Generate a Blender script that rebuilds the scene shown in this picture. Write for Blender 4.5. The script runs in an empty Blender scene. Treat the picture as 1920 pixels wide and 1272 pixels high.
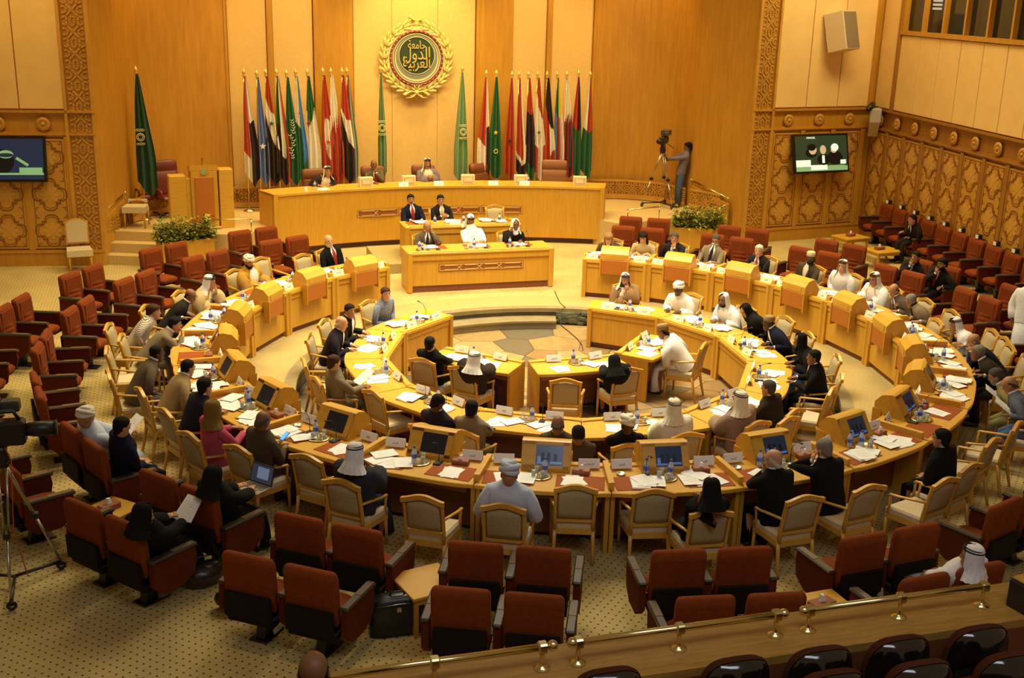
import bpy, bmesh, math, random
from mathutils import Vector, Matrix
R = math.radians; pi = math.pi; sin = math.sin; cos = math.cos
rnd = random.Random(7)
sc = bpy.context.scene
col = sc.collection

# ---------------------------------------------------------------- camera
CAMP = Vector((-6.0698, -17.1403, 6.217)); FPX = 2165.67; PITCH = R(16.956); ROLL = R(1.4889); YAW = R(16.6)
_f0 = Vector((sin(YAW), cos(YAW), 0)); _r0 = Vector((cos(YAW), -sin(YAW), 0))
FW = _f0*cos(PITCH) - Vector((0, 0, 1))*sin(PITCH)
_u0 = _r0.cross(FW)
RT = _r0*cos(ROLL) + _u0*sin(ROLL); UP = -_r0*sin(ROLL) + _u0*cos(ROLL)
cam = bpy.data.cameras.new('camera'); camo = bpy.data.objects.new('camera', cam); col.objects.link(camo)
camo.matrix_world = Matrix(((RT.x, UP.x, -FW.x, CAMP.x), (RT.y, UP.y, -FW.y, CAMP.y), (RT.z, UP.z, -FW.z, CAMP.z), (0, 0, 0, 1)))
cam.sensor_width = 36; cam.lens = FPX/1920*36; cam.clip_start = .1; cam.clip_end = 200
sc.camera = camo
def ray(px, py): return (FW + RT*((px-960)/FPX) - UP*((py-636)/FPX))
def G(px, py, z):            # point of the photographed place at height z (survey measurement)
    d = ray(px, py); t = (z-CAMP.z)/d.z; return CAMP + d*t
def GY(px, py, y):           # point on the plane y = const
    d = ray(px, py); t = (y-CAMP.y)/d.y; return CAMP + d*t

# ---------------------------------------------------------------- world, lights, exposure
sc.view_settings.view_transform = 'Standard'; sc.view_settings.look = 'None'
sc.view_settings.gamma = 1; sc.view_settings.exposure = 0.10; sc.view_settings.use_curve_mapping = False
w = bpy.data.worlds.new('world'); sc.world = w; w.use_nodes = True
w.node_tree.nodes['Background'].inputs[0].default_value = (1.0, .62, .27, 1)
w.node_tree.nodes['Background'].inputs[1].default_value = .18
def area(name, loc, target, sx, sy, power, colr, spread=pi):
    l = bpy.data.lights.new(name, 'AREA'); l.shape = 'RECTANGLE'; l.size = sx; l.size_y = sy; l.energy = power; l.color = colr; l.spread = spread
    o = bpy.data.objects.new(name, l); col.objects.link(o); o.location = loc
    o.rotation_euler = (Vector(target)-Vector(loc)).to_track_quat('-Z', 'Y').to_euler(); return o
def spot(name, loc, target, power, colr, ang, blend=.6, rad=.15):
    l = bpy.data.lights.new(name, 'SPOT'); l.energy = power; l.color = colr; l.spot_size = R(ang); l.spot_blend = blend; l.shadow_soft_size = rad
    o = bpy.data.objects.new(name, l); col.objects.link(o); o.location = loc
    o.rotation_euler = (Vector(target)-Vector(loc)).to_track_quat('-Z', 'Y').to_euler(); return o
WARM = (1, .80, .38); ORANGE = (1, .66, .20); WHITE = (1, .89, .62); COOL = (.80, .88, 1.0)
area('ceiling_light_centre', (0, 1.5, 9.5), (0, 1.2, 0), 5, 5, 860, WHITE, R(110))
area('ceiling_light_left', (-6.5, 3.5, 9.5), (-5.2, 3.0, 0), 3, 4, 330, WARM, R(110))
area('ceiling_light_right', (7.5, 3.5, 9.5), (6.0, 3.0, 0), 3, 4, 330, WARM, R(110))
area('ceiling_light_stage', (0, 8.5, 9.5), (0, 9.5, 0), 9, 1.6, 560, WARM, R(110))
area('ceiling_light_wall_left', (-9.5, 7.0, 8.8), (-9.5, 10.5, 3), 4, .8, 170, ORANGE)
area('ceiling_light_wall_right', (9.5, 6.0, 8.8), (9.8, 10.0, 3.6), 4, .8, 260, WARM)
for i, x in enumerate((-6.2, -3.3, 0.1, 3.3, 6.2)):
    spot('stage_downlight', (x, 11.5, 8.2), (x*1.02, 12.9, 4.2), (350, 340, 820, 340, 350)[i], ((1, .58, .16), (1, .62, .2), (1, .76, .26), (1, .62, .2), (1, .58, .16))[i], 80, .8, .25)
area('gallery_light', (-3, -14, 9.0), (0, -5, 0), 6, 2.0, 185, COOL)
for (x, y, e) in ((1.2, -7.8, 90), (-4.6, -7.5, 80), (6.2, -5.2, 80), (-7.5, -2.0, 80), (7.6, .5, 70), (-1.8, -8.6, 60)):
    spot('ceiling_downlight', (x, y, 8.5), (x, y, 0), e*3.2, (1, .72, .34), 26, .7, .08)

# ---------------------------------------------------------------- materials
MATS = {}
def mat(name, c, rough=.55, kind=None, c2=None, scale=1.0, metal=0, bump=0, sheen=0, coat=0, emit=0, spec=.5, trans=0, alpha=1):
    if name in MATS: return MATS[name]
    m = bpy.data.materials.new(name); m.use_nodes = True; nt = m.node_tree; b = nt.nodes['Principled BSDF']; L = nt.links
    b.inputs['Base Color'].default_value = (*c, 1); b.inputs['Roughness'].default_value = rough; b.inputs['Metallic'].default_value = metal
    b.inputs['Specular IOR Level'].default_value = spec
    if sheen: b.inputs['Sheen Weight'].default_value = sheen; b.inputs['Sheen Roughness'].default_value = .4; b.inputs['Sheen Tint'].default_value = (*[min(1, x*2.2+.1) for x in c], 1)
    if coat: b.inputs['Coat Weight'].default_value = coat; b.inputs['Coat Roughness'].default_value = .08
    if emit: b.inputs['Emission Color'].default_value = (*c, 1); b.inputs['Emission Strength'].default_value = emit
    if trans: b.inputs['Transmission Weight'].default_value = trans; b.inputs['IOR'].default_value = 1.2
    def node(t): return nt.nodes.new(t)
    if kind:
        tc = node('ShaderNodeTexCoord'); mp = node('ShaderNodeMapping'); L.new(tc.outputs['Object'], mp.inputs['Vector'])
        c2 = c2 or tuple(x*.7 for x in c)
        rmp = node('ShaderNodeValToRGB'); rmp.color_ramp.elements[0].color = (*c2, 1); rmp.color_ramp.elements[1].color = (*c, 1)
        rmp.color_ramp.elements[0].position = .3; rmp.color_ramp.elements[1].position = .7
        if kind in ('wood', 'woodh'):
            s = (9*scale, 9*scale, .9*scale) if kind == 'wood' else (1.0*scale, 9*scale, 9*scale)
            mp.inputs['Scale'].default_value = s
            n = node('ShaderNodeTexNoise'); n.inputs['Scale'].default_value = 2.2; n.inputs['Detail'].default_value = 5; n.inputs['Roughness'].default_value = .6
            L.new(mp.outputs[0], n.inputs['Vector']); L.new(n.outputs['Fac'], rmp.inputs[0]); L.new(rmp.outputs[0], b.inputs['Base Color'])
        elif kind == 'noise':
            mp.inputs['Scale'].default_value = (scale,)*3
            n = node('ShaderNodeTexNoise'); n.inputs['Scale'].default_value = 6; n.inputs['Detail'].default_value = 4
            L.new(mp.outputs[0], n.inputs['Vector']); L.new(n.outputs['Fac'], rmp.inputs[0]); L.new(rmp.outputs[0], b.inputs['Base Color'])
            if bump:
                bp = node('ShaderNodeBump'); bp.inputs['Strength'].default_value = bump; bp.inputs['Distance'].default_value = .01
                L.new(n.outputs['Fac'], bp.inputs['Height']); L.new(bp.outputs[0], b.inputs['Normal'])
        elif kind == 'stripe':     # woven stripes running down the cloth
            mp.inputs['Scale'].default_value = (scale,)*3
            n = node('ShaderNodeTexWave'); n.bands_direction = 'X'; n.inputs['Scale'].default_value = 1; n.inputs['Distortion'].default_value = .3
            rmp.color_ramp.elements[0].position = .45; rmp.color_ramp.elements[1].position = .55
            L.new(mp.outputs[0], n.inputs['Vector']); L.new(n.outputs['Fac'], rmp.inputs[0]); L.new(rmp.outputs[0], b.inputs['Base Color'])
        elif kind == 'stripeh':
            mp.inputs['Scale'].default_value = (scale,)*3
            n = node('ShaderNodeTexWave'); n.bands_direction = 'Z'; n.inputs['Scale'].default_value = 1; n.inputs['Distortion'].default_value = .8
            rmp.color_ramp.elements[0].position = .42; rmp.color_ramp.elements[1].position = .5
            L.new(mp.outputs[0], n.inputs['Vector']); L.new(n.outputs['Fac'], rmp.inputs[0]); L.new(rmp.outputs[0], b.inputs['Base Color'])
        elif kind == 'carpet':     # small dark dots in a staggered grid over a mottled pile
            sx = node('ShaderNodeSeparateXYZ'); L.new(tc.outputs['Object'], sx.inputs[0])
            def M(op, a, bb=None):
                k = node('ShaderNodeMath'); k.operation = op
                for i, v in enumerate((a, bb)):
                    if v is None: continue
                    if isinstance(v, (int, float)): k.inputs[i].default_value = v
                    else: L.new(v, k.inputs[i])
                return k.outputs[0]
            S = .085
            u = M('DIVIDE', M('ADD', sx.outputs[0], sx.outputs[1]), S*1.414); v = M('DIVIDE', M('SUBTRACT', sx.outputs[0], sx.outputs[1]), S*1.414)
            fu = M('SUBTRACT', M('FRACT', M('ADD', u, 500.0)), .5); fv = M('SUBTRACT', M('FRACT', M('ADD', v, 500.0)), .5)
            d = M('SQRT', M('ADD', M('MULTIPLY', fu, fu), M('MULTIPLY', fv, fv)))
            dot = M('LESS_THAN', d, .14)
            n = node('ShaderNodeTexNoise'); n.inputs['Scale'].default_value = 1.3; n.inputs['Detail'].default_value = 8; L.new(tc.outputs['Object'], n.inputs['Vector'])
            L.new(n.outputs['Fac'], rmp.inputs[0])
            mx = node('ShaderNodeMix'); mx.data_type = 'RGBA'; L.new(dot, mx.inputs[0]); L.new(rmp.outputs[0], mx.inputs[6]); mx.inputs[7].default_value = (.055, .035, .02, 1)
            L.new(mx.outputs[2], b.inputs['Base Color'])
    MATS[name] = m; return m
WOOD = mat('oak_wood', (.62, .325, .030), .42, 'wood', (.52, .255, .022))
WOODH = mat('oak_wood_long_grain', (.68, .37, .040), .42, 'woodh', (.58, .30, .028))
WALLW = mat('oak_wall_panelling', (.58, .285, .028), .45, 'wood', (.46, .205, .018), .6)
WALLD = mat('darker_oak_wall_panelling', (.40, .17, .022), .42, 'wood', (.30, .12, .014), .6)  # darker oak tone, used on the right side wall
CARVE = mat('carved_oak', (.62, .31, .045), .45, 'noise', (.50, .25, .04), .6)
CARVED = mat('carved_oak_ground', (.40, .18, .022), .6)
INLAY = mat('dark_inlay', (.24, .085, .014), .55)
BEIGE = mat('beige_wall_fabric', (.80, .52, .175), .85, 'noise', (.75, .475, .155), 3)
BEIGEU = mat('cream_wall_panel', (.86, .58, .22), .8, 'noise', (.80, .53, .195), .4)
CARPET = mat('dotted_carpet', (.57, .42, .16), .95, 'carpet', (.43, .315, .115))
PLAINC = mat('plain_carpet', (.46, .335, .12), .95, 'noise', (.37, .265, .095), 6)
STAGEC = mat('stage_carpet', (.58, .40, .155), .95, 'noise', (.50, .34, .125), 4)
STONE = mat('green_grey_stone', (.13, .11, .06), .5, 'noise', (.07, .06, .035), .7)
STONE2 = mat('stone_rim', (.30, .23, .115), .5, 'noise', (.22, .17, .085), .7)
ROCK = mat('rough_dark_stone', (.16, .15, .085), .8, 'noise', (.04, .045, .025), 1.2, bump=1)
DKWOOD = mat('dark_brown_wood', (.10, .035, .012), .5)
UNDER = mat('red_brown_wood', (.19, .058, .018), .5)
CHWOOD = mat('chair_frame_wood', (.66, .36, .055), .3, 'wood', (.55, .28, .04), 2)
UPH = mat('grey_beige_upholstery', (.45, .35, .18), .85, 'noise', (.39, .30, .15), 6)
UPHS = mat('pale_seat_upholstery', (.64, .52, .32), .85, 'noise', (.57, .45, .27), 6)
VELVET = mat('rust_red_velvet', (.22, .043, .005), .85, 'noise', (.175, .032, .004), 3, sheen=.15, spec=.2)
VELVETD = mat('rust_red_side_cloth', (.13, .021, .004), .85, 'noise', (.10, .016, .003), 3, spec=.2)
BLACKP = mat('black_plastic', (.018, .014, .012), .4)
SEATBK = mat('brown_black_seat_shell', (.011, .006, .004), .75, spec=.2)
ARMTOP = mat('dark_wood_armrest', (.045, .026, .015), .35)
GLOSSBK = mat('glossy_black_shell', (.006, .006, .008), .12, spec=.7, coat=.6)
BRASS = mat('polished_brass', (.78, .66, .32), .22, metal=1)
GOLD = mat('gold_paint', (.85, .60, .18), .35, metal=.5)
LEATH = mat('brown_leather', (.20, .062, .018), .42)
LEATHR = mat('dark_red_leather', (.16, .03, .018), .4)
PAD = mat('red_brown_leather_pad', (.32, .072, .009), .7, spec=.2)
APRON = mat('rust_apron_panel', (.46, .14, .014), .5)
PAPER = mat('white_paper', (.88, .87, .84), .7)
CREAM = mat('cream_card', (.86, .78, .58), .7)
INK = mat('black_ink', (.03, .03, .05), .6)
WHITEC = mat('white_cloth', (.84, .83, .80), .85)
BLACKC = mat('black_cloth', (.012, .011, .012), .85)
SCREEN = mat('dark_screen', (.014, .018, .03), .15)
CAPB = mat('blue_bottle_cap', (.03, .06, .45), .4)
LABB = mat('blue_bottle_label', (.05, .12, .62), .5)
PET = mat('clear_water_bottle', (.86, .90, .92), .12, trans=.55, spec=.6)
GLASS = mat('drinking_glass', (.85, .85, .80), .08, trans=.6, spec=.7)
METAL = mat('steel', (.55, .55, .52), .3, metal=1)

# ---------------------------------------------------------------- mesh helper
class MB:
    def __init__(s): s.v = []; s.f = []; s.m = []; s.sm = []; s.M = None
    def add(s, vs, fs, mi=0, smooth=False):
        o = len(s.v)
        s.v += [(s.M @ Vector(p))[:] for p in vs] if s.M else [tuple(p) for p in vs]
        for f in fs: s.f.append([i+o for i in f]); s.m.append(mi); s.sm.append(smooth)
        return s
    def box(s, x0, y0, z0, x1, y1, z1, mi=0, c=0):
        if c <= 0:
            s.add([(x0, y0, z0), (x1, y0, z0), (x1, y1, z0), (x0, y1, z0), (x0, y0, z1), (x1, y0, z1), (x1, y1, z1), (x0, y1, z1)],
                  [(0, 3, 2, 1), (4, 5, 6, 7), (0, 1, 5, 4), (1, 2, 6, 5), (2, 3, 7, 6), (3, 0, 4, 7)], mi); return s
        c = min(c, (x1-x0)*.45, (y1-y0)*.45, (z1-z0)*.45)
        P = [(x0+c, y0), (x1-c, y0), (x1, y0+c), (x1, y1-c), (x1-c, y1), (x0+c, y1), (x0, y1-c), (x0, y0+c)]
        Q = [(x0+c, y0+c), (x1-c, y0+c), (x1-c, y0+c), (x1-c, y1-c), (x1-c, y1-c), (x0+c, y1-c), (x0+c, y1-c), (x0+c, y0+c)]
        vs = [(*q, z0) for q in Q]+[(*p, z0+c) for p in P]+[(*p, z1-c) for p in P]+[(*q, z1) for q in Q]
        fs = []
        for k in range(3):
            for i in range(8):
                j = (i+1) % 8; fs.append((k*8+i, k*8+j, (k+1)*8+j, (k+1)*8+i))
        fs.append(tuple(range(7, -1, -1))); fs.append(tuple(24+i for i in range(8)))
        return s.add(vs, fs, mi)
    def prism(s, poly, z0, z1, mi=0, top=None):        # polygon in xy, extruded in z
        n = len(poly); vs = [(*p, z0) for p in poly]+[(*p, z1) for p in (top or poly)]
        fs = [tuple(range(n-1, -1, -1)), tuple(range(n, 2*n))]+[(i, (i+1) % n, n+(i+1) % n, n+i) for i in range(n)]
        return s.add(vs, fs, mi)
    def prismx(s, poly, x0, x1, mi=0):      # polygon in (y,z) extruded in x
        n = len(poly); vs = [(x0, *p) for p in poly]+[(x1, *p) for p in poly]
        fs = [tuple(range(n-1, -1, -1)), tuple(range(n, 2*n))]+[(i, (i+1) % n, n+(i+1) % n, n+i) for i in range(n)]
        return s.add(vs, fs, mi)
    def prismy(s, poly, y0, y1, mi=0):      # polygon in (x,z) extruded in y
        n = len(poly); vs = [(p[0], y0, p[1]) for p in poly]+[(p[0], y1, p[1]) for p in poly]
        fs = [tuple(range(n)), tuple(range(2*n-1, n-1, -1))]+[(i, n+i, n+(i+1) % n, (i+1) % n) for i in range(n)]
        return s.add(vs, fs, mi)
    def loft(s, rings, mi=0, smooth=True, caps=True, closed=True):
        n = len(rings[0]); vs = [p for r in rings for p in r]; fs = []
        for k in range(len(rings)-1):
            for i in range(n if closed else n-1):
                j = (i+1) % n; fs.append((k*n+i, k*n+j, (k+1)*n+j, (k+1)*n+i))
        if caps and closed: fs.append(tuple(range(n-1, -1, -1))); fs.append(tuple((len(rings)-1)*n+i for i in range(n)))
        return s.add(vs, fs, mi, smooth)
    def tube(s, pts, rad, n=8, mi=0, smooth=True, ell=1.0, upv=None):
        pts = [Vector(p) for p in pts]
        if isinstance(rad, (int, float)): rad = [rad]*len(pts)
        rings = []; up = Vector(upv) if upv else None
        for i, p in enumerate(pts):
            t = (pts[min(i+1, len(pts)-1)]-pts[max(i-1, 0)])
            if t.length < 1e-9: t = Vector((0, 0, 1))
            t.normalize()
            if up is None:
                up = Vector((0, 0, 1)) if abs(t.z) < .9 else Vector((0, 1, 0))
            a = t.cross(up)
            if a.length < 1e-4: a = t.cross(Vector((1, 0, 0)))
            a.normalize(); b = a.cross(t).normalized()
            if upv is None: up = b
            r = rad[i]; ra, rb = (r if isinstance(r, tuple) else (r, r*ell))
            rings.append([p+a*(cos(2*pi*k/n)*ra)+b*(sin(2*pi*k/n)*rb) for k in range(n)])
        return s.loft(rings, mi, smooth)
    def lathe(s, prof, n=16, mi=0, smooth=True, c=(0, 0, 0), sx=1, sy=1):
        rings = [[(c[0]+r*cos(2*pi*k/n)*sx, c[1]+r*sin(2*pi*k/n)*sy, c[2]+z) for k in range(n)] for r, z in prof]
        return s.loft(rings, mi, smooth)
    def ellip(s, c, r, n=12, m=8, mi=0, M=None):
        rings = []
        for j in range(m+1):
            a = -pi/2+pi*j/m; rr = max(cos(a), .02)
            ring = [Vector((r[0]*rr*cos(2*pi*k/n), r[1]*rr*sin(2*pi*k/n), r[2]*sin(a))) for k in range(n)]
            if M: ring = [M @ q for q in ring]
            rings.append([Vector(c)+q for q in ring])
        return s.loft(rings, mi, True)
    def torus(s, c, R1, r, n=20, m=6, mi=0, M=None, sy=1.0):
        vs = []; fs = []
        for i in range(n):
            a = 2*pi*i/n
            for j in range(m):
                b = 2*pi*j/m; q = Vector(((R1+r*cos(b))*cos(a), (R1*sy+r*cos(b))*sin(a), r*sin(b)))
                if M: q = M @ q
                vs.append(Vector(c)+q); fs.append((i*m+j, ((i+1) % n)*m+j, ((i+1) % n)*m+(j+1) % m, i*m+(j+1) % m))
        return s.add(vs, fs, mi, True)
    def mesh(s, name, mats):
        me = bpy.data.meshes.new(name); me.from_pydata([tuple(v) for v in s.v], [], s.f)
        for m in (mats if isinstance(mats, (list, tuple)) else [mats]): me.materials.append(m)
        me.polygons.foreach_set('material_index', s.m); me.polygons.foreach_set('use_smooth', s.sm); me.update(); return me
    def build(s, name, mats, parent=None):
        return put(s.mesh(name, mats), name, parent)
def put(me, name, parent=None):
    o = bpy.data.objects.new(name, me); col.objects.link(o)
    if parent: o.parent = parent
    return o
_lab = set()
def tag(o, label, cat, group=None, kind=None):
    o['label'] = label; o['category'] = cat; _lab.add(label)
    if group: o['group'] = group
    if kind: o['kind'] = kind
    return o
def thing(name, label, cat, loc=(0, 0, 0), rz=0, group=None):
    o = bpy.data.objects.new(name, None); col.objects.link(o); o.empty_display_size = .1
    o.location = loc; o.rotation_euler = (0, 0, rz); return tag(o, label, cat, group)
def struct(name, mb, m, parent=None):
    o = mb.build(name, m, parent)
    if parent is None: o['kind'] = 'structure'
    return o
def dup(root, loc, rz, label=None, group=None, skip=(), cat=None):
    def cp(o, par):
        c = o.copy(); col.objects.link(c)
        if par is not None: c.parent = par
        for ch in KIDS.get(o.name, ()):
            if ch.name.split('.')[0] in skip: continue
            cp(ch, c)
        return c
    if root.name not in KIDS: index(root)
    r = cp(root, None); r.location = loc; r.rotation_euler = (root.rotation_euler[0], root.rotation_euler[1], rz)
    if label: r['label'] = label; _lab.add(label)
    if group: r['group'] = group
    return r
KIDS = {}
def index(root):
    al = [o for o in col.objects if o.parent is not None]
    d = {}
    for o in al: d.setdefault(o.parent.name, []).append(o)
    def w_(o):
        KIDS[o.name] = d.get(o.name, [])
        for c in KIDS[o.name]: w_(c)
    w_(root)
def wipe(root):
    def w_(o):
        for c in list(KIDS.get(o.name, ())): w_(c)
        bpy.data.objects.remove(o)
    index(root); w_(root)
def polar(r, deg, z=0): return Vector((r*sin(R(deg)), r*cos(R(deg)), z))
def face_to(p, q=(0, 0)): return math.atan2(q[1]-p[1], q[0]-p[0])-pi/2     # rz so that local +Y looks at q
# ---------------------------------------------------------------- floor and pit
PITR = 4.45; PZ = -.32; SZ = .65
def ringpts(r, z, n=96): return [(r*sin(2*pi*k/n), r*cos(2*pi*k/n), z) for k in range(n)]
def annulus(mb, r0, r1, z0, z1=None, mi=0, n=96, a0=None, a1=None):
    if z1 is None: z1 = z0
    if a0 is None:
        A = ringpts(r0, z0, n); B = ringpts(r1, z1, n); mb.loft([A, B], mi, False, caps=False)
    else:
        A = [(r0*sin(a0+(a1-a0)*k/n), r0*cos(a0+(a1-a0)*k/n), z0) for k in range(n+1)]
        B = [(r1*sin(a0+(a1-a0)*k/n), r1*cos(a0+(a1-a0)*k/n), z1) for k in range(n+1)]
        mb.loft([A, B], mi, False, caps=False, closed=False)
m = MB(); annulus(m, 6.9, 24, 0, mi=0); annulus(m, 4.62, 6.9, 0, mi=0)
floor = struct('floor', m, [CARPET, PLAINC]); floor['label'] = 'dotted beige carpet around the sunken round pit'
m = MB(); annulus(m, 4.62, 5.42, .004); struct('floor_inner_carpet', m, [PLAINC])
m = MB()   # stone rim: slab ring with its edges
prof = [(PITR, -.075), (PITR-.03, -.07), (PITR-.03, .006), (4.62, .006), (4.62, -.03)]
m.loft([ringpts(r, z) for r, z in prof], 0, False, caps=False)
struct('pit_rim', m, [STONE2])
m = MB(); annulus(m, PITR, PITR, PZ-.02, -.07, 0, 80, R(20), R(330)); annulus(m, PITR, PITR, PZ-.02, -.07, 1, 14, R(-30), R(20))
struct('pit_wall', m, [STONE, STONE])
m = MB()
for k in range(60):       # rough rock facing beside the steps
    a = R(16.6+rnd.random()*11); z = PZ+rnd.random()*.2; s = .04+rnd.random()*.05
    m.M = Matrix.Translation(polar(PITR-.02, math.degrees(a), z))@Matrix.Rotation(-a, 4, 'Z'); m.box(-s, -.03-rnd.random()*.03, 0, s, .02, s, 0, .012)
m.M = None
o = m.build('rock_facing', [ROCK]); o['kind'] = 'structure'
m = MB()
A0, A1 = R(-34), R(16)
def arcs(r, z, a0=A0, a1=A1, n=26): return [(r*sin(a0+(a1-a0)*k/n), r*cos(a0+(a1-a0)*k/n), z) for k in range(n+1)]
m.loft([arcs(4.06, PZ), arcs(4.06, PZ+.13), arcs(4.03, PZ+.13), arcs(4.03, PZ+.165), arcs(PITR, PZ+.165)], 0, False, caps=False, closed=False)
e = [arcs(r, z)[-1] for r, z in ((4.06, PZ), (4.06, PZ+.165), (PITR, PZ+.165), (PITR, PZ))]; m.add(e, [(0, 1, 2, 3)], 0)
struct('pit_step', m, [STONE2])
m = MB(); m.loft([ringpts(PITR, PZ-.02), ringpts(.001, PZ-.02)], 0, False, caps=False)
pit = struct('floor_pit', m, [STONE]); pit['label'] = 'dark stone bed of the sunken marble floor'
T1 = mat('marble_cream', (.40, .28, .13), .3, 'noise', (.32, .22, .10), 1.2); T2 = mat('marble_tan', (.28, .18, .075), .3, 'noise', (.37, .25, .10), 1.2)
T3 = mat('marble_grey', (.13, .11, .075), .3, 'noise', (.15, .125, .08), 1.2); T4 = mat('marble_brown', (.30, .19, .08), .3, 'noise', (.25, .15, .06), 1.2)
def tile(poly, mt):       # poly in (radius, degrees)
    P = [polar(r, d) for r, d in poly]; c = sum(P, Vector())/len(P)
    P = [c+(p-c)*(1-.008/max((p-c).length, .01)) for p in P]
    mb = MB(); mb.prism([(p.x, p.y) for p in P], PZ-.018, PZ-.006, 0, [(p.x*.999+c.x*.001, p.y*.999+c.y*.001) for p in P]); mb.build('marble_tile', [mt], pit)
tile([(.5, d) for d in range(359, 0, -30)], T1)
for k in range(12):
    d = k*30
    tile([(.5, d), (.5, d+30), (1.15, d+15)], T3 if k % 2 else T4)
    tile([(.5, d+30), (1.15, d+45), (1.5, d+30), (1.15, d+15)], T1)
    tile([(1.15, d+15), (1.5, d+30), (1.9, d+22), (2.0, d+15), (1.9, d+8), (1.5, d)], T2)
    tile([(1.5, d+30), (1.9, d+38), (2.35, d+30), (1.9, d+22)], T3)
    tile([(2.0, d+15), (1.9, d+22), (2.35, d+30), (2.7, d+24), (2.6, d+15)], T1); tile([(2.0, d+15), (2.6, d+15), (2.7, d+6), (2.35, d), (1.9, d+8)], T4)
    tile([(2.6, d+15), (2.7, d+24), (3.35, d+24), (3.6, d+15), (3.35, d+6), (2.7, d+6)], T1 if k % 2 else T2)
    tile([(2.35, d+30), (2.7, d+36), (3.35, d+36), (3.5, d+30), (3.35, d+24), (2.7, d+24)], T3 if k % 2 else T4)
    tile([(3.6, d+15), (3.35, d+24), (3.5, d+30), (4.42, d+30), (4.42, d+15)], T2); tile([(3.6, d+15), (4.42, d+15), (4.42, d), (3.5, d), (3.35, d+6)], T1 if k % 3 else T3)

# ---------------------------------------------------------------- carving helpers (local x along, z up, face towards -y)
def bar(mb, p, q, wd, y0, y1, mi=0):
    p = Vector((p[0], 0, p[1])); q = Vector((q[0], 0, q[1])); d = q-p
    if d.length < 1e-6: return
    t = d.normalized(); n = Vector((-t.z, 0, t.x))*wd/2; p = p-t*wd*.3; q = q+t*wd*.3
    v = [p-n, q-n, q+n, p+n]
    mb.add([(a.x, y0, a.z) for a in v]+[(a.x, y1, a.z) for a in v], [(0, 1, 2, 3), (4, 7, 6, 5), (0, 4, 5, 1), (1, 5, 6, 2), (2, 6, 7, 3), (3, 7, 4, 0)], mi)
def polyl(mb, pts, wd, y0, y1, mi=0, close=False):
    for a, b in zip(pts, pts[1:]+([pts[0]] if close else [])): bar(mb, a, b, wd, y0, y1, mi)
LACE = [[(-.28, 0), (-.28, .22), (.28, .78), (.28, 1)], [(.28, 0), (.28, .22), (-.28, .78), (-.28, 1)],
        [(-.47, .14), (-.28, .22)], [(.47, .14), (.28, .22)], [(-.47, .86), (-.28, .78)], [(.47, .86), (.28, .78)],
        [(-.47, .36), (-.33, .36), (-.23, .5), (-.33, .64), (-.47, .64)], [(.47, .36), (.33, .36), (.23, .5), (.33, .64), (.47, .64)],
        [(-.10, 0), (-.10, .12), (0, .24), (.10, .12), (.10, 0)], [(-.10, 1), (-.10, .88), (0, .76), (.10, .88), (.10, 1)]]
def lace(mb, x0, x1, z0, z1, wd, vertical=True, y0=-.03, y1=0, mi=0):
    if vertical:
        W = x1-x0; n = max(1, round((z1-z0)/(W*1.05))); P = (z1-z0)/n
        for k in range(n):
            for pl in LACE: polyl(mb, [((x0+x1)/2+u*W, z0+(k+v)*P) for u, v in pl], wd, y0, y1, mi)
    else:
        W = z1-z0; n = max(1, round((x1-x0)/(W*1.05))); P = (x1-x0)/n
        for k in range(n):
            for pl in LACE: polyl(mb, [(x0+(k+v)*P, (z0+z1)/2+u*W) for u, v in pl], wd, y0, y1, mi)
def lobed(s):
    q = [(0, .43), (.09, .42), (.15, .37), (.17, .31), (.17, .25), (.25, .25), (.25, .17), (.31, .17), (.37, .15), (.42, .09), (.43, 0)]
    pts = q+[(x, -z) for x, z in q[::-1][1:]]; pts = pts+[(-x, z) for x, z in pts[::-1][1:-1]]
    return [(x*s, z*s) for x, z in pts]
def carved_panel_mesh(Wd=.78, Ht=2.42, n=3):
    mb = MB(); mb.box(-Wd/2, -.02, 0, Wd/2, .02, Ht, 0)
    H = Ht/n
    polyl(mb, [(-Wd/2+.05, .05), (Wd/2-.05, .05), (Wd/2-.05, Ht-.05), (-Wd/2+.05, Ht-.05)], .016, -.026, -.018, 1, True)
    for k in range(n):
        cz = (k+.5)*H
        L = lobed(.84); polyl(mb, [(x, z*.98+cz) for x, z in L], .022, -.028, -.018, 1, True)
        L = lobed(.70); polyl(mb, [(x, z+cz) for x, z in L], .012, -.026, -.018, 1, True)
        for sx in (-1, 1):
            for sz in (-1, 1):
                polyl(mb, [(sx*.31, cz+sz*.36), (sx*.31, cz+sz*.29), (sx*.25, cz+sz*.29)], .014, -.026, -.018, 1)
        for a in range(8):        # relief rosette
            A = a*pi/4; r = .17; p = (r*cos(A), r*sin(A))
            bar(mb, (p[0]*.2, cz+p[1]*.2), (p[0], cz+p[1]), .085, -.027-.003*(a % 2), -.02, 2)
        mb.prismy([(.06*cos(t*pi/4), cz+.06*sin(t*pi/4)) for t in range(8)], -.034, -.02, 2)
    return mb.mesh('carved_panel', [CARVE, INLAY, mat('pale_carving', (.62, .33, .06), .5)])
PANEL = carved_panel_mesh()
def rosette_mesh():
    mb = MB(); mb.lathe([(.001, 0), (.15, 0), (.15, .02), (.12, .035), (.001, .035)], 20)
    mb.ellip((0, 0, .04), (.045, .045, .03), 10, 4)
    for k in range(14):
        a = 2*pi*k/14; mb.ellip((.095*cos(a), .095*sin(a), .035), (.03, .018, .018), 6, 4, 0, Matrix.Rotation(a, 3, 'Z'))
    me = mb.mesh('rosette', [CARVE]); return me
ROS = rosette_mesh()
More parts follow.
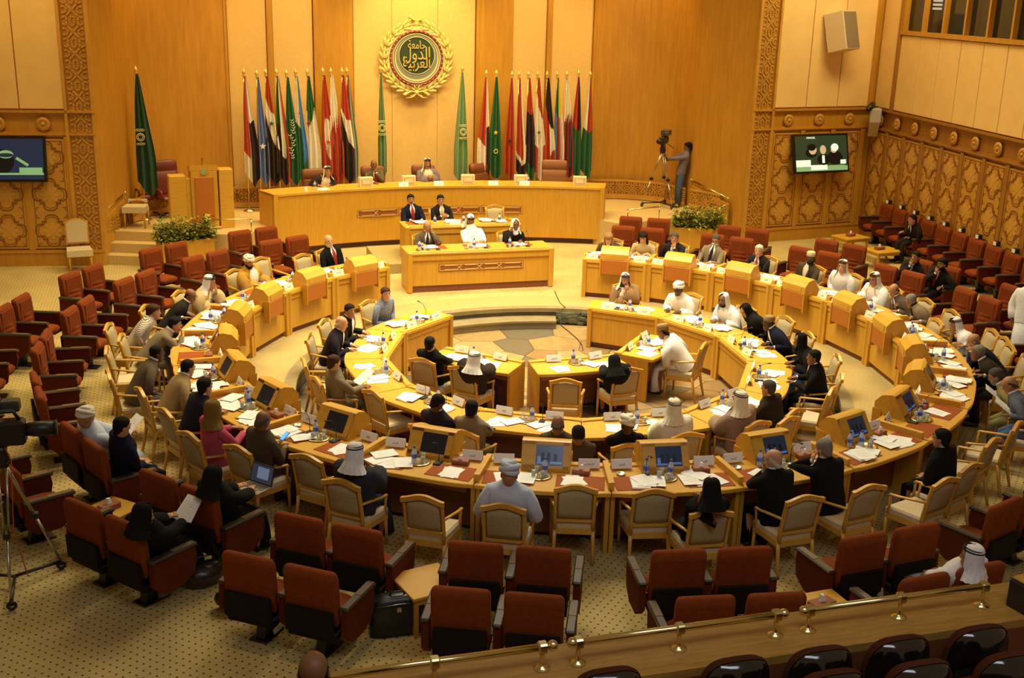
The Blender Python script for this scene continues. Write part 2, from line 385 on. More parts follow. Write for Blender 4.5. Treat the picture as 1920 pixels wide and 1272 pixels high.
def wallobj(name, p, q, mb, mats, label=None):
    o = mb.build(name, mats); o['kind'] = 'structure'; o.location = (p[0], p[1], 0); o.rotation_euler = (0, 0, math.atan2(q[1]-p[1], q[0]-p[0]))
    if label: o['label'] = label
    return o
def dado(o, x0, n, pitch=.92, zt=2.86, ztop=3.42, rosettes=True, rev=1):
    for k in range(n):
        c = put(PANEL, 'carved_panel', o); c.location = (x0+(k+.5)*pitch*rev, -.03, .40)
        if rosettes:
            r = put(ROS, 'rosette', o); r.location = (x0+(k+.5)*pitch*rev, -.05, 3.14); r.rotation_euler = (R(90), 0, 0)
            mb = MB(); c_ = x0+(k+.5)*pitch*rev; polyl(mb, [(c_-.40, 3.02), (c_+.40, 3.02)], .03, -.055, -.03, 0)
    return
def upper_panels(o, x0, n, pitch, z0, z1, name='fabric_panel', mt=None, rev=1):
    mb = MB(); mb.box(.012, -.05, z0, pitch-.012, 0, z1, 0, .006); me = mb.mesh(name, [mt or BEIGEU])
    for k in range(n):
        c = put(me, name, o); c.location = (x0+(k if rev > 0 else -(k+1))*pitch, 0, 0)
# front wing walls
def wing(name, p, q, L, band_w, band_at_end):
    mb = MB(); mb.box(0, 0, 0, L, .25, 8.2, 0)
    mb.box(0, -.07, 0, L, 0, .30, 0); mb.box(0, -.09, .30, L, 0, .36, 0)
    mb.box(0, -.04, 2.86, L, 0, 2.98, 0); mb.box(0, -.09, 2.90, L, 0, 2.94, 0); mb.box(0, -.10, 3.38, L, 0, 3.43, 0)
    o = wallobj(name, p, q, mb, [WALLW]); return o
LW = (-7.62, 9.74); LW2 = (-12.8, 10.40)
Llen = 5.22
wl = wing('wall_left', LW2, LW, Llen, .5, True)
dado(wl, Llen-.62-.92*5, 5)
upper_panels(wl, Llen-.62-.92*5, 5, .92, 3.46, 8.1)
mb = MB(); mb.box(Llen-.56, -.03, 0, Llen-.0, 0, 8.2, 0); lace(mb, Llen-.52, Llen-.09, .36, 8.0, .036, True, -.05, -.03, 1); mb.box(Llen-.62, -.10, 0, Llen-.56, 0, 8.2, 1); mb.box(Llen-.06, -.08, 0, Llen+.02, 0, 8.2, 1)
mb.build('carved_band', [CARVED, CARVE], wl)['kind'] = 'stuff'
mb = MB()
for k in range(6): x = Llen-.62-.92*k; mb.box(x-.07, -.075, .36, x+.07, 0, 2.88, 0, .01)
mb.build('pilaster_strips', [WALLW], wl)['kind'] = 'stuff'
RW = (7.98, 9.42); RW2 = (11.80, 9.88)
Rlen = (Vector(RW2)-Vector(RW)).length
wr = wing('wall_right_front', RW, RW2, Rlen, .5, False)
dado(wr, .62, 3, .96)
upper_panels(wr, .62, 3, .98, 3.46, 8.1)
mb = MB(); mb.box(0, -.03, 0, .56, 0, 8.2, 0); lace(mb, .09, .52, .36, 8.0, .036, True, -.05, -.03, 1); mb.box(.56, -.10, 0, .62, 0, 8.2, 1); mb.box(-.02, -.08, 0, .06, 0, 8.2, 1)
mb.build('carved_band', [CARVED, CARVE], wr)['kind'] = 'stuff'
mb = MB()
for k in range(4): x = .62+.96*k; mb.box(x-.07, -.075, .36, x+.07, 0, 2.88, 0, .01)
mb.build('pilaster_strips', [WALLW], wr)['kind'] = 'stuff'
# right side wall
SW = RW2; SW2 = (9.95, -5.0); sl = (Vector(SW2)-Vector(SW)).length
mb = MB(); mb.box(0, 0, 0, sl, .25, 5.38, 0); mb.box(0, 0, 5.38, .95, .25, 8.2, 0); mb.box(0, .25, 5.3, sl, .3, 8.2, 1)
mb.box(0, -.07, 0, sl, 0, .36, 0); mb.box(0, -.04, 2.86, sl, 0, 2.98, 0); mb.box(0, -.09, 2.90, sl, 0, 2.94, 0); mb.box(0, -.10, 3.38, sl, 0, 3.43, 0)
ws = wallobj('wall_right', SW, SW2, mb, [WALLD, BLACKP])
dado(ws, .06, 15, .92); upper_panels(ws, .06, 1, .92, 3.46, 8.1)
upper_panels(ws, 1.12, 14, .95, 3.46, 5.30)
mb = MB()
for k in range(17): x = .06+.92*k; mb.box(x-.07, -.075, .36, x+.07, 0, 2.88, 0, .01)
mb.box(.98, -.09, 3.43, 1.12, 0, 8.2, 0)
mb.build('pilaster_strips', [WALLD], ws)['kind'] = 'stuff'
mb = MB(); mb.box(1.12, -.10, 5.32, sl, .12, 5.42, 0); mb.box(1.12, -.07, 7.9, sl, .12, 8.05, 0)
for k in range(16): x = 1.16+.95*k; mb.box(x-.035, -.06, 5.42, x+.035, .12, 7.9, 0)
win = mb.build('window_1', [WALLW], ws); win['kind'] = 'structure'
DG = mat('dark_window_glass', (.02, .016, .012), .08)
for k in range(14):
    mb = MB(); mb.box(1.2+.95*k, .06, 5.42, 1.2+.95*k+.87, .08, 7.9, 0); mb.build('pane', [DG], win)
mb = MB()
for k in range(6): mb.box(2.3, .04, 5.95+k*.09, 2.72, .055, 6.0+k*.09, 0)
mb.build('painted_reflection_slats', [mat('painted_reflection_pale', (.35, .42, .5), .5, emit=.35)], win)['kind'] = 'stuff'  # glowing slats stand in for a reflection painted in front of the pane

# apse (stage back wall) ------------------------------------------------------
def wseg(name, pts, mt, z0=.65, z1=8.2, out=.25, parent=None, lab=None):
    mb = MB()
    for (a, b) in zip(pts, pts[1:]):
        d = Vector((b[0]-a[0], b[1]-a[1], 0)).normalized(); n = Vector((-d.y, d.x, 0))*out
        mb.add([(a[0], a[1], z0), (b[0], b[1], z0), (b[0]+n.x, b[1]+n.y, z0), (a[0]+n.x, a[1]+n.y, z0), (a[0], a[1], z1), (b[0], b[1], z1), (b[0]+n.x, b[1]+n.y, z1), (a[0]+n.x, a[1]+n.y, z1)],
               [(0, 1, 5, 4), (1, 2, 6, 5), (2, 3, 7, 6), (3, 0, 4, 7), (4, 5, 6, 7)], 0, False)
    o = mb.build(name, mt, parent)
    if parent is None: o['kind'] = 'structure'
    return o
YB = 12.9
def bez(p0, p1, p2, n=10): return [tuple(((1-t)**2*p0[i]+2*t*(1-t)*p1[i]+t*t*p2[i]) for i in (0, 1)) for t in [k/n for k in range(n+1)]]
wb = wseg('wall_back', [(-7.3, 13.25), (7.3, 13.25)], [WALLW], 0, 8.2)
wb['label'] = 'back wall of the stage'
Lc = bez((-4.62, YB-.02), (-6.9, YB-.1), (-7.15, 11.3), 14); Rc = bez((7.2, 11.0), (7.0, YB-.1), (4.95, YB-.02), 14)
wseg('wall_apse_left', [LW]+Lc[::-1], [WALLW], 0)
wseg('wall_apse_right', Rc[::-1]+[RW], [WALLW], 0)
def panel(name, x0, x1, dy, mt):
    mb = MB(); mb.box(x0, YB+dy, .65, x1, 13.3, 8.2, 0, .01); return mb.build(name, [mt], wb)
for x0, x1 in ((-4.60, -3.66), (-3.50, -2.52), (-1.50, -.52), (-.515, .68), (.685, 1.68), (2.70, 3.62), (3.78, 4.93)): panel('fabric_panel', x0, x1, 0.02, BEIGE)
for x0, x1, dy in ((-2.50, -1.52, -.06), (1.70, 2.68, -.06)): panel('wood_panel', x0, x1, dy, WALLW)
for x0, x1 in ((-3.65, -3.51), (3.63, 3.77), (-4.68, -4.61), (4.94, 5.01)): panel('wood_fin', x0, x1, -.05, WALLW)
# carved frieze along the stage floor
mb = MB()
def frieze(pts, z0, z1):
    for a, b in zip(pts, pts[1:]):
        L = math.hypot(b[0]-a[0], b[1]-a[1]); mb.M = Matrix.Translation((a[0], a[1], 0))@Matrix.Rotation(math.atan2(b[1]-a[1], b[0]-a[0]), 4, 'Z')
        mb.box(0, -.07, z0-.13, L, 0, z0, 1); mb.box(0, -.03, z0, L, 0, z1, 0); mb.box(0, -.06, z1, L, 0, z1+.05, 1)
        if L > .3: lace(mb, .02, L-.02, z0+.01, z1-.01, .035, False, -.055, -.03, 1)
    mb.M = None
frieze([(-4.9, 12.78), (4.9, 12.78)], .80, 1.14)
RR = [(x, y) for x, y in Rc[::-1]]
frieze([(5.0, 12.8), (6.0, 12.55), (6.75, 12.0), (7.1, 11.1)], .80, 1.14); frieze([(7.17, 10.9), (7.62, 10.0)], .80, 1.14)
frieze([(-7.1, 11.1), (-6.75, 12.0), (-6.0, 12.55), (-5.0, 12.8)], .80, 1.14)
fr = mb.build('trim_1', [CARVED, CARVE]); fr['kind'] = 'structure'; fr['label'] = 'carved interlace frieze along the foot of the stage wall'

# stage platform and side stairs
_arc = [(10.85*sin(R(t)), 10.85*cos(R(t))) for t in range(-20, 23, 3)]
stage = [(-7.55, 10.35), (-4.75, 9.45), (-4.15, 9.85)]+_arc+[(4.45, 9.35), (4.85, 9.3), (7.55, 10.25), (7.6, 13.3), (-7.6, 13.3)]
mb = MB(); mb.prism(stage, 0, SZ, 0); struct('floor_stage', mb, [STAGEC])
for s in (-1, 1):
    st = MB(); d = Vector((-s*.34, .94, 0))
    o0 = Vector((s*7.64, 9.76, 0)); wv = Vector((-s*.94, -.34, 0))
    for k in range(3):
        a = o0+d*(.30*k); b = a+wv*1.35; c = b+d*1.0; e = a+d*1.0
        P = [(q.x, q.y) for q in ((a, b, c, e) if s > 0 else (b, a, e, c))][::-1]
        st.prism(P, 0 if k == 0 else SZ/3*k-.002, SZ/3*(k+1)-(.004 if k == 2 else 0), 0)
    struct('floor_stairs', st, [STAGEC])
    # carved side cheek and brass handrail
    ck = MB(); p = Vector((s*7.70, 9.70, 0)); q = Vector((s*7.22, 11.0, 0)); L = (q-p).length
    ck.M = Matrix.Translation(p)@Matrix.Rotation(math.atan2(q.y-p.y, q.x-p.x), 4, 'Z')
    y0, y1 = (0, .05) if s > 0 else (-.05, 0)
    ck.prismy([(0, .0), (L, .0), (L, 1.28), (0, .98)], y0, y1, 0)
    for yy in ((-.02, 0.0),) if s < 0 else ((.05, .075),):
        lace(ck, .06, L-.06, .62, 1.02, .034, False, yy[0]-.03 if s < 0 else yy[0], yy[1] if s < 0 else yy[1]+.005, 1)
    o = ck.build('stair_cheek', [WALLW, CARVE]); o['kind'] = 'structure'
    h = thing('handrail', 'short sloping brass handrail beside the %s stage stairs' % ('right' if s > 0 else 'left'), 'handrail', p)
    r = MB(); a = Vector((-s*.02, .05, 1.12)); b = (q-p)+Vector((-s*.05, -.05, 1.42)); r.tube([a, b], .022, 8)
    r.build('rail', [BRASS], h)
    for e in (a, b):
        k = MB(); k.ellip(e, (.035, .035, .035), 8, 6); k.tube([e, e-Vector((0, 0, .16))], .014, 6); k.build('post', [BRASS], h)
# brass rails at the stage edge
def edge_rail(label, a, b, z):
    a = Vector((*a, z)); b = Vector((*b, z)); h = thing('stage_edge_rail', label, 'rail', a)
    r = MB(); r.tube([Vector((0, 0, .32)), b-a+Vector((0, 0, .32))], .016, 8); r.build('rail', [BRASS], h)
    for t in (0.02, .98):
        k = MB(); e = (b-a)*t; k.tube([e, e+Vector((0, 0, .33))], .014, 6); k.lathe([(.04, 0), (.04, .01), (.001, .01)], 8, c=e); k.ellip(e+Vector((0, 0, .33)), (.026,)*3, 8, 6); k.build('post', [BRASS], h)
edge_rail('low brass rail at the stage edge beside the lectern', (-5.35, 9.70), (-4.40, 9.60), SZ)
edge_rail('low brass rail at the stage edge beside the right planter', (4.75, 9.38), (5.75, 9.65), SZ)
# ---------------------------------------------------------------- desks
UNIT = 14.364
def w_of(r): return 2*r*math.tan(R(UNIT/2))
def desk_meshes(Rf, dep, zt, half, rail=True):
    """local frame: origin under the middle of the inner face, +y towards the seats; mesh set shared by all units of a ring"""
    wf = Rf*math.tan(half); wb = (Rf+dep)*math.tan(half)
    W = lambda y: (Rf+y)*math.tan(half)-.006
    D = {}
    mb = MB(); n = 8
    out = [(W(dep-.06)*(1-2*k/n), dep-.06+.06*(1-(1-2*k/n)**4)) for k in range(n+1)]
    top = [(-W(-.02), -.02), (W(-.02), -.02)]+out
    mb.prism(top, zt-.045, zt-.004, 0); ins = [(x*.992, .006+y*.985) for x, y in top]; mb.prism(ins, zt-.004, zt, 0)
    mb.prism([(-W(.02)+.02, .0), (W(.02)-.02, .0), (W(.1)-.02, .09), (-W(.1)+.02, .09)], zt, zt+.02, 0)
    D['worktop'] = mb.mesh('worktop', [WOODH])
    mb = MB(); mb.box(-W(0)+.075, .015, .10, W(0)-.075, .05, zt-.15, 0, .004); mb.box(-W(0)+.075, .0, zt-.15, W(0)-.075, .045, zt-.05, 0, .008)
    D['front_panel'] = mb.mesh('front_panel', [WOOD])
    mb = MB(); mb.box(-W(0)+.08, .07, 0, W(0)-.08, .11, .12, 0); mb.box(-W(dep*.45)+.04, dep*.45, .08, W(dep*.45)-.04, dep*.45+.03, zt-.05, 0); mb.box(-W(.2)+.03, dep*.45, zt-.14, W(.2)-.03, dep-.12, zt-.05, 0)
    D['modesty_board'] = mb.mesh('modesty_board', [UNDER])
    for s, nm in ((-1, 'l'), (1, 'r')):
        mb = MB(); a0 = W(0)+.002
        pts = [(s*(a0-.085), -.022), (s*(a0-.03), -.04), (s*a0, -.022), (s*W(.1), .10), (s*(W(.1)-.085), .10)]
        if s < 0: pts = pts[::-1]
        mb.prism(pts, 0, zt+.012, 0)
        pts = [(s*(W(.1)-.05), .1), (s*W(.1), .1), (s*W(dep-.14), dep-.14), (s*(W(dep-.14)-.05), dep-.14)]
        if s < 0: pts = pts[::-1]
        mb.prism(pts, 0, zt-.045, 0)
        D['side_'+nm] = mb.mesh('end_panel', [WOOD])
    mb = MB()
    if rail:
        for s in (1,):
            pts = [(s*(W(.1)-.034), .06), (s*(W(.06)+.034), .06), (s*(W(dep-.16)+.034), dep-.16), (s*(W(dep-.16)-.034), dep-.16)]
            mb.prism(pts, zt, zt+.085, 0, [(x*.997, y) for x, y in pts])
    D['rail'] = mb.mesh('divider_rail', [WOODH]) if rail else None
    return D
def place_desk(D, origin, rz, label, group, name='desk_unit', pads=(), railon=True):
    t = thing(name, label, 'desk', origin, rz, group)
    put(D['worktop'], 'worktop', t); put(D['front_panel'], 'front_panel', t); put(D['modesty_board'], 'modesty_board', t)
    put(D['side_l'], 'end_panel', t); put(D['side_r'], 'end_panel', t)
    if D['rail'] and railon: put(D['rail'], 'divider_rail', t)
    return t
ZT = .80; RF = 5.40; DEP = .86
DO = desk_meshes(RF, DEP, ZT, R(UNIT/2))
def console_meshes():
    mb = MB()
    prof = [(-.13, .86), (-.13, .99), (-.04, 1.09), (.09, 1.12), (.13, 1.11), (.30, .83), (.30, .80), (-.02, .80), (-.02, .86)]
    mb.prismx([(y, z) for y, z in prof[::-1]], -.29, .29, 0)
    mb.prismx([(y-.006, z-.0) for y, z in [(-.13, .88), (-.13, .975), (-.128, .975), (-.128, .88)]][::-1], -.20, .20, 0)
    body = mb.mesh('console_box', [WOODH])
    mb = MB(); mb.box(-.27, -.135, .56, .27, -.115, .86, 0, .006); ap = mb.mesh('rust_apron', [APRON])
    mb = MB(); mb.box(.27, -.15, .50, .30, -.03, .90, 0, .004); br = mb.mesh('side_bracket', [WOOD])
    mb = MB(); nrm = Vector((0, .28, .17)).normalized(); a = Vector((0, .13, 1.11)); b = Vector((0, .30, .83)); d = b-a
    def q(x, t, o): p = a+d*t+nrm*o; return (x, p.y, p.z)
    for (x0, x1, t0, t1) in ((-.27, .27, .02, .13), (-.27, .27, .87, .98), (-.27, -.20, .02, .98), (.12, .27, .02, .98)):
        mb.add([q(x0, t0, 0), q(x1, t0, 0), q(x1, t1, 0), q(x0, t1, 0), q(x0, t0, .012), q(x1, t0, .012), q(x1, t1, .012), q(x0, t1, .012)],
               [(0, 1, 2, 3), (4, 7, 6, 5), (0, 4, 5, 1), (1, 5, 6, 2), (2, 6, 7, 3), (3, 7, 4, 0)], 0)
    fr = mb.mesh('screen_frame', [WOODH])
    mb = MB(); mb.add([q(-.20, .13, .003), q(.12, .13, .003), q(.12, .87, .003), q(-.20, .87, .003)], [(0, 3, 2, 1)], 0); 
    s1 = mb.mesh('screen', [SCREEN])
    LIT = mat('lit_screen', (.010, .022, .055), .2, emit=.35); LIT2 = mat('lit_screen_figures', (.08, .15, .32), .2, emit=.45); LIT3 = mat('lit_screen_dark', (.004, .007, .012), .3)
    for (x0, x1, t0, t1, mi) in ((-.19, -.05, .72, .80, 1), (-.02, .11, .75, .82, 1), (-.13, -.09, .45, .7, 2), (-.05, -.01, .40, .7, 2), (.02, .06, .40, .7, 2), (.06, .10, .55, .78, 1)):
        mb.add([q(x0, t0, .005), q(x1, t0, .005), q(x1, t1, .005), q(x0, t1, .005)], [(0, 3, 2, 1)], mi)
    mb.m[0] = 0; s2 = mb.mesh('screen', [LIT, LIT2, LIT3])
    return body, ap, br, fr, s1, s2
CON = console_meshes()
mb = MB(); mb.box(-.28, -.19, 0, .28, .19, .006, 0, .003); PADM = mb.mesh('leather_pad', [PAD])
ordw = ['first', 'second', 'third', 'fourth', 'fifth', 'sixth', 'seventh', 'eighth', 'ninth', 'tenth', 'eleventh', 'twelfth']
UNITS = []
for s in (-1, 1):
    for k in range(11):
        ang = s*(22+UNIT*(k+.5)); p = polar(RF, ang); rz = face_to(p)+pi
        side = 'left' if s < 0 else 'right'
        lb = 'curved oak desk section, %s from the stage in the %s half of the outer ring' % (ordw[k], side)
        # the rail stands on local +x edge: for s<0 that is the edge nearer the front
        t = place_desk(DO, p, rz, lb, 'outer ring desk sections', railon=True)
        UNITS.append((ang, p, rz))
        for px in (-.42, .42):
            a = put(PADM, 'leather_pad', t); a.location = (px, .56, ZT)
        cx = 0
        c = thing('screen_console', 'oak screen console on the %s desk section from the stage, %s half' % (ordw[k], side), 'console', p, rz, 'screen consoles of the outer ring')
        put(CON[0], 'console_box', c); put(CON[1], 'rust_apron', c); put(CON[2], 'side_bracket', c); put(CON[2], 'side_bracket', c).location = (-.57, 0, 0); sf = put(CON[3], 'screen_frame', c)
        put(CON[5] if (k >= 8 and not (s < 0 and k == 8)) else CON[4], 'screen', sf)
# closing end panels of the horseshoe have rounded caps
DI = desk_meshes(2.88, .72, .75, R(27.7/2), rail=False)
DIl = desk_meshes(2.88, .72, .75, R(15.2), rail=False)
IU = [26.3, 54.0, 81.7, 109.4, 137.1, 164.8]
INNER = []
for s in (-1, 1):
    for k in range(5):
        ang = s*(IU[k]+IU[k+1])/2; p = polar(2.88*cos(R(13.85))*1.03, ang, PZ); rz = face_to(p)+pi
        lb = 'light oak desk section in the sunken ring, %s from the stage on the %s side' % (ordw[k], 'left' if s < 0 else 'right')
        place_desk(DI, p, rz, lb, 'inner ring desk sections'); INNER.append((ang, p, rz))
p = polar(2.88, 180, PZ); place_desk(DIl, p, face_to(p)+pi, 'light oak desk section closing the sunken ring opposite the stage', 'inner ring desk sections'); INNER.append((180, p, face_to(p)+pi))
# innermost cluster
for (a, b, lb) in (((-1.86, .80), (-.80, -.22), 'innermost oak desk holding the man in black with thinning hair'), ((-.74, -.20), (.76, -.16), 'middle innermost oak desk with its end beside the pale gap'),
                   ((.82, -.08), (1.72, .92), 'innermost oak desk of the man in pale robe and brown cap')):
    a = Vector((*a, 0)); b = Vector((*b, 0)); L = (b-a).length
    Dk = desk_meshes(9.0, .72, .75, math.atan(L/2/9.0), rail=False)
    mid = (a+b)/2; mid.z = PZ; d = (b-a).normalized(); rz = math.atan2(-d.y, -d.x)
    place_desk(Dk, mid, rz, lb, 'innermost desk sections'); INNER.append((None, mid, rz))
INNERMOST = INNER[-3:]

# ---------------------------------------------------------------- secretariat desks and dais
def inlay(mb, L, z0, z1, y=0):
    mb.box(-L/2, y-.012, z0, L/2, y, z1, 0)
    polyl(mb, [(-L/2+.02, z0+.02), (L/2-.02, z0+.02), (L/2-.02, z1-.02), (-L/2+.02, z1-.02)], .012, y-.02, y-.01, 1, True)
    n = 4 if L > 1.5 else 2; c = (z0+z1)/2; h = (z1-z0)*.28; P = (L-.1)/n
    for k in range(n):
        x = -L/2+.05+P*k
        polyl(mb, [(x+.08, c-h), (x+P-.10, c-h), (x+P+.0, c+h)] if k < n-1 else [(x+.08, c-h), (x+P-.03, c-h)], .014, y-.024, y-.01, 1)
        polyl(mb, [(x+.08, c+h), (x+P-.10, c+h), (x+P+.0, c-h)] if k < n-1 else [(x+.08, c+h), (x+P-.03, c+h)], .014, y-.024, y-.01, 1)
GI = mat('inlay_ground', (.26, .085, .016), .5); GL = mat('inlay_line', (.74, .44, .12), .5)
def sec_desk(loc, rz, w_, dep, zt, label, inl=True, z0=0):
    t = thing('secretary_desk', label, 'desk', loc, rz)
    m = MB(); m.box(-w_/2+.1, .03, .14, w_/2-.1, .07, zt-.16, 0, .004); m.box(-w_/2+.1, 0, zt-.17, w_/2-.1, .05, zt-.05, 0, .006); m.build('front_panel', [WOOD], t)
    m = MB(); m.box(-w_/2+.06, .05, 0, w_/2-.06, .09, .16, 0); m.build('plinth', [UNDER], t)
    m = MB(); m.box(-w_/2, -.02, zt-.05, w_/2, dep, zt, 0, .012); m.box(-w_/2+.02, .0, zt, w_/2-.02, .10, zt+.02, 0, .006); m.build('worktop', [WOODH], t)
    for s in (-1, 1):
        m = MB(); x = s*(w_/2-.05); m.box(x-.055, -.03, 0, x+.055, .10, zt+.015, 0, .02); m.box(x-.04, .10, 0, x+.04, dep-.05, zt-.05, 0); m.build('end_panel', [WOOD], t)
    if inl:
        m = MB(); inlay(m, 1.86, .44, .60, .03); m.build('inlaid_panel', [GI, GL], t)
    for s in (-.95, 0, .95):
        o = put(PADM, 'leather_pad', t); o.location = (s, .48, zt); o.scale = (1, .9, 1)
    return t
SEC = sec_desk((.11, 5.98, 0), 0, 3.20, .78, .86, 'long oak secretariat desk with inlaid front, facing the pit')
m = MB(); m.prism([(-1.75, 7.75), (1.9, 7.75), (1.9, 9.7), (-1.75, 9.7)], 0, .22, 0); o = m.build('floor_platform', [PLAINC]); o['kind'] = 'structure'
SEC2 = sec_desk((.18, 7.85, .22), 0, 2.70, .75, .80, 'second secretariat desk on a low platform behind the first', False)
# dais desk, arc of radius 10.7
DR = 10.70; DT = 1.45
t = thing('dais_desk', 'tall curved oak dais desk in front of the flags', 'desk', (0, DR, 0))
def arcb(mb, r0, r1, a0, a1, z0, z1, mi=0, n=24, off=DR):
    P = [(r0*sin(R(a0+(a1-a0)*k/n)), r0*cos(R(a0+(a1-a0)*k/n))-off) for k in range(n+1)]
    Q = [(r1*sin(R(a0+(a1-a0)*k/n)), r1*cos(R(a0+(a1-a0)*k/n))-off) for k in range(n+1)]
    for k in range(n):
        mb.prism([P[k], P[k+1], Q[k+1], Q[k]], z0, z1, mi)
A0, A1 = -21.2, 23.6
m = MB(); P = [(DR*sin(R(A0+(A1-A0)*k/30)), DR*cos(R(A0+(A1-A0)*k/30))-DR) for k in range(31)]; Q = [((DR+.06)*sin(R(A0+(A1-A0)*k/30)), (DR+.06)*cos(R(A0+(A1-A0)*k/30))-DR) for k in range(31)]
m.prism([*P, *Q[::-1]][::-1], .14, DT-.02, 0); m.build('curved_front', [WOOD], t)
m = MB(); arcb(m, DR+.10, DR+.2, A0+.4, A1-.4, 0, .16, 0, 20); m.build('plinth', [DKWOOD], t)
m = MB(); P = [((DR-.02)*sin(R(A0+(A1-A0)*k/30)), (DR-.02)*cos(R(A0+(A1-A0)*k/30))-DR) for k in range(31)]; Q = [((DR+.80)*sin(R(A0+(A1-A0)*k/30)), (DR+.80)*cos(R(A0+(A1-A0)*k/30))-DR) for k in range(31)]
m.prism([*P, *Q[::-1]][::-1], DT-.05, DT, 0); m.build('worktop', [WOODH], t)
for a in (A0, A1):
    m = MB(); s = -1 if a < 0 else 1
    arcb(m, DR-.035, DR+.76, a-s*.55, a, 0, DT+.012, 0, 2); m.build('end_panel', [WOOD], t)
m = MB()
for k in range(4):
    rr = DR-.004; am = -9.9+2.85+k*5.62
    m.M = Matrix.Translation((rr*sin(R(am)), rr*cos(R(am))-DR, 0))@Matrix.Rotation(-R(am), 4, 'Z'); inlay(m, 1.05, .74, .94, .0)
m.M = None; m.build('inlaid_panel', [GI, GL], t)

# ---------------------------------------------------------------- chairs
def armchair(label):
    """open-arm dining-style chair, camel-back, faces +y, origin on floor under the seat centre"""
    t = thing('armchair', label, 'chair')
    sw, bw, sh, H = .27, .245, .43, 1.0
    m = MB()      # seat rail
    m.prism([(-.225, -.23), (.225, -.23), (sw, .24), (-sw, .24)], sh-.085, sh-.015, 0); m.build('seat_frame', [CHWOOD], t)
    m = MB(); c = [(-.215, -.21), (.215, -.21), (sw-.005, .25), (-sw+.005, .25)]
    m.prism(c, sh-.015, sh+.035, 0); m.prism(c, sh+.035, sh+.06, 0, [(x*.9, y*.9+.0) for x, y in c]); m.build('seat', [UPHS], t)
    for s in (-1, 1):
        m = MB(); m.tube([(s*.245, .225, sh-.02), (s*.25, .235, .2), (s*.25, .24, 0)], [.024, .02, .016], 6, upv=(0, 1, 0)); m.build('leg', [CHWOOD], t)
        m = MB(); m.tube([(s*.215, -.21, sh), (s*.22, -.25, .2), (s*.225, -.30, 0)], [.026, .022, .017], 6, upv=(0, 1, 0)); m.build('leg', [CHWOOD], t)
    yb = lambda z: -.22-.10*max(0, (z-.45)/.5)**1.3
    m = MB()       # back frame: stiles, arched top rail, lower rail
    for s in (-1, 1): m.tube([(s*.215, yb(z), z) for z in (.40, .55, .70, .85, .93)], [(.022, .028)]*5, 6, upv=(0, 1, 0))
    xs = [-.245+.49*k/12 for k in range(13)]
    arch = [H-.055+.055*(cos(pi*x/.245)*.5+.5)**.8 for x in xs]
    lo = [z-.055 for z in arch]
    poly = list(zip(xs, arch))+list(zip(xs[::-1], lo[::-1]))
    m.prismy(poly, yb(.97)-.022, yb(.97)+.022, 0)
    m.prismy([(-.215, .535), (.215, .535), (.215, .50), (-.215, .50)], yb(.5)-.016, yb(.5)+.016, 0)
    m.build('back_frame', [CHWOOD], t)
    m = MB()       # upholstered back panel, padded both sides
    g = []
    for k in range(6):
        z = .545+(.90-.545)*k/5; e = .03 if 0 < k < 5 else .012
        g.append([(-.195, yb(z), z), (-.17, yb(z)-e, z), (0, yb(z)-e*1.1, z+(.03 if k == 5 else 0)), (.17, yb(z)-e, z), (.195, yb(z), z), (.17, yb(z)+e, z), (0, yb(z)+e*1.1, z+(.03 if k == 5 else 0)), (-.17, yb(z)+e, z)])
    m.loft(g, 0, True); m.build('back_cushion', [UPH], t)
    for s in (-1, 1):
        m = MB(); m.tube([(s*.225, yb(.72), .71), (s*.25, -.1, .69), (s*.275, .08, .665), (s*.28, .19, .655), (s*.275, .215, .63)], [(.02, .015), (.021, .015), (.023, .015), (.022, .015), (.014, .012)], 6, upv=(0, 0, 1))
        m.tube([(s*.275, .19, .65), (s*.262, .20, .54), (s*.255, .215, .40)], [.017, .016, .02], 6, upv=(0, 1, 0)); m.build('armrest', [CHWOOD], t)
    index(t); return t
ARM = armchair('x')
def wipe_proto(t): wipe(t)

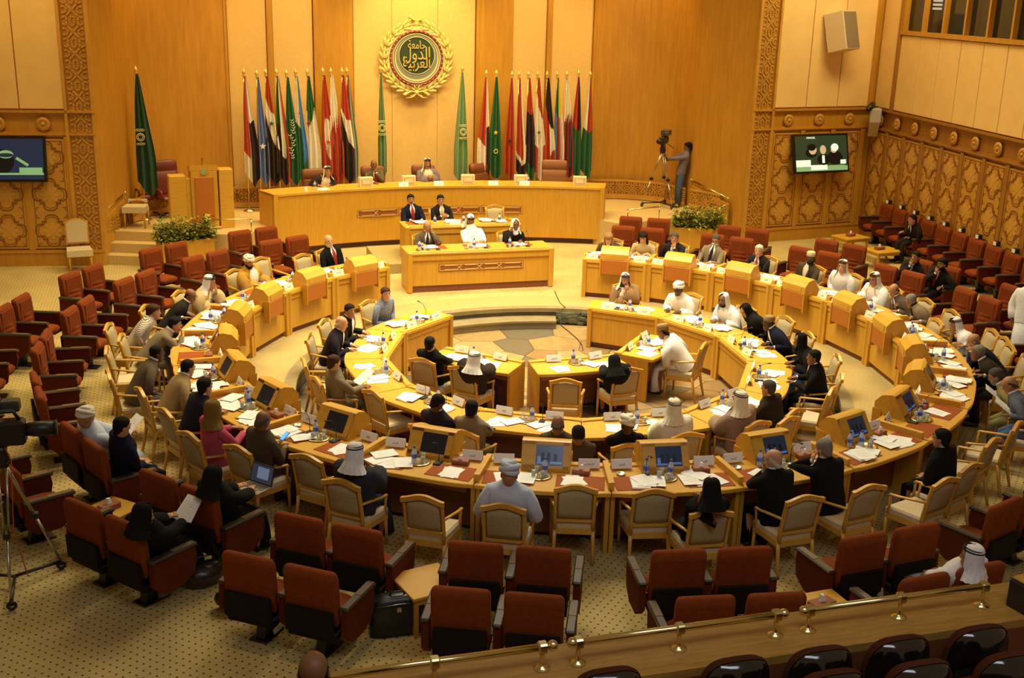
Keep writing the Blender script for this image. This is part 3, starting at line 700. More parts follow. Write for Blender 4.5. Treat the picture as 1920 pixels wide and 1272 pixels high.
def redseat():
    """auditorium seat on a pedestal, faces +y"""
    t = thing('auditorium_chair', 'x', 'chair')
    m = MB(); prof = [(-.205, .46), (-.215, .72), (-.235, .93), (-.262, .995), (-.31, 1.01), (-.345, .985), (-.345, .90), (-.315, .60), (-.29, .44)]
    rings = []
    for x, k in ((-.272, .72), (-.266, .88), (-.245, .98), (-.21, 1), (.21, 1), (.245, .98), (.266, .88), (.272, .72)):
        rings.append([(x, -.275+(y+.275)*k, z-(1-k)*.22*max(0, (z-.72)/.29)) for y, z in prof])
    m.loft(rings, 0, True)
    m.build('backrest', [VELVET], t)
    m = MB()       # ribbed inner cushion
    for k in range(4):
        z = .50+.085*k; m.tube([(-.15, -.205-.008*k, z), (.15, -.205-.008*k, z)], [(.045, .02)]*2, 8, upv=(0, 1, 0))
    m.prismx([(-.235, .46), (-.20, .46), (-.215, .93), (-.235, .93)], -.20, .20, 0); m.build('back_cushion', [VELVET], t)
    m = MB(); m.prismx([(-.30, .34), (-.355, .34), (-.360, .60), (-.32, .60)], -.25, .25, 0); m.prismx([(-.30, .26), (-.33, .34), (.05, .34), (.12, .30)], -.25, .25, 0); m.build('back_shell', [SEATBK], t)
    m = MB(); rings = []
    for y, w_, h in ((-.20, .22, .06), (-.05, .235, .075), (.12, .235, .08), (.22, .21, .07), (.27, .15, .04)):
        rings.append([(w_*cos(a), y, .42+h*sin(a) if sin(a) > 0 else .42+h*.9*sin(a)) for a in [2*pi*q/14 for q in range(14)]])
    m.loft(rings, 0, True); m.build('seat', [VELVET], t)
    m = MB(); m.lathe([(.055, .0), (.055, .3)], 10, c=(0, -.02, 0)); m.prismx([(-.09, .26), (.06, .26), (.0, .0), (-.15, .0)], -.05, .05, 0); m.box(-.10, -.2, 0, .10, .14, .02, 0, .006); m.build('pedestal', [BLACKP], t)
    for s, nm in ((-1, 'a'), (1, 'b')):
        x = s*.335
        m = MB(); pr = [(-.26, .60), (.27, .60), (.285, .50), (.25, .33), (.10, .235), (-.16, .235), (-.27, .34)]
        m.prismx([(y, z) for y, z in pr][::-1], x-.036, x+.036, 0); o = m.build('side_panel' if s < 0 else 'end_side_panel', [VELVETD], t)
        m = MB(); m.box(x-.048, -.28, .60, x+.048, .30, .645, 0, .014); m.box(x-.036, .0, .645, x+.036, .26, .649, 1)
        m.build('armrest' if s < 0 else 'end_armrest', [ARMTOP, mat('ribbed_armrest_inlay', (.13, .085, .05), .25)], t)
    index(t); return t
RED = redseat()
def seat_at(p, rz, label, group, last=True):
    return dup(RED, p, rz, label, group, skip=() if last else ('end_side_panel', 'end_armrest'))
def inview(p, mx=60):
    d = Vector(p)-CAMP; z = d.dot(FW); x = 960+FPX*d.dot(RT)/z; y = 636-FPX*d.dot(UP)/z
    return -mx < x < 1920+mx and -mx < y < 1272+mx
LADJ = (0, 0, 0, 0, 0, .6, 1.6, 1.2, 1.0, .3, .3)
def rowpt(row, ang):
    rr, cy = ((7.84, .14), (8.90, .30))[row]; q = cy*cos(R(ang)); return polar(q+math.sqrt(q*q-cy*cy+rr*rr), ang)
SIDEW = ['beside the stage stairs', 'by the planter', 'near the podium side', 'at the wall side']
for s in (-1, 1):
    sd = 'left' if s < 0 else 'right'
    for row, rr in ((0, 7.88), (1, 9.02)):
        for k in range(11):
            ang = -(28.2+14.28*k+LADJ[k]) if s < 0 else 30+14.45*k
            c = rowpt(row, ang); rz = face_to(c)
            if row == 1 and s > 0 and 3 < k < 10 and not k in (4,): 
                if not inview(c): continue
            for e in (-1, 1):
                off = Vector((cos(rz), sin(rz), 0))*(.335*e); q = c+off
                if not inview(q+Vector((0, 0, .5)), 90): continue
                lb = 'rust velvet seat, %s row, %s half, %s pair from the stage, sitter\'s %s' % ('front' if row == 0 else 'rear', sd, ordw[k], 'left' if e < 0 else 'right')
                seat_at(q, rz, lb, '%s row of paired rust velvet seats' % ('front' if row == 0 else 'rear'), e > 0)
# row of seats along the right wall
wallrow = [(1649, 383), (1677, 393), (1704, 402), (1735, 413), (1765, 425), (1795, 437), (1830, 449), (1864, 462), (1901, 475)]
pa = G(*wallrow[0], 1.16); pb = G(*wallrow[-1], 1.16)
dv = (pb-pa)/(len(wallrow)-1); rzw = math.atan2(dv.y, dv.x)+pi
m = MB(); m.prism([(10.35, 9.0), (9.6, 1.0), (10.6, 1.0), (11.45, 9.0)], 0, .15, 0); o = m.build('floor_wall_row_step', [CARPET]); o['kind'] = 'structure'
WROW = []
for i in range(11):
    q = pa+dv*i; q.z = .15; wx = SW[0]-(SW[1]-q.y)*(SW[0]-SW2[0])/(SW[1]-SW2[1]); q.x = wx-.50; WROW.append(q.copy())
    seat_at(q, rzw, 'dark red wall-row seat, %s from the carved corner' % ordw[i], 'seats in the row along the carved right wall', i == 0)
    t = thing('seat_tag', 'small white tag atop the %s wall-row seat from the carved corner' % ordw[i], 'tag', (q.x+.30, q.y, 1.15), rzw, 'white tags on the wall-row seats')
    m = MB(); m.box(-.05, -.09, .0, .07, .02, .11, 0, .01); m.build('clip_box', [BLACKP], t)
    m = MB(); m.box(-.045, .021, .02, .055, .026, .10, 0); m.build('card', [PAPER], t)
# armchairs: list of (back-top pixel, floor z, turn)
def chair_from(px, py, z0, label, group='armchairs with camel backs', turn=0, ctr=(0, 0)):
    b = G(px, py, z0+.97); r = face_to(b, ctr)+R(turn)
    c = b+Vector((-sin(r), cos(r), 0))*.32; c.z = z0
    return dup(ARM, c, r, label, group)
# ---------------------------------------------------------------- people
SK = {'light': (.56, .30, .16), 'tan': (.44, .21, .10), 'brown': (.22, .095, .042), 'dark': (.085, .036, .018)}
def skin(k): return mat('skin_'+k, SK[k], .5, spec=.35)
HAIRC = {'black': (.012, .009, .008), 'brown': (.07, .03, .014), 'grey': (.27, .24, .20), 'white': (.66, .61, .52), 'blond': (.36, .19, .07), 'darkgrey': (.09, .08, .07)}
def hairm(k): return mat('hair_'+k, HAIRC[k], .75, 'noise', tuple(x*.6 for x in HAIRC[k]), 12, bump=.6, spec=.15)
def cloth(k):
    C = {'black': ((.009, .008, .008),), 'navy': ((.010, .011, .028),), 'charcoal': ((.020, .016, .014),), 'grey': ((.12, .09, .06),), 'lightgrey': ((.24, .18, .11),), 'tan': ((.36, .24, .11),),
         'olive': ((.25, .20, .07),), 'greybrown': ((.075, .052, .030),), 'beige': ((.52, .38, .19),), 'white': ((.84, .83, .82),), 'cream': ((.80, .74, .58),), 'brown': ((.25, .14, .06),), 'gold_brown': ((.46, .25, .045),),
         'mauve': ((.30, .20, .15),), 'dkbrown': ((.035, .022, .014),), 'purple': ((.10, .08, .13),), 'pink': ((.50, .085, .13),), 'blue': ((.11, .18, .35),), 'bluegrey': ((.11, .12, .16),), 'jeans': ((.08, .12, .22),),
         'paleblue': ((.60, .66, .80),), 'violet': ((.022, .018, .030),), 'purplegrey': ((.20, .16, .20),), 'gold': ((.78, .56, .10),), 'red': ((.34, .03, .025),), 'yellow': ((.75, .58, .22),), 'oliveh': ((.22, .13, .03),), 'ltblue': ((.35, .42, .55),),  # pale blue cloth also puts the cool light's cast into the white robes
         'iridescent': ((.035, .038, .055),)}
    if k == 'pinstripe': return mat('cloth_striped', (.34, .26, .17), .85, 'stripe', (.07, .05, .04), 34)
    if k == 'bwstripe': return mat('cloth_black_white_stripes', (.80, .72, .58), .85, 'stripeh', (.10, .03, .03), 16)
    if k == 'patterned': return mat('cloth_blue_pattern', (.26, .27, .30), .85, 'noise', (.09, .15, .30), 5)
    c = C[k][0]; return mat('cloth_'+k, c, .9, 'noise', tuple(x*.86 for x in c), 5, bump=.25, spec=.15)
HPROF = [(-.128, .030, .030, .030), (-.122, .045, .052, .022), (-.100, .054, .070, .014), (-.075, .060, .082, .006), (-.045, .068, .091, 0), (-.015, .073, .095, -.002), (.02, .077, .096, -.004), (.055, .076, .094, -.006), (.085, .064, .080, -.008), (.105, .045, .058, -.010), (.118, .018, .024, -.010)]
def headr(z, e):      # skull outline at height z, grown by e
    if z >= .118:
        k = max(0, 1-(z-.118)/(e+.001)); k = k**.5; return (.018+e*1.6)*k, (.024+e*1.6)*k, -.010
    for a, b in zip(HPROF, HPROF[1:]):
        if a[0] <= z <= b[0]:
            k = (z-a[0])/(b[0]-a[0]); g_ = 1+.9*max(0, (z-.05)/.07); return a[1]+(b[1]-a[1])*k+e*g_, a[2]+(b[2]-a[2])*k+e*g_, a[3]+(b[3]-a[3])*k
    return .03, .03, .03
def head_ring_mesh():
    """head surface: centre of skull at origin, face towards +y"""
    mb = MB(); n = 20; rings = []
    prof = [(-.128, .030, .030, .030), (-.122, .045, .052, .022), (-.100, .054, .070, .014), (-.075, .060, .082, .006), (-.045, .068, .091, 0), (-.015, .073, .095, -.002), (.02, .077, .096, -.004), (.055, .076, .094, -.006), (.085, .064, .080, -.008), (.105, .045, .058, -.010), (.118, .018, .024, -.010)]
    for z, rx, ry, cy in prof:
        ring = []
        for k in range(n):
            a = 2*pi*k/n-pi/2; x = rx*cos(a); y = cy+ry*sin(a)
            f = max(0, sin(a))
            if -.07 < z < .03 and f > .9: y += .0
            ring.append((x, y, z))
        rings.append(ring)
    mb.loft(rings, 0, True)
    # nose, brow, lips, ears
    mb.loft([[(-.008, .086, .018), (.008, .086, .018), (0, .094, .018)], [(-.013, .086, -.012), (.013, .086, -.012), (0, .109, -.012)], [(-.017, .084, -.034), (.017, .084, -.034), (0, .116, -.031)], [(-.012, .082, -.042), (.012, .082, -.042), (0, .100, -.042)]], 0, True)
    for s in (-1, 1):
        mb.ellip((s*.078, -.006, -.012), (.010, .020, .032), 8, 6)
        mb.ellip((s*.030, .083, .026), (.024, .010, .007), 8, 4)
    return mb
HM = head_ring_mesh()
def eyes_mb():
    mb = MB()
    for s in (-1, 1): mb.ellip((s*.030, .086, .010), (.0115, .007, .0065), 8, 6, 0); mb.ellip((s*.030, .0925, .010), (.0065, .004, .0065), 6, 4, 1); 
    return mb
EYES = eyes_mb().mesh('eyes', [mat('eye_white', (.6, .52, .42), .3), mat('eye_iris', (.02, .01, .008), .2)])
mb = MB(); mb.ellip((0, .088, -.068), (.026, .008, .007), 10, 4); LIPS = mb.mesh('lips', [mat('lips', (.30, .09, .06), .5)])
def brows(hc):
    mb = MB()
    for s in (-1, 1): mb.tube([(s*.013, .093, .030), (s*.030, .095, .036), (s*.046, .086, .031)], [.004, .005, .003], 5)
    return mb.mesh('eyebrows', [hairm(hc)])
_hc = {}
def cached(k, fn):
    if k not in _hc: _hc[k] = fn()
    return _hc[k]
def shell(fr, top=.124, inflate=1.07, n=24, m=9, open_ang=0, zbot=-.03, zfront=.055, rbot=1.0, back=.0):
    """hair / cap shell: rings whose lower edge is zfront at the face and zbot at the nape"""
    mb = MB(); rings = []
    for j in range(m+1):
        t = j/m; ring = []
        for k in range(n):
            a = 2*pi*k/n-pi/2; fwd = max(0, sin(a))**.7 if sin(a) > 0 else 0
            sa = sin(a); zs_ = zbot*.15+.004
            ze = zs_+(zbot-zs_)*min(1, -sa*1.3) if sa < 0 else zs_+(zfront-zs_)*min(1, sa*1.25)
            z = top-(top-ze)*t**1.35
            rx_, ry_, cy_ = headr(max(z, -.06), (inflate-1)*.14); x = rx_*cos(a); y = cy_+ry_*sin(a)-back*max(0, -sin(a))
            if z < -.05: y = max(y, -.088-(inflate-1)*.1)
            ring.append((x, y, z))
        rings.append(ring)
    mb.loft(rings, 0, True, caps=True); return mb
def hair_mesh(kind, c):
    hm = hairm(c)
    if kind == 'short': mb = shell(0, .1265, 1.06, zbot=-.088, zfront=.068)
    elif kind == 'thin': mb = shell(0, .1215, 1.03, zbot=-.085, zfront=.088)
    elif kind == 'bald':       # fringe of hair round a bald crown
        mb = MB(); rings = []
        for u_, q in ((0, .98), (.15, 1.03), (.5, 1.04), (.85, 1.02), (1, .97)):
            rings.append([(.077*q*cos(a), -.006+.096*q*sin(a), (-.005-.075*max(0, -sin(a)))+u_*(.045+.018*abs(cos(a)))) for a in [R(6)-R(192)*k/20 for k in range(21)]])
        mb.loft(rings, 0, True, caps=False, closed=False)
    elif kind == 'wavy': 
        mb = shell(0, .135, 1.14, zbot=-.075, zfront=.065, back=.012)
        for k in range(16):
            a = -pi*.12-pi*.76*k/15*1.0; mb.ellip((.080*cos(a), -.01+.10*sin(a), -.03+.05*(k % 3)/2), (.026, .026, .035), 8, 5)
    elif kind == 'long':
        mb = shell(0, .133, 1.14, zbot=-.10, zfront=.068)
        for s in (-1, 1): mb.tube([(s*.06, -.02, .03), (s*.085, -.01, -.05), (s*.085, .0, -.14), (s*.075, .03, -.22)], [(.022, .045), (.028, .05), (.028, .045), (.012, .02)], 8, upv=(0, 1, 0))
        mb.tube([(0, -.08, 0), (0, -.09, -.10), (0, -.085, -.20)], [(.08, .03), (.085, .03), (.06, .02)], 10, upv=(0, 1, 0))
    return mb.mesh('hair', [hm])
def beard_mesh(c, full=True):
    mb = MB(); rings = []
    for z, q in ((-.040, 1.02), (-.065, 1.09), (-.095, 1.13), (-.125, 1.02), (-.140, .5)):
        rr = {-.040: (.068, .090, 0), -.065: (.063, .084, .003), -.095: (.056, .073, .012), -.125: (.044, .05, .02), -.140: (.03, .03, .024)}[z]
        rings.append([(rr[0]*q*cos(a), rr[2]+rr[1]*q*sin(a), z-(.040*max(0, sin(a))**2 if z > -.05 else (.020*max(0, sin(a))**2 if z > -.07 else 0))) for a in [R(-12)+R(204)*k/16 for k in range(17)]])
    if full: mb.loft(rings[0:], 0, True, caps=False, closed=False)
    mb.tube([(-.028, .090, -.062), (0, .098, -.052), (.028, .090, -.062)], [.005, .008, .005], 6)
    return mb.mesh('beard' if full else 'moustache', [hairm(c)])
def glasses_mesh():
    mb = MB()
    for s in (-1, 1):
        mb.torus((s*.031, .103, .008), .024, .0025, 14, 4, 0, Matrix.Rotation(pi/2, 3, 'X'), .8); mb.tube([(s*.055, .102, .012), (s*.082, .0, .008)], .0025, 4)
    mb.tube([(-.008, .106, .012), (.008, .106, .012)], .0025, 4); return mb.mesh('glasses', [BLACKP])
def drape(fr, z0=.10, zs=-.20, flare=.16, face=62, loose=1.0, wave=.006, seed=1):
    """cloth hanging from the crown, open at the face, falling on shoulders"""
    r_ = random.Random(seed); mb = MB(); rings = []; n = 36
    for j in range(13):
        t = j/12; ring = []
        for k in range(n+1):
            a = R(90+face*min(1, t*2.5+.35))+(R(360-2*face*min(1, t*2.5+.35)))*k/n
            if t < .42:
                u = t/.42; z = .140-.120*u**1.7; r = math.sqrt(max(.01, 1-(1-u)**2.0)); rx = .094*r; ry = .110*r
            else:
                u = (t-.42)/.58; z = .02-(.02-zs)*u; g_ = max(0, (u-.5)/.5)**1.3; rx = .094+.012*min(1, u*2)+(flare-.106)*g_; ry = .110+.004*min(1, u*2)+(flare*.85-.114)*g_
            w_ = 1+wave*12*sin(k*1.7+seed)*(max(0, t-.4)*1.2)
            ring.append((rx*cos(a)*w_, -.008+ry*sin(a)*w_-(.02 if t > .7 else 0), z))
        rings.append(ring)
    mb.loft(rings, 0, True, caps=False, closed=False); return mb
def agal_mesh():
    mb = MB(); M = Matrix.Rotation(R(7), 3, 'X')
    mb.torus((0, -.010, .078), .084, .0105, 24, 6, 0, M, 1.18); mb.torus((0, -.012, .098), .075, .0105, 24, 6, 0, M, 1.18); return mb.mesh('agal', [BLACKC])
def turban_mesh(style='omani'):
    mb = MB(); mb.ellip((0, -.008, .075), (.085, .100, .072), 20, 8)
    if style == 'omani': L = ((.045, .078, .024, 14, 8), (.068, .077, .026, -10, -10), (.092, .066, .025, 18, 12), (.112, .045, .022, -6, -16), (.060, .079, .02, 2, 20))
    elif style == 'round': L = ((.045, .078, .030, 6, 14), (.072, .080, .034, -4, -12), (.10, .070, .034, 4, 18), (.122, .045, .028, 2, -10))
    else: L = ((.048, .078, .026, 10, 6), (.080, .079, .028, -8, -6), (.106, .060, .026, 8, 6))
    for z, r, w_, tx, ty in L:
        mb.torus((0, -.008, z), r, w_, 22, 7, 0, Matrix.Rotation(R(tx), 3, 'X')@Matrix.Rotation(R(ty), 3, 'Y'), 1.2)
    return mb
def hijab_mb(zs=-.20, flare=.16, seed=1):
    mb = drape(0, zs=zs, flare=flare, face=44, seed=seed, wave=.004)
    # wrapped under the chin
    mb.tube([(-.072, .045, -.03), (-.055, .07, -.10), (0, .085, -.142), (.055, .07, -.10), (.072, .045, -.03)], [(.02, .016)]*5, 8)
    mb.loft([[(x*.062, .075+.01*(1-abs(x)), -.125), ] for x in (-1, -.5, 0, .5, 1)], 0, True, False, False) if False else None
    mb.ellip((0, .03, -.17), (.085, .075, .06), 14, 8); return mb
def kuma_mesh(c, c2=None):
    mb = MB(); mb.lathe([(.083, .035), (.087, .07), (.085, .115), (.07, .132), (.001, .136)], 24, c=(0, -.008, 0), sy=1.2, sx=.98); return mb.mesh('cap', [c])

def ik(a, b, l1, l2, pole):
    a = Vector(a); b = Vector(b); d = b-a; L = d.length
    if L > (l1+l2)*.995: b = a+d*((l1+l2)*.995/L); d = b-a; L = d.length
    L = max(L, abs(l1-l2)+.02)
    x = (l1*l1-l2*l2+L*L)/(2*L); h = math.sqrt(max(0, l1*l1-x*x)); u = d.normalized(); p = Vector(pole); p = (p-u*p.dot(u)); 
    p = p.normalized() if p.length > 1e-4 else Vector((0, 0, -1))
    return a+u*x+p*h, b
def hand_mb(mb, wrist, dirv, palm_n, side, curl=.5, mi=0, s=1.0):
    """palm, four unequal bent fingers and a thumb leaving the side of the palm"""
    d = Vector(dirv).normalized(); nrm = Vector(palm_n); nrm = (nrm-d*nrm.dot(d)); nrm = nrm.normalized() if nrm.length > 1e-3 else d.orthogonal().normalized()
    lat = d.cross(nrm)*side; w0 = Vector(wrist)
    rings = []
    for t, hw, th in ((-.02, .026, .020), (.02, .034, .017), (.06, .042, .015), (.09, .040, .012)):
        c = w0+d*t*s; rings.append([c+lat*(hw*s*cos(q))+nrm*(th*s*sin(q)) for q in [2*pi*k/8 for k in range(8)]])
    mb.loft(rings, mi, True)
    for i, (off, ln) in enumerate(((.030, .070), (.010, .080), (-.010, .074), (-.030, .058))):
        b = w0+d*.085*s+lat*off*s; c1 = .25*curl; c2 = .9*curl; c3 = 1.5*curl
        p1 = b+(d*cos(c1)+nrm*-0+(-nrm)*sin(c1))*ln*.45*s; p2 = p1+(d*cos(c2)-nrm*sin(c2))*ln*.33*s; p3 = p2+(d*cos(c3)-nrm*sin(c3))*ln*.25*s
        mb.tube([b-d*.01, p1, p2, p3], [.0095*s, .009*s, .008*s, .006*s], 6, mi)
    b = w0+d*.022*s+lat*.030*s; p1 = b+(d*.55+lat*.75-nrm*.2).normalized()*.040*s; p2 = p1+(d*.8+lat*.25-nrm*.45).normalized()*.032*s
    mb.tube([b-lat*.01, p1, p2], [.012*s, .010*s, .007*s], 6, mi)

PEOPLE = []
def person(desc, hpx, z0, outfit, head='short', hairc='black', skinc='tan', seat=None, ring=None, face=None, look=0, pitch=0, L='desk', Rr='desk', shirt='white', tie=None, beard=None, glasses=False,
           cover='white', seath=.47, group=None, trim=None, legs=True, headz=None, hatc=None, inner=None, chair=True, pose='sit', scale=1.0, deskz=.80, chairlabel=None, legc=None, tilt=0, under=None):
    """hpx: head centre in the survey; the torso is aimed from the hip on the seat to that sight line"""
    o_ = ray(*hpx)
    if seat is None:
        # seat chosen on its ring at the angle of the head
        hz = z0+1.18; h = G(hpx[0], hpx[1], hz); ang = math.degrees(math.atan2(h.x, h.y)); seat = polar(ring, ang, z0)
    seat = Vector((seat[0], seat[1], z0)); rz = face if face is not None else face_to(seat)
    for it in range(3):
        hip = seat+Vector((0, 0, seath+.09))-Vector((-sin(rz), cos(rz), 0))*.01
        # intersection of sight line with sphere about hip
        dd = o_.normalized(); oc = CAMP-hip; b = oc.dot(dd); rr = .70*scale; disc = b*b-(oc.dot(oc)-rr*rr)
        if disc > 0:
            c1 = CAMP+dd*(-b-math.sqrt(disc)); c2 = CAMP+dd*(-b+math.sqrt(disc))
            fwd = Vector((-sin(rz), cos(rz), 0))
            def cost(c):
                v = c-hip; return -v.z*1.6-(.25*v.dot(fwd))+(.6*max(0, -v.dot(fwd)-.15))
            hd = min((c1, c2), key=cost)
        else: hd = CAMP+dd*(-b)
        v = (hd-hip)
        if v.length > .725: v = v.normalized()*.725
        if v.z < .38: v.z = .38; v = v.normalized()*.70
        bk = -v.dot(Vector((-sin(rz), cos(rz), 0)))
        if ring is None or bk < .05: break
        seat = seat+Vector((sin(rz), -cos(rz), 0))*(bk-.02)*.25
    Mi = Matrix.Rotation(-rz, 3, 'Z')
    V = Mi@v; root_loc = seat
    t = thing('person', desc, 'person', root_loc, rz, group)
    H = Vector((0, -.01, seath+.09)); u = V.normalized(); HC = H+V; S = H+u*.505*scale; N = H+u*.60*scale
    lat = Vector((1, 0, 0)); lat = (lat-u*lat.dot(u)).normalized()
    # limit neck so head stays upright-ish
    hand_t = {}
    sh = {}
    out = {}
    for s, md in ((-1, L), (1, Rr)):
        p = S+lat*(.180*s)*scale-u*.03
        pole = Vector((s*.5, -.3, -1)); wr = None
        if isinstance(md, tuple): wr = Vector(md); nd = Vector((0, .2, 1)); pn = Vector((0, -1, 0)); pole = Vector((s*.6, 0, -1)); curl = 1.2
        elif md == 'desk': wr = Vector((s*.13, .36, deskz+.035)); nd = Vector((-s*.45, .9, -.05)); pn = Vector((0, 0, 1)); curl = .55
        elif md == 'write': wr = Vector((s*.10, .33, deskz+.05)); nd = Vector((-s*.5, .8, -.1)); pn = Vector((0, 0, 1)); curl = 1.0
        elif md == 'clasp': wr = Vector((s*.07, .30, deskz+.10)); nd = Vector((-s*.9, .4, .3)); pn = Vector((0, 1, .3)); curl = 1.1
        elif md == 'chin': wr = HC+Vector((s*.035, .10, -.19)); nd = Vector((-s*.15, -.02, 1)); pn = Vector((0, 1, 0)); pole = Vector((s*.5, .4, -1)); curl = 1.2
        elif md == 'cheek': wr = HC+Vector((s*.115, .045, -.15)); nd = Vector((-s*.25, 0, 1)); pn = Vector((s, .3, 0)); pole = Vector((s*.6, .5, -1)); curl = .7
        elif md == 'lap': wr = Vector((s*.09, .20, seath+.17)); nd = Vector((-s*.5, .8, 0)); pn = Vector((0, 0, 1)); curl = .6
        elif md == 'hold': wr = Vector((s*.10, .30, seath+.30)); nd = Vector((-s*.5, .8, .35)); pn = Vector((0, -.3, 1)); curl = 1.0
        elif md == 'arm': wr = Vector((s*.27, .16, .70)); nd = Vector((0, 1, -.15)); pn = Vector((0, 0, 1)); curl = .8
        elif md == 'down': wr = Vector((s*.26, .0, seath+.05)); nd = Vector((0, .3, -1)); pn = Vector((s, 0, 0)); curl = .5
        el, wr = ik(p, wr, .285*scale, .255*scale, pole); out[s] = (p, el, wr, nd, pn, curl)
    sk = skin(skinc); robe = outfit[0] in ('robe', 'bisht', 'abaya')
    # --- body: one mesh with torso, neck, head, arms, hands and legs
    mb = MB()
    # orientation of head
    HR = Matrix.Rotation(R(look), 4, 'Z')@Matrix.Rotation(R(tilt), 4, 'Y')@Matrix.Rotation(R(-pitch), 4, 'X')
    # trunk and neck and limbs share rings starting inside the trunk
    rings = []
    def ell(c, rx, ry, n=14):
        fw = u.cross(lat)*-1
        if fw.y < 0: fw = -fw
        return [c+lat*(rx*cos(2*pi*k/n))+fw*(ry*sin(2*pi*k/n)) for k in range(n)]
    for tt, rx, ry in ((-.02, .13, .10), (.15, .12, .095), (.32, .14, .10), (.46, .16, .085), (.53, .11, .07), (.575, .06, .058)): rings.append(ell(H+u*tt*scale, rx*scale, ry*scale))
    nk = HC-(HR@Vector((0, .012, .085)))*scale
    nkv = [nk+(HR.to_3x3()@Vector((.052*cos(2*pi*k/14), .054*sin(2*pi*k/14), 0))) for k in range(14)]
    rings.append(nkv); rings.append([nk+(HR.to_3x3()@Vector((.05*cos(2*pi*k/14), .052*sin(2*pi*k/14), .05))) for k in range(14)])
    mb.loft(rings, 0, True)
    mb.M = Matrix.Translation(HC)@HR@Matrix.Scale(1.0*scale, 4); hv = HM
    o0 = len(mb.v); mb.add(hv.v, hv.f, 0, True); mb.M = None
    for s in (-1, 1):
        p, el, wr, nd, pn, curl = out[s]
        mb.tube([p*.6+S*.4, p, el*.5+p*.5, el, el*.45+wr*.55, wr], [.045, .05, .042, .036, .034, .024], 8)
        hand_mb(mb, wr, nd, pn, s, curl)
    if legs:
        if pose == 'stand':
            for s in (-1, 1): mb.tube([H+Vector((s*.08, 0, -.02)), H*.5+Vector((s*.09, .04, .03)), Vector((s*.10, .02, .08)), (s*.11, .10, .045)], [.08, .055, .035, .03], 8)
        else:
          for s in (-1, 1): mb.tube([H+Vector((s*.07, .02, -.02)), (s*.10, .2, seath+.05), (s*.11, .36, seath+.03), (s*.11, .38, .30), (s*.11, .37, .08), (s*.11, .45, .045)], [.07, .068, .052, .046, .032, .03], 8)
    mb.build('body', [sk], t)
    # face
    def hput(me, nm=None):
        o = put(me, nm or me.name, t); o.matrix_local = Matrix.Translation(HC)@HR@Matrix.Scale(scale, 4); return o
    hput(EYES, 'eyes'); hput(LIPS, 'lips'); hput(cached(('br', hairc), lambda: brows(hairc)), 'eyebrows')
    if beard: hput(cached(('bd', beard), lambda: beard_mesh(beard.split('_')[0], not beard.endswith('_m'))), 'moustache' if beard.endswith('_m') else 'beard')
    if glasses: hput(cached('gl', glasses_mesh), 'glasses')
    seed = int(hpx[0]) % 5
    if head in ('short', 'thin', 'bald', 'wavy', 'long'): hput(cached(('h', head, hairc), lambda: hair_mesh(head, hairc)), 'hair')
    elif head == 'keffiyeh':
        hput(cached(('k', cover, seed), lambda: drape(0, seed=seed, zs=-.20, flare=.165).mesh('headcloth', [cloth(cover)])), 'headcloth'); hput(cached('ag', agal_mesh), 'agal')
    elif head == 'ghutra':
        hput(cached(('g', cover, seed), lambda: drape(0, seed=seed, zs=-.22, flare=.17, face=50).mesh('headcloth', [cloth(cover)])), 'headcloth')
    elif head in ('turban', 'turban_round'):
        st = 'omani' if head == 'turban' else 'round'
        hput(cached(('t', st, cover), lambda: turban_mesh(st).mesh('turban', [cloth(cover)])), 'turban')
    elif head == 'hijab':
        hput(cached(('hj', cover, seed), lambda: hijab_mb(seed=seed).mesh('headscarf', [cloth(cover)])), 'headscarf')
    elif head == 'cap': hput(cached(('cap', cover), lambda: kuma_mesh(mat('cap_'+cover, {'cream': (.62, .52, .30), 'brown': (.36, .22, .08)}[cover], .8, 'noise', {'cream': (.5, .38, .18), 'brown': (.16, .09, .03)}[cover], 14))), 'cap'); hput(cached(('h', 'bald', hairc), lambda: hair_mesh('bald', hairc)), 'hair')
    # --- clothes
    kind = outfit[0]; c = cloth(outfit[1])
    big = {'suit': 1.04, 'shirt': .95, 'robe': 1.14, 'bisht': 1.26, 'abaya': 1.10}[kind]
    tr = [(-.06, .19, .135), (.06, .195, .138), (.20, .190, .135), (.34, .208, .135), (.44, .215, .125), (.51, .195, .105), (.555, .12, .088), (.60, .075, .072), (.625, .066, .066)]
    if kind != 'suit': tr[-1] = (.622, .060, .060)
    fwv = u.cross(lat)*-1
    if fwv.y < 0: fwv = -fwv
    def tp(tt, a, o=0):    # point of the torso cloth surface
        for (t0, x0, y0), (t1, x1, y1) in zip(tr, tr[1:]):
            if t0 <= tt <= t1: break
        k = (tt-t0)/(t1-t0); k = max(0, min(1, k)); rx = (x0+(x1-x0)*k)*big+o; ry = (y0+(y1-y0)*k)*big+o
        if tt > .53: rx = (x0+(x1-x0)*k)*(1+(big-1)*.3)+o; ry = (y0+(y1-y0)*k)*(1+(big-1)*.3)+o
        return H+u*tt*scale+lat*(rx*cos(a)*scale)+fwv*(ry*sin(a)*scale)
    m = MB(); n = 22
    m.loft([[tp(tt, 2*pi*k/n) for k in range(n)] for tt in [-.06, 0, .06, .13, .20, .27, .34, .39, .44, .475, .51, .535, .56, .59, .61, .625]], 0, True, caps=False)
    slv = {'suit': (.070, .064, .052, .042), 'shirt': (.070, .058, .048, .040), 'robe': (.080, .082, .078, .066), 'bisht': (.095, .108, .115, .10), 'abaya': (.075, .07, .075, .065)}[kind]
    for s in (-1, 1):
        p, el, wr, nd, pn, curl = out[s]
        we = wr-(wr-el).normalized()*.01
        m.tube([p*.5+S*.5-u*.02, p-u*.01, p*.55+el*.45, el, el*.5+wr*.5, we], [slv[0]*.9, slv[0], slv[1]*1.08, slv[1], slv[2], slv[3]], 10)
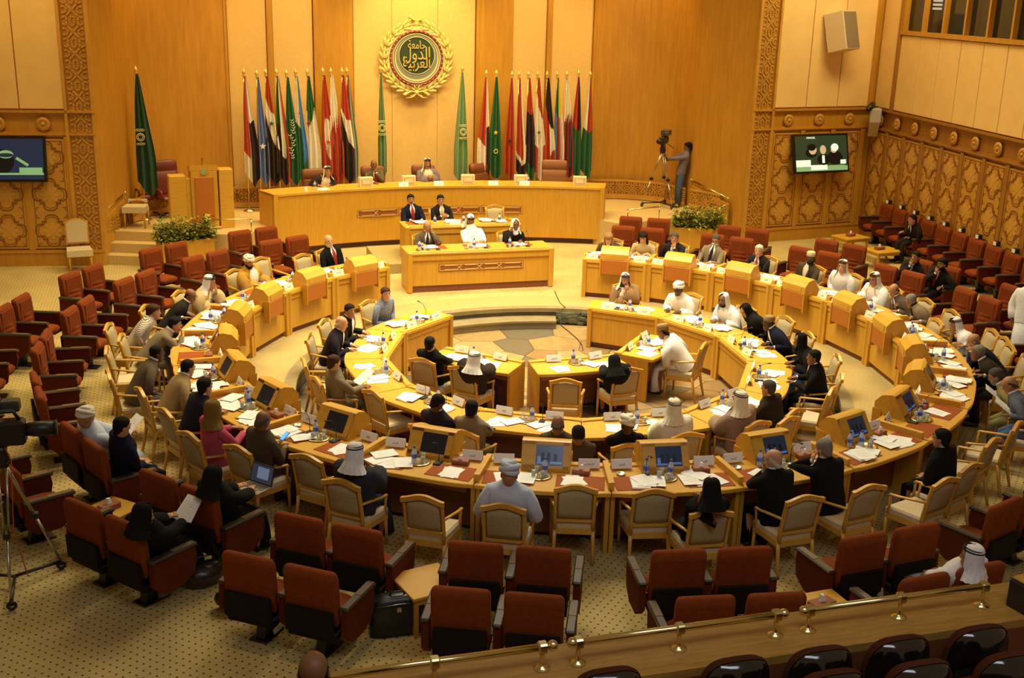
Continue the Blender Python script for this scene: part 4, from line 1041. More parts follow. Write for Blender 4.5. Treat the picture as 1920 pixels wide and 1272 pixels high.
    nm = {'suit': 'jacket', 'shirt': 'shirt', 'robe': 'robe', 'bisht': 'cloak', 'abaya': 'black_robe' if outfit[1] == 'black' else 'robe'}[kind]
    m.build(nm, [c], t)
    if kind in ('suit', 'bisht'):     # open front: shirt or robe showing, lapels, trim
        def wd(tt): return (.05+.30*(tt-.20)/.35) if kind == 'suit' else .30+.1*(tt/.5)
        lo = .20 if kind == 'suit' else -.04; ts = [lo+(.60-lo)*k/9 for k in range(10)]
        m = MB(); m.loft([[tp(tt, pi/2-wd(tt)+2*wd(tt)*k/6, .004) for k in range(7)] for tt in ts], 0, True, caps=False, closed=False); m.build('shirt_front', [cloth(shirt)], t)
        if kind == 'suit':
            if tie: m = MB(); m.loft([[tp(tt, pi/2+w_*k, .010) for k in (-1, 0, 1)] for tt, w_ in [(q, .16 if q < .5 else .10) for q in ts]], 0, True, caps=False, closed=False); m.build('tie', [cloth(tie)], t)
            m = MB(); m.loft([[tp(.615, 2*pi*k/20, .001)+u*(q*.024-.004) for k in range(21)] for q in (0, 1)], 0, True, caps=False, closed=False); m.build('shirt_collar', [cloth(shirt)], t)
            m = MB()
            for s in (-1, 1): m.loft([[tp(tt, pi/2+s*(wd(tt)-.03+.20*k*(1-abs(tt-.42)/.3)), .007+.004*k) for k in (0, 1)] for tt in ts], 0, True, caps=False, closed=False)
            m.build('lapels', [c], t)
            m = MB()
            for s in (-1, 1):
                p, el, wr, nd, pn, curl = out[s]; dv_ = (wr-el).normalized(); m.tube([wr-dv_*.03, wr+dv_*.008], [.031, .030], 8)
            m.build('cuffs', [cloth('white')], t)
        else:
            m = MB()
            for s in (-1, 1): m.loft([[tp(tt, pi/2+s*(wd(tt)+.12*k), .008) for k in (0, 1)] for tt in ts], 0, True, caps=False, closed=False)
            m.loft([[tp(.565, 2*pi*k/20, .008+.0*q)+u*(q*.03-.012) for k in range(21)] for q in (0, 1)], 0, True, caps=False, closed=False)
            m.build('gold_trim', [cloth(trim or 'gold')], t)
    elif kind in ('robe', 'shirt'):
        m = MB(); m.loft([[tp(.61, 2*pi*k/16, .004)+u*(q*.025) for k in range(17)] for q in (0, 1)], 0, True, caps=False, closed=False); m.build('collar', [c], t)
        if under:
            m = MB(); m.loft([[tp(tt, pi/2-.55+1.1*k/6, .010) for k in range(7)] for tt in (-.04, .1, .25, .4, .54)], 0, True, caps=False, closed=False); m.build('shirt_front', [cloth(under)], t)
    if legs:
        m = MB()
        if robe:
            lc = cloth(legc or (outfit[1] if kind != 'bisht' else outfit[1]))
            P = [H+Vector((0, 0, .0)), H*.6+Vector((0, 0, .02)), H*.3, Vector((0, 0, .04))] if pose == 'stand' else [H+Vector((0, -.02, -.03)), Vector((0, .12, seath+.07)), Vector((0, .30, seath+.05)), Vector((0, .43, seath-.02)), Vector((0, .46, .28)), Vector((0, .45, .06))]
            Rr_ = [(.175, .11), (.20, .10), (.205, .09), (.20, .085), (.20, .09), (.23, .12)]
            if pose == 'stand': Rr_ = [(.20, .15), (.23, .17), (.25, .19), (.28, .21)]
            m.tube(P, Rr_, 16, upv=(0, .6, .8) if pose != 'stand' else (0, 1, 0)); m.build('skirt', [lc], t)
        else:
            lc = cloth(legc or outfit[1])
            if pose == 'stand':
              for s in (-1, 1): m.tube([H+Vector((s*.06, 0, .04)), H+Vector((s*.085, 0, -.06)), H*.5+Vector((s*.09, .04, .03)), Vector((s*.10, .02, .07))], [.11, .105, .075, .062], 10)
            else:
              for s in (-1, 1): m.tube([H+Vector((s*.06, -.02, -.04)), (s*.09, .08, seath+.065), (s*.11, .30, seath+.05), (s*.11, .405, seath-.01), (s*.11, .40, .30), (s*.11, .385, .08)], [.09, .088, .072, .066, .058, .060], 10)
            m.build('trousers', [lc], t)
        for s in (-1, 1):
            fy = -.36 if pose == 'stand' else 0
            m = MB(); m.M = Matrix.Translation((0, fy, 0)); m.tube([(s*.11, .34, .045), (s*.11, .42, .045), (s*.11, .50, .032), (s*.11, .555, .025)], [(.036, .04), (.040, .04), (.042, .03), (.025, .02)], 8, upv=(0, 0, 1)); m.build('shoe', [BLACKP], t)
    PEOPLE.append((desc, seat.copy(), rz, z0, t, kind, hd.copy()))
    if chair: dup(ARM, (seat.x, seat.y, z0), rz, 'armchair occupied by the '+' '.join(desc.split()[:12]).rstrip(','), 'armchairs with camel backs')
    return t
# ---------------------------------------------------------------- exec chairs on the dais
def exec_chair(label, loc, rz, m_, H=1.2, w_=.58):
    t = thing('executive_chair', label, 'chair', loc, rz, 'high-backed leather chairs')
    m = MB(); m.box(-w_/2, -.27, .42, w_/2, .24, .54, 0, .04); m.build('seat', [m_], t)
    m = MB(); rings = []
    for z, k in ((.50, .95), (.60, 1), (.80, 1), (.82, .97), (.84, 1), (H-.26, 1), (H-.24, .96), (H-.22, 1), (H-.08, 1), (H-.02, .96), (H, .8)):
        yb = -.24-.12*(z-.5); d = .07*(1 if k > .96 else .75)
        rings.append([(w_/2*k, yb+d, z), (w_/2*k*.8, yb+d*1.2, z), (-w_/2*k*.8, yb+d*1.2, z), (-w_/2*k, yb+d, z), (-w_/2*k, yb-d, z), (w_/2*k, yb-d, z)])
    m.loft(rings, 0, True); m.build('backrest', [m_], t)
    for s in (-1, 1):
        m = MB(); m.tube([(s*(w_/2+.03), -.22, .66), (s*(w_/2+.04), .0, .70), (s*(w_/2+.03), .2, .68), (s*(w_/2+.0), .22, .50)], [.03, .036, .03, .02], 8); m.build('armrest', [m_], t)
    m = MB(); m.lathe([(.035, .08), (.035, .44)], 10); m.build('column', [BLACKP], t)
    m = MB()
    for k in range(5): a = 2*pi*k/5; m.tube([(0, 0, .11), (.28*cos(a), .28*sin(a), .07)], [.025, .018], 6); m.ellip((.29*cos(a), .29*sin(a), .03), (.03,)*3, 8, 6)
    m.build('star_base', [BLACKP], t); return t
def dais_pt(px, py, r, z): 
    g = G(px, py, z); a = math.atan2(g.x, g.y); return Vector((r*sin(a), r*cos(a), SZ))
for px, py, lb, w_ in ((614, 325, 'brown leather chair of the first speaker with white headcloth on the dais', .6), (703, 312, 'brown leather chair behind the man in grey suit on the dais', .6), (797, 310, 'brown leather chair of the chairman under the round emblem', .6)):
    p = dais_pt(px, py, 11.78, SZ+1.15); exec_chair(lb, p, face_to(p), LEATH, 1.12, w_)
p = dais_pt(921, 322, 12.0, SZ+1.1); exec_chair('empty brown leather chair turned sideways on the dais', p, face_to(p)+R(38), LEATH, 1.13, .60)
p = dais_pt(1041, 322, 11.9, SZ+1.1); exec_chair('large empty tufted brown leather chair at the right end of the dais', p, face_to(p), mat('tan_brown_leather', (.27, .10, .035), .4), 1.25, .66)
p = G(316, 330, SZ+.9); p = Vector((-6.15, 11.75, SZ)); exec_chair('dark red leather chair with tall back behind the lectern', p, R(-160), LEATHR, 1.35, .56)
p = Vector((-6.75, 12.05, SZ)); exec_chair('dark red leather chair partly behind the dark green flag', p, R(-150), LEATHR, 1.1, .5)

# ---------------------------------------------------------------- people on the stage and at the secretariat
def dp(desc, px, py, outfit, **k):
    p = dais_pt(px, py, 11.70, SZ+1.2); person(desc, (px, py), SZ, outfit, seat=p, chair=False, **k)
dp('man on the left of the dais in dark cloak with white headcloth and black cord', 614, 322, ('bisht', 'dkbrown'), head='keffiyeh', cover='white', skinc='tan', L='desk', Rr='desk', inner='white')
dp('balding man in grey suit and red tie, chin on hand, on the dais', 701, 309, ('suit', 'grey'), head='bald', hairc='darkgrey', skinc='brown', tie='red', L='chin', Rr='desk')
dp('chairman in purple-grey cloak and white headcloth below the round emblem', 801, 307, ('bisht', 'purplegrey'), head='keffiyeh', cover='white', skinc='tan', beard='black_m', L='clasp', Rr='clasp')
def sp(desc, px, py, outfit, y, z0, hz, **k):
    g = G(px, py, hz); person(desc, (px, py), z0, outfit, seat=(g.x, y), face=pi, deskz=k.pop('deskz', .80), **k)
sp('moustached man in navy suit and red tie at the rear secretariat desk', 770, 374, ('suit', 'navy'), 8.85, .22, 1.42, head='short', skinc='tan', tie='red', beard='black_m')
sp('dark-haired man in charcoal suit and pale yellow tie at the rear secretariat desk', 826, 375, ('suit', 'charcoal'), 8.85, .22, 1.42, head='short', skinc='tan', tie='yellow', L='clasp', Rr='clasp')
sp('grey-haired man in grey suit holding a phone to his ear at the front secretariat desk', 801, 425, ('suit', 'grey'), 7.02, 0, 1.25, head='bald', hairc='grey', skinc='tan', tie='violet', L='cheek', Rr='desk', pitch=20, deskz=.86)
sp('man in white robe and headcloth writing with bowed head at the front secretariat desk', 881, 410, ('robe', 'white'), 7.08, 0, 1.25, head='keffiyeh', cover='white', skinc='tan', beard='black', pitch=32, L='write', Rr='write', deskz=.86)
sp('woman in white headscarf and black robe resting her cheek on her hand', 966, 422, ('abaya', 'black'), 7.02, 0, 1.25, head='hijab', cover='white', skinc='brown', L='desk', Rr='cheek', deskz=.86, pitch=8)

# ---------------------------------------------------------------- outer ring, from the stage end clockwise down the left side and up the right
O = 6.60
def op(desc, px, py, outfit, **k): return person(desc, (px, py), 0, outfit, ring=k.pop('r', O), **k)
op('white-bearded man in black suit and red tie leaning back at the left stage end', 616, 452, ('suit', 'black'), head='bald', hairc='white', beard='white', skinc='light', tie='red', look=-8, L='lap', Rr='lap')
op('bearded man in cream turban and gold-brown cloak', 467, 491, ('bisht', 'gold_brown'), head='turban', cover='cream', beard='black', skinc='tan', look=-20, pitch=10, L='desk', Rr='desk')
op('man in white headcloth and cream cloak with hand at his mouth', 393, 530, ('bisht', 'beige'), head='keffiyeh', cover='white', skinc='tan', look=5, pitch=10, L='chin', Rr='desk', trim='gold')
op('bald man with glasses in dark suit on the upper left of the outer ring', 357, 555, ('suit', 'charcoal'), head='bald', hairc='black', skinc='brown', glasses=True, look=-15, pitch=15, tie='grey', L='desk', Rr='desk', r=6.75)
op('brown-haired woman in black and white striped top', 289, 585, ('shirt', 'bwstripe'), head='wavy', hairc='brown', skinc='light', L='lap', Rr='lap', look=-10, r=7.0)
op('dark-haired man in tan suit with hand on his face', 333, 602, ('suit', 'lightgrey'), head='short', skinc='tan', L='desk', Rr='chin', pitch=8, r=6.7)
op('dark-skinned man with glasses in grey-brown suit', 294, 663, ('suit', 'grey'), head='thin', hairc='black', skinc='dark', glasses=True, L='lap', Rr='lap', look=5, r=6.85)
op('man with thinning hair in tan suit leaning on the desk', 352, 690, ('suit', 'tan'), head='thin', hairc='black', skinc='tan', look=12, pitch=12, r=6.6)
op('man in near-black suit raising his fist with a pen', 384, 725, ('suit', 'violet'), head='short', skinc='tan', look=6, Rr='desk', L=(-.28, .42, 1.12), r=6.6)
op('woman in olive headscarf and pink jacket', 400, 770, ('shirt', 'pink'), head='hijab', cover='oliveh', skinc='tan', look=-5, r=6.75)
op('balding man in grey-brown suit looking at the phone in his hands', 493, 790, ('suit', 'greybrown'), head='bald', hairc='darkgrey', skinc='brown', pitch=20, L='hold', Rr='hold', r=6.62)
op('man in white headcloth and dark shimmering cloak with gold edges', 668, 850, ('bisht', 'iridescent'), head='keffiyeh', cover='white', skinc='tan', Rr='write', pitch=10, r=6.62)
op('man in pale blue turban and pale robe, back to the gallery', 956, 885, ('robe', 'paleblue'), head='turban_round', cover='paleblue', skinc='tan', L='arm', Rr='arm', scale=1.06, pitch=12, r=6.62)
op('woman in black headscarf and black robe at the near side of the outer ring', 1330, 915, ('abaya', 'black'), head='hijab', cover='black', skinc='brown', L='cheek', Rr='desk', pitch=12, r=6.55)
op('white-haired man with glasses in black suit, hand on mouth', 1450, 862, ('suit', 'black'), head='bald', hairc='white', skinc='light', glasses=True, L='chin', Rr='desk', look=28, r=6.55, chair=False)
op('grey-haired man in black suit leaning his forehead on his hand', 1545, 842, ('suit', 'black'), head='short', hairc='grey', skinc='light', L='cheek', Rr='desk', look=12, pitch=14, r=6.5, chair=False)
op('dark-haired man with glasses in black suit slumped in his armchair at the near right', 1766, 822, ('suit', 'black'), head='short', skinc='tan', glasses=True, L='lap', Rr='lap', look=10, r=6.85)
op('balding man in blue-grey jacket reading a sheet at the right edge', 1893, 722, ('suit', 'bluegrey'), head='bald', hairc='darkgrey', skinc='tan', pitch=28, L='hold', Rr='hold', look=6, legc='jeans', r=7.1)
op('bearded man with glasses in olive suit reading a paper', 1864, 700, ('suit', 'olive'), head='short', hairc='darkgrey', beard='grey', skinc='tan', glasses=True, pitch=20, L='hold', Rr='hold', look=4, r=6.95)
op('grey-haired man in dark brown suit on the right side', 1830, 657, ('suit', 'dkbrown'), head='short', hairc='grey', skinc='brown', L='desk', Rr='desk', look=6, r=6.75)
op('balding man in navy suit with hand at his brow, behind the man in dark brown', 1822, 636, ('suit', 'navy'), head='bald', hairc='grey', skinc='tan', L='cheek', Rr='desk', pitch=12, r=6.8)
op('man in white headcloth and white robe writing on the right side', 1790, 608, ('robe', 'white'), head='keffiyeh', cover='white', skinc='tan', L='write', Rr='write', look=10, pitch=14, r=6.75)
op('grey-haired man with glasses in grey jacket over black shirt', 1708, 564, ('suit', 'lightgrey'), head='short', hairc='grey', skinc='tan', glasses=True, shirt='black', pitch=20, L='desk', Rr='desk', look=12, r=6.62)
op('bald man in grey-brown suit with bowed head', 1676, 545, ('suit', 'grey'), head='bald', hairc='darkgrey', skinc='tan', tie='greybrown', pitch=26, L='desk', Rr='clasp', look=10, r=6.62)
op('man in sunglasses with white headcloth and gold-edged cloak', 1640, 524, ('bisht', 'white'), head='keffiyeh', cover='white', skinc='tan', glasses=True, L='desk', Rr='desk', look=8, pitch=10, r=6.62)
op('man in white headcloth and white robe sitting upright on the right side', 1580, 500, ('robe', 'white'), head='keffiyeh', cover='white', skinc='light', L='lap', Rr='lap', look=18, r=6.7)
op('bearded man in cream cap and brown-grey suit', 1520, 484, ('suit', 'greybrown'), head='cap', cover='cream', beard='black', skinc='dark', shirt='cream', L='desk', Rr='lap', look=20, r=6.62)
op('white-haired man in charcoal suit with clasped hands', 1423, 470, ('suit', 'charcoal'), head='short', hairc='white', skinc='light', tie='red', L='clasp', Rr='clasp', look=12, r=6.62)
op('balding man in grey suit and dark tie looking down at the upper right', 1343, 450, ('suit', 'lightgrey'), head='thin', hairc='darkgrey', skinc='tan', tie='violet', pitch=28, L='desk', Rr='desk', r=6.55)
op('dark-haired man in dark suit and pale blue tie with hand on chin', 1265, 447, ('suit', 'charcoal'), head='short', hairc='darkgrey', skinc='tan', tie='ltblue', L='chin', Rr='lap', look=6, r=6.65)
op('woman with long dark hair in beige jacket', 1206, 446, ('shirt', 'beige'), head='long', hairc='black', skinc='light', pitch=22, L='write', Rr='write', r=6.55)
op('woman with long blond hair in brown jacket at the right stage end', 1141, 448, ('suit', 'greybrown'), head='long', hairc='blond', skinc='light', shirt='black', pitch=18, L='desk', Rr='desk', r=6.55)

# ---------------------------------------------------------------- sunken ring
I = 3.95
def ip(desc, px, py, outfit, **k): return person(desc, (px, py), PZ, outfit, ring=k.pop('r', I), deskz=.75, **k)
ip('man in white headcloth and brown cloak writing at the first sunken desk on the right', 1172, 525, ('bisht', 'brown'), head='keffiyeh', cover='white', beard='black', skinc='tan', L='chin', Rr='write', pitch=8, trim='cream', face=R(168))
ip('dark-skinned man in round white turban and white robe', 1272, 542, ('robe', 'white'), head='turban_round', cover='white', skinc='dark', L='desk', Rr='desk', look=8, r=3.9)
ip('bearded man in loose white headcloth and white robe', 1357, 563, ('robe', 'white'), head='ghutra', cover='white', beard='black', skinc='brown', L='desk', Rr='desk', look=10, pitch=10)
ip('woman in black robe with red-edged black headscarf, head bowed', 1399, 583, ('abaya', 'black'), head='hijab', cover='black', skinc='tan', pitch=34, L='lap', Rr='lap', r=4.1)
ip('man in brown cap and navy suit with glasses', 1441, 606, ('suit', 'navy'), head='cap', cover='brown', skinc='dark', glasses=True, L='desk', Rr='desk', look=10, r=3.95)
ip('woman in black headscarf and robe with blue cloth in her lap', 1500, 640, ('abaya', 'black'), head='hijab', cover='black', skinc='brown', L='desk', Rr='desk', look=10, legc='blue', r=4.05)
ip('dark-haired man in black suit and red tie on the right of the sunken ring', 1526, 670, ('suit', 'black'), head='short', skinc='brown', tie='red', L='desk', Rr='desk', look=8, r=4.05)
ip('man with dark hair in plain black suit, back to the near right desks', 1441, 728, ('suit', 'dkbrown'), head='short', hairc='darkgrey', skinc='tan', L='desk', Rr='desk', look=10, r=3.95)
ip('man in white headcloth and mauve-brown cloak with gold collar', 1386, 750, ('bisht', 'mauve'), head='keffiyeh', cover='cream', skinc='tan', L='desk', Rr='desk', look=14, r=3.9)
ip('man in white headcloth and cream-white cloak with gold stripe', 1263, 765, ('bisht', 'cream'), head='keffiyeh', cover='cream', skinc='tan', L='desk', Rr='desk', r=3.9)
ip('person in white turban with yellow crown and black waistcoat', 1175, 795, ('shirt', 'black'), head='turban_round', cover='cream', skinc='dark', L='desk', Rr='desk', pitch=10, r=3.95)
ip('bald man in dark olive-brown jacket bending over the desk', 1046, 795, ('suit', 'greybrown'), head='bald', hairc='darkgrey', skinc='brown', L='desk', Rr='desk', pitch=34, r=4.0)
ip('dark-haired person bent down beside the bald man', 1084, 812, ('suit', 'greybrown'), head='short', skinc='brown', L='lap', Rr='lap', pitch=40, r=4.15, chair=False)
ip('short-haired man in brown striped jacket seen from behind', 886, 766, ('suit', 'pinstripe'), head='short', skinc='dark', L='desk', Rr='desk', pitch=14, r=3.95)
ip('man in dark violet suit leaning far to the right over papers', 822, 755, ('suit', 'violet'), head='short', skinc='dark', L='desk', Rr='desk', pitch=34, look=-20, r=4.0)
ip('grey-brown-haired man in khaki jacket holding papers', 628, 680, ('suit', 'lightgrey'), head='short', hairc='brown', skinc='light', L='hold', Rr='desk', look=6, pitch=8, legc='grey', r=3.95)
ip('white-haired man in black suit with open collar on the left', 640, 607, ('suit', 'violet'), head='bald', hairc='white', skinc='light', L='desk', Rr='desk', pitch=14, r=3.95)
ip('dark-haired man in dark suit turning towards his white-haired neighbour', 656, 583, ('suit', 'charcoal'), head='short', skinc='tan', L='desk', Rr='desk', look=-30, r=3.95)
ip('short-haired woman in blue patterned blouse', 723, 551, ('shirt', 'patterned'), head='short', hairc='brown', skinc='light', L='lap', Rr='lap', look=-25, r=3.9)
# innermost
def cp(desc, px, py, outfit, idx, off, **k):
    a, mid, rz = INNERMOST[idx]; d = Vector((cos(rz), sin(rz), 0)); nn = Vector((-sin(rz), cos(rz), 0))
    s = mid+d*off+nn*(1.02+k.pop('back', 0)); return person(desc, (px, py), PZ, outfit, seat=s, face=rz+pi, deskz=.75, **k)
cp('balding man in black suit seen from behind at the innermost desks', 806, 645, ('suit', 'black'), 0, .38, head='thin', hairc='black', skinc='tan', L='desk', Rr='desk')
cp('man in white headcloth and dark cloak at the innermost desks', 889, 675, ('bisht', 'dkbrown'), 0, -.34, head='keffiyeh', cover='white', skinc='tan', L='desk', Rr='desk', pitch=10)
cp('woman in black headscarf leaning over the middle innermost desk', 1152, 682, ('abaya', 'black'), 1, -.42, head='hijab', cover='black', skinc='tan', L='desk', Rr='desk', pitch=22)
cp('man in brown cap and loose white robe writing at the innermost desks', 1243, 622, ('robe', 'white'), 2, .10, head='cap', cover='brown', skinc='brown', L='write', Rr='write', pitch=16)

# ---------------------------------------------------------------- people in the velvet seats
def rp(desc, px, py, outfit, p, rz=None, z0=0, **k):
    person(desc, (px, py), z0, outfit, seat=p, face=face_to(p) if rz is None else rz, seath=.45, chair=False, **k)
def slot(s, row, k, e):
    ang = -(28.2+14.28*k+LADJ[k]) if s < 0 else 30+14.45*k; c = rowpt(row, ang); rz = face_to(c); return c+Vector((cos(rz), sin(rz), 0))*(.335*e)+Vector((-sin(rz), cos(rz), 0))*.05
rp('dark-haired man in dark suit reclining in the wall row', 1711, 412, ('suit', 'charcoal'), WROW[3].to_2d(), rzw, z0=.15, head='short', skinc='tan', tie='black', L='lap', Rr='arm', glasses=False)
rp('dark-haired man in dark suit with knuckles at his mouth, rear velvet row on the right', 1717, 482, ('suit', 'charcoal'), slot(1, 1, 3, 1).to_2d(), head='short', skinc='tan', L='lap', Rr='chin')
rp('curly-haired man with glasses in dark suit and red tie, rear velvet row on the right', 1766, 495, ('suit', 'charcoal'), slot(1, 1, 3, -1).to_2d(), head='wavy', hairc='black', beard='black', glasses=True, skinc='tan', tie='red', L='arm', Rr='chin')
rp('man in cream turban and pale robe reading in the front velvet row', 160, 783, ('robe', 'paleblue'), slot(-1, 0, 6, -1).to_2d(), head='turban', cover='cream', skinc='tan', L='hold', Rr='hold', pitch=12)
rp('dark-haired man in navy suit sitting in the front velvet row', 228, 800, ('suit', 'navy'), slot(-1, 0, 6, 1).to_2d(), head='short', skinc='light', L='lap', Rr='lap', pitch=10)
rp('woman in black robe and headscarf typing on a laptop', 400, 897, ('abaya', 'black'), slot(-1, 0, 7, 1).to_2d(), head='hijab', cover='black', skinc='light', L='hold', Rr='hold', look=-25, pitch=12)
rp('woman in black robe and headscarf holding papers in the rear velvet row', 268, 968, ('abaya', 'black'), slot(-1, 1, 7, 1).to_2d(), head='hijab', cover='black', skinc='light', L='hold', Rr='hold', look=-30, pitch=10)
rp('man in loose white headcloth slouching in the rear velvet row near the gallery', 1822, 1045, ('robe', 'white'), slot(1, 1, 10, 1).to_2d(), head='keffiyeh', cover='white', skinc='tan', L='lap', Rr='lap', look=30, legc='ltblue')
# ---------------------------------------------------------------- emblem
def text_mesh(txt, size, mt, depth=.01, name='lettering', align='CENTER', space=1.0):
    cu = bpy.data.curves.new(name, 'FONT'); cu.body = txt; cu.size = size; cu.extrude = depth/2; cu.align_x = align; cu.align_y = 'CENTER'; cu.space_character = space; cu.resolution_u = 3
    ob = bpy.data.objects.new(name, cu); col.objects.link(ob); dg = bpy.context.evaluated_depsgraph_get(); dg.update()
    me = bpy.data.meshes.new_from_object(ob.evaluated_get(dg)); me.name = name; me.materials.clear(); me.materials.append(mt)
    bpy.data.objects.remove(ob); bpy.data.curves.remove(cu); return me
EM = thing('wall_emblem', 'large round emblem with gold wreath and calligraphy on the stage wall', 'emblem', (.10, 12.88, 4.40))
DKG = mat('emblem_dark_green', (.035, .06, .022), .45); EMR = mat('emblem_red', (.28, .03, .02), .5); EMW = mat('emblem_cream', (.80, .66, .38), .5); WR = mat('wreath_gold_cream', (.78, .66, .22), .45, 'noise', (.62, .50, .14), 5)
def disc(mb, r, y0, y1, mi=0, n=48, cx=0, cz=0): mb.prismy([(cx+r*cos(2*pi*k/n), cz+r*sin(2*pi*k/n)) for k in range(n)], y0, y1, mi)
m = MB(); disc(m, .74, -.10, 0, 0); m.build('backing_disc', [EMW], EM)
m = MB(); m.torus((0, -.10, 0), .675, .032, 48, 6, 0, Matrix.Rotation(pi/2, 3, 'X')); m.build('red_ring', [EMR], EM)
m = MB()
for k in range(36): a = 2*pi*k/36; m.ellip((.675*cos(a), -.13, .675*sin(a)), (.016, .008, .016), 6, 4)
m.build('ring_links', [GOLD], EM)['kind'] = 'stuff'
m = MB(); disc(m, .63, -.115, -.09, 0); m.build('dark_disc', [DKG], EM)
m = MB()
def cres(mb, r, w0, w1, y, n=48):     # crescent-like ring, thick at the bottom
    P = [(r*cos(a), r*sin(a)) for a in [2*pi*k/n for k in range(n)]]; 
    o_ = [(r*cos(2*pi*k/n), r*sin(2*pi*k/n)) for k in range(n)]; i_ = [((r-(w0+w1)/2)*cos(2*pi*k/n), (w1-w0)/2+(r-(w0+w1)/2)*sin(2*pi*k/n)) for k in range(n)]
    for k in range(n):
        j = (k+1) % n; mb.add([(o_[k][0], y, o_[k][1]), (o_[j][0], y, o_[j][1]), (i_[j][0], y, i_[j][1]), (i_[k][0], y, i_[k][1])], [(0, 1, 2, 3)], 0)
cres(m, .62, .018, .03, -.122); cres(m, .575, .010, .05, -.124)
m.torus((0, -.122, .07), .465, .010, 44, 5, 0, Matrix.Rotation(pi/2, 3, 'X'))
m.build('cream_rings', [EMW], EM)
m = MB(); cres(m, .545, .006, .13, -.119); m.build('grey_crescent', [mat('emblem_grey', (.24, .24, .17), .5)], EM)
ar = [('\ufe9f\ufe8e\ufee3\ufecc\ufe94'[::-1], .15, .33), ('\u0627\ufedf\ufeaa\u0648\u0644'[::-1], .23, .11), ('\u0627\ufedf\ufecc\ufeae\ufe91\ufef4\ufe94'[::-1], .20, -.12)]
for tx, sz, dz in ar:
    try:
        me = text_mesh(tx, sz*1.7, mat('emblem_lettering', (.72, .50, .14), .45), .02)
        o = put(me, 'calligraphy', EM); o.location = (0.0, -.13, dz); o.rotation_euler = (R(90), 0, 0)
        W_ = max(v.co.x for v in me.vertices)-min(v.co.x for v in me.vertices); o.scale = ((.46 if dz > .2 else .70)/max(W_, .01),)+(1.12, 1) if W_ > .01 else (1, 1, 1)
    except Exception as e: print('text', e)
m = MB()
leaf = [(0, 0), (.05, .05), (.045, .12), (0, .19), (-.045, .12), (-.05, .05)]
for s in (-1, 1):
    for k in range(17):
        a = R(-100+k*11.2) if s > 0 else R(280-k*11.2)
        for off, rr in ((-.42, .79), (.0, .84), (.42, .89)):
            c = Vector((rr*cos(a), 0, rr*sin(a))); d = a+s*(pi/2)+off*-s*1.0
            m.M = EMM = Matrix.Translation((c.x, -.07-.03*(k % 2), c.z))@Matrix.Rotation(-(d-pi/2), 4, 'Y'); m.ellip((0, 0, .07), (.042, .020, .105), 6, 5, 0)
m.M = None
m.build('laurel_wreath', [WR], EM)['kind'] = 'stuff'
m = MB(); m.ellip((0, -.12, -.86), (.07, .05, .07), 10, 8)
for s in (-1, 1):
    m.tube([(0, -.12, -.86), (s*.14, -.12, -.82), (s*.30, -.10, -.93), (s*.36, -.08, -.90)], [(.04, .015), (.06, .02), (.045, .02), (.02, .01)], 8); m.tube([(0, -.12, -.88), (s*.13, -.12, -.98), (s*.28, -.10, -1.0)], [(.035, .015), (.05, .02), (.02, .01)], 8)
    m.tube([(0, -.12, -.84), (s*.16, -.13, -.72), (s*.06, -.13, -.68), (0, -.12, -.80)], .018, 6)
m.build('ribbon_bow', [WR], EM)
m = MB()
for s in (-1, 1): m.tube([(s*.04, -.10, .92), (s*.16, -.12, 1.0), (s*.22, -.12, 1.06)], [(.04, .02), (.035, .02), (.005, .005)], 6)
m.ellip((-.17, -.12, 1.02), (.06, .03, .05), 8, 5, 0); m.build('wreath_tips', [WR], EM)

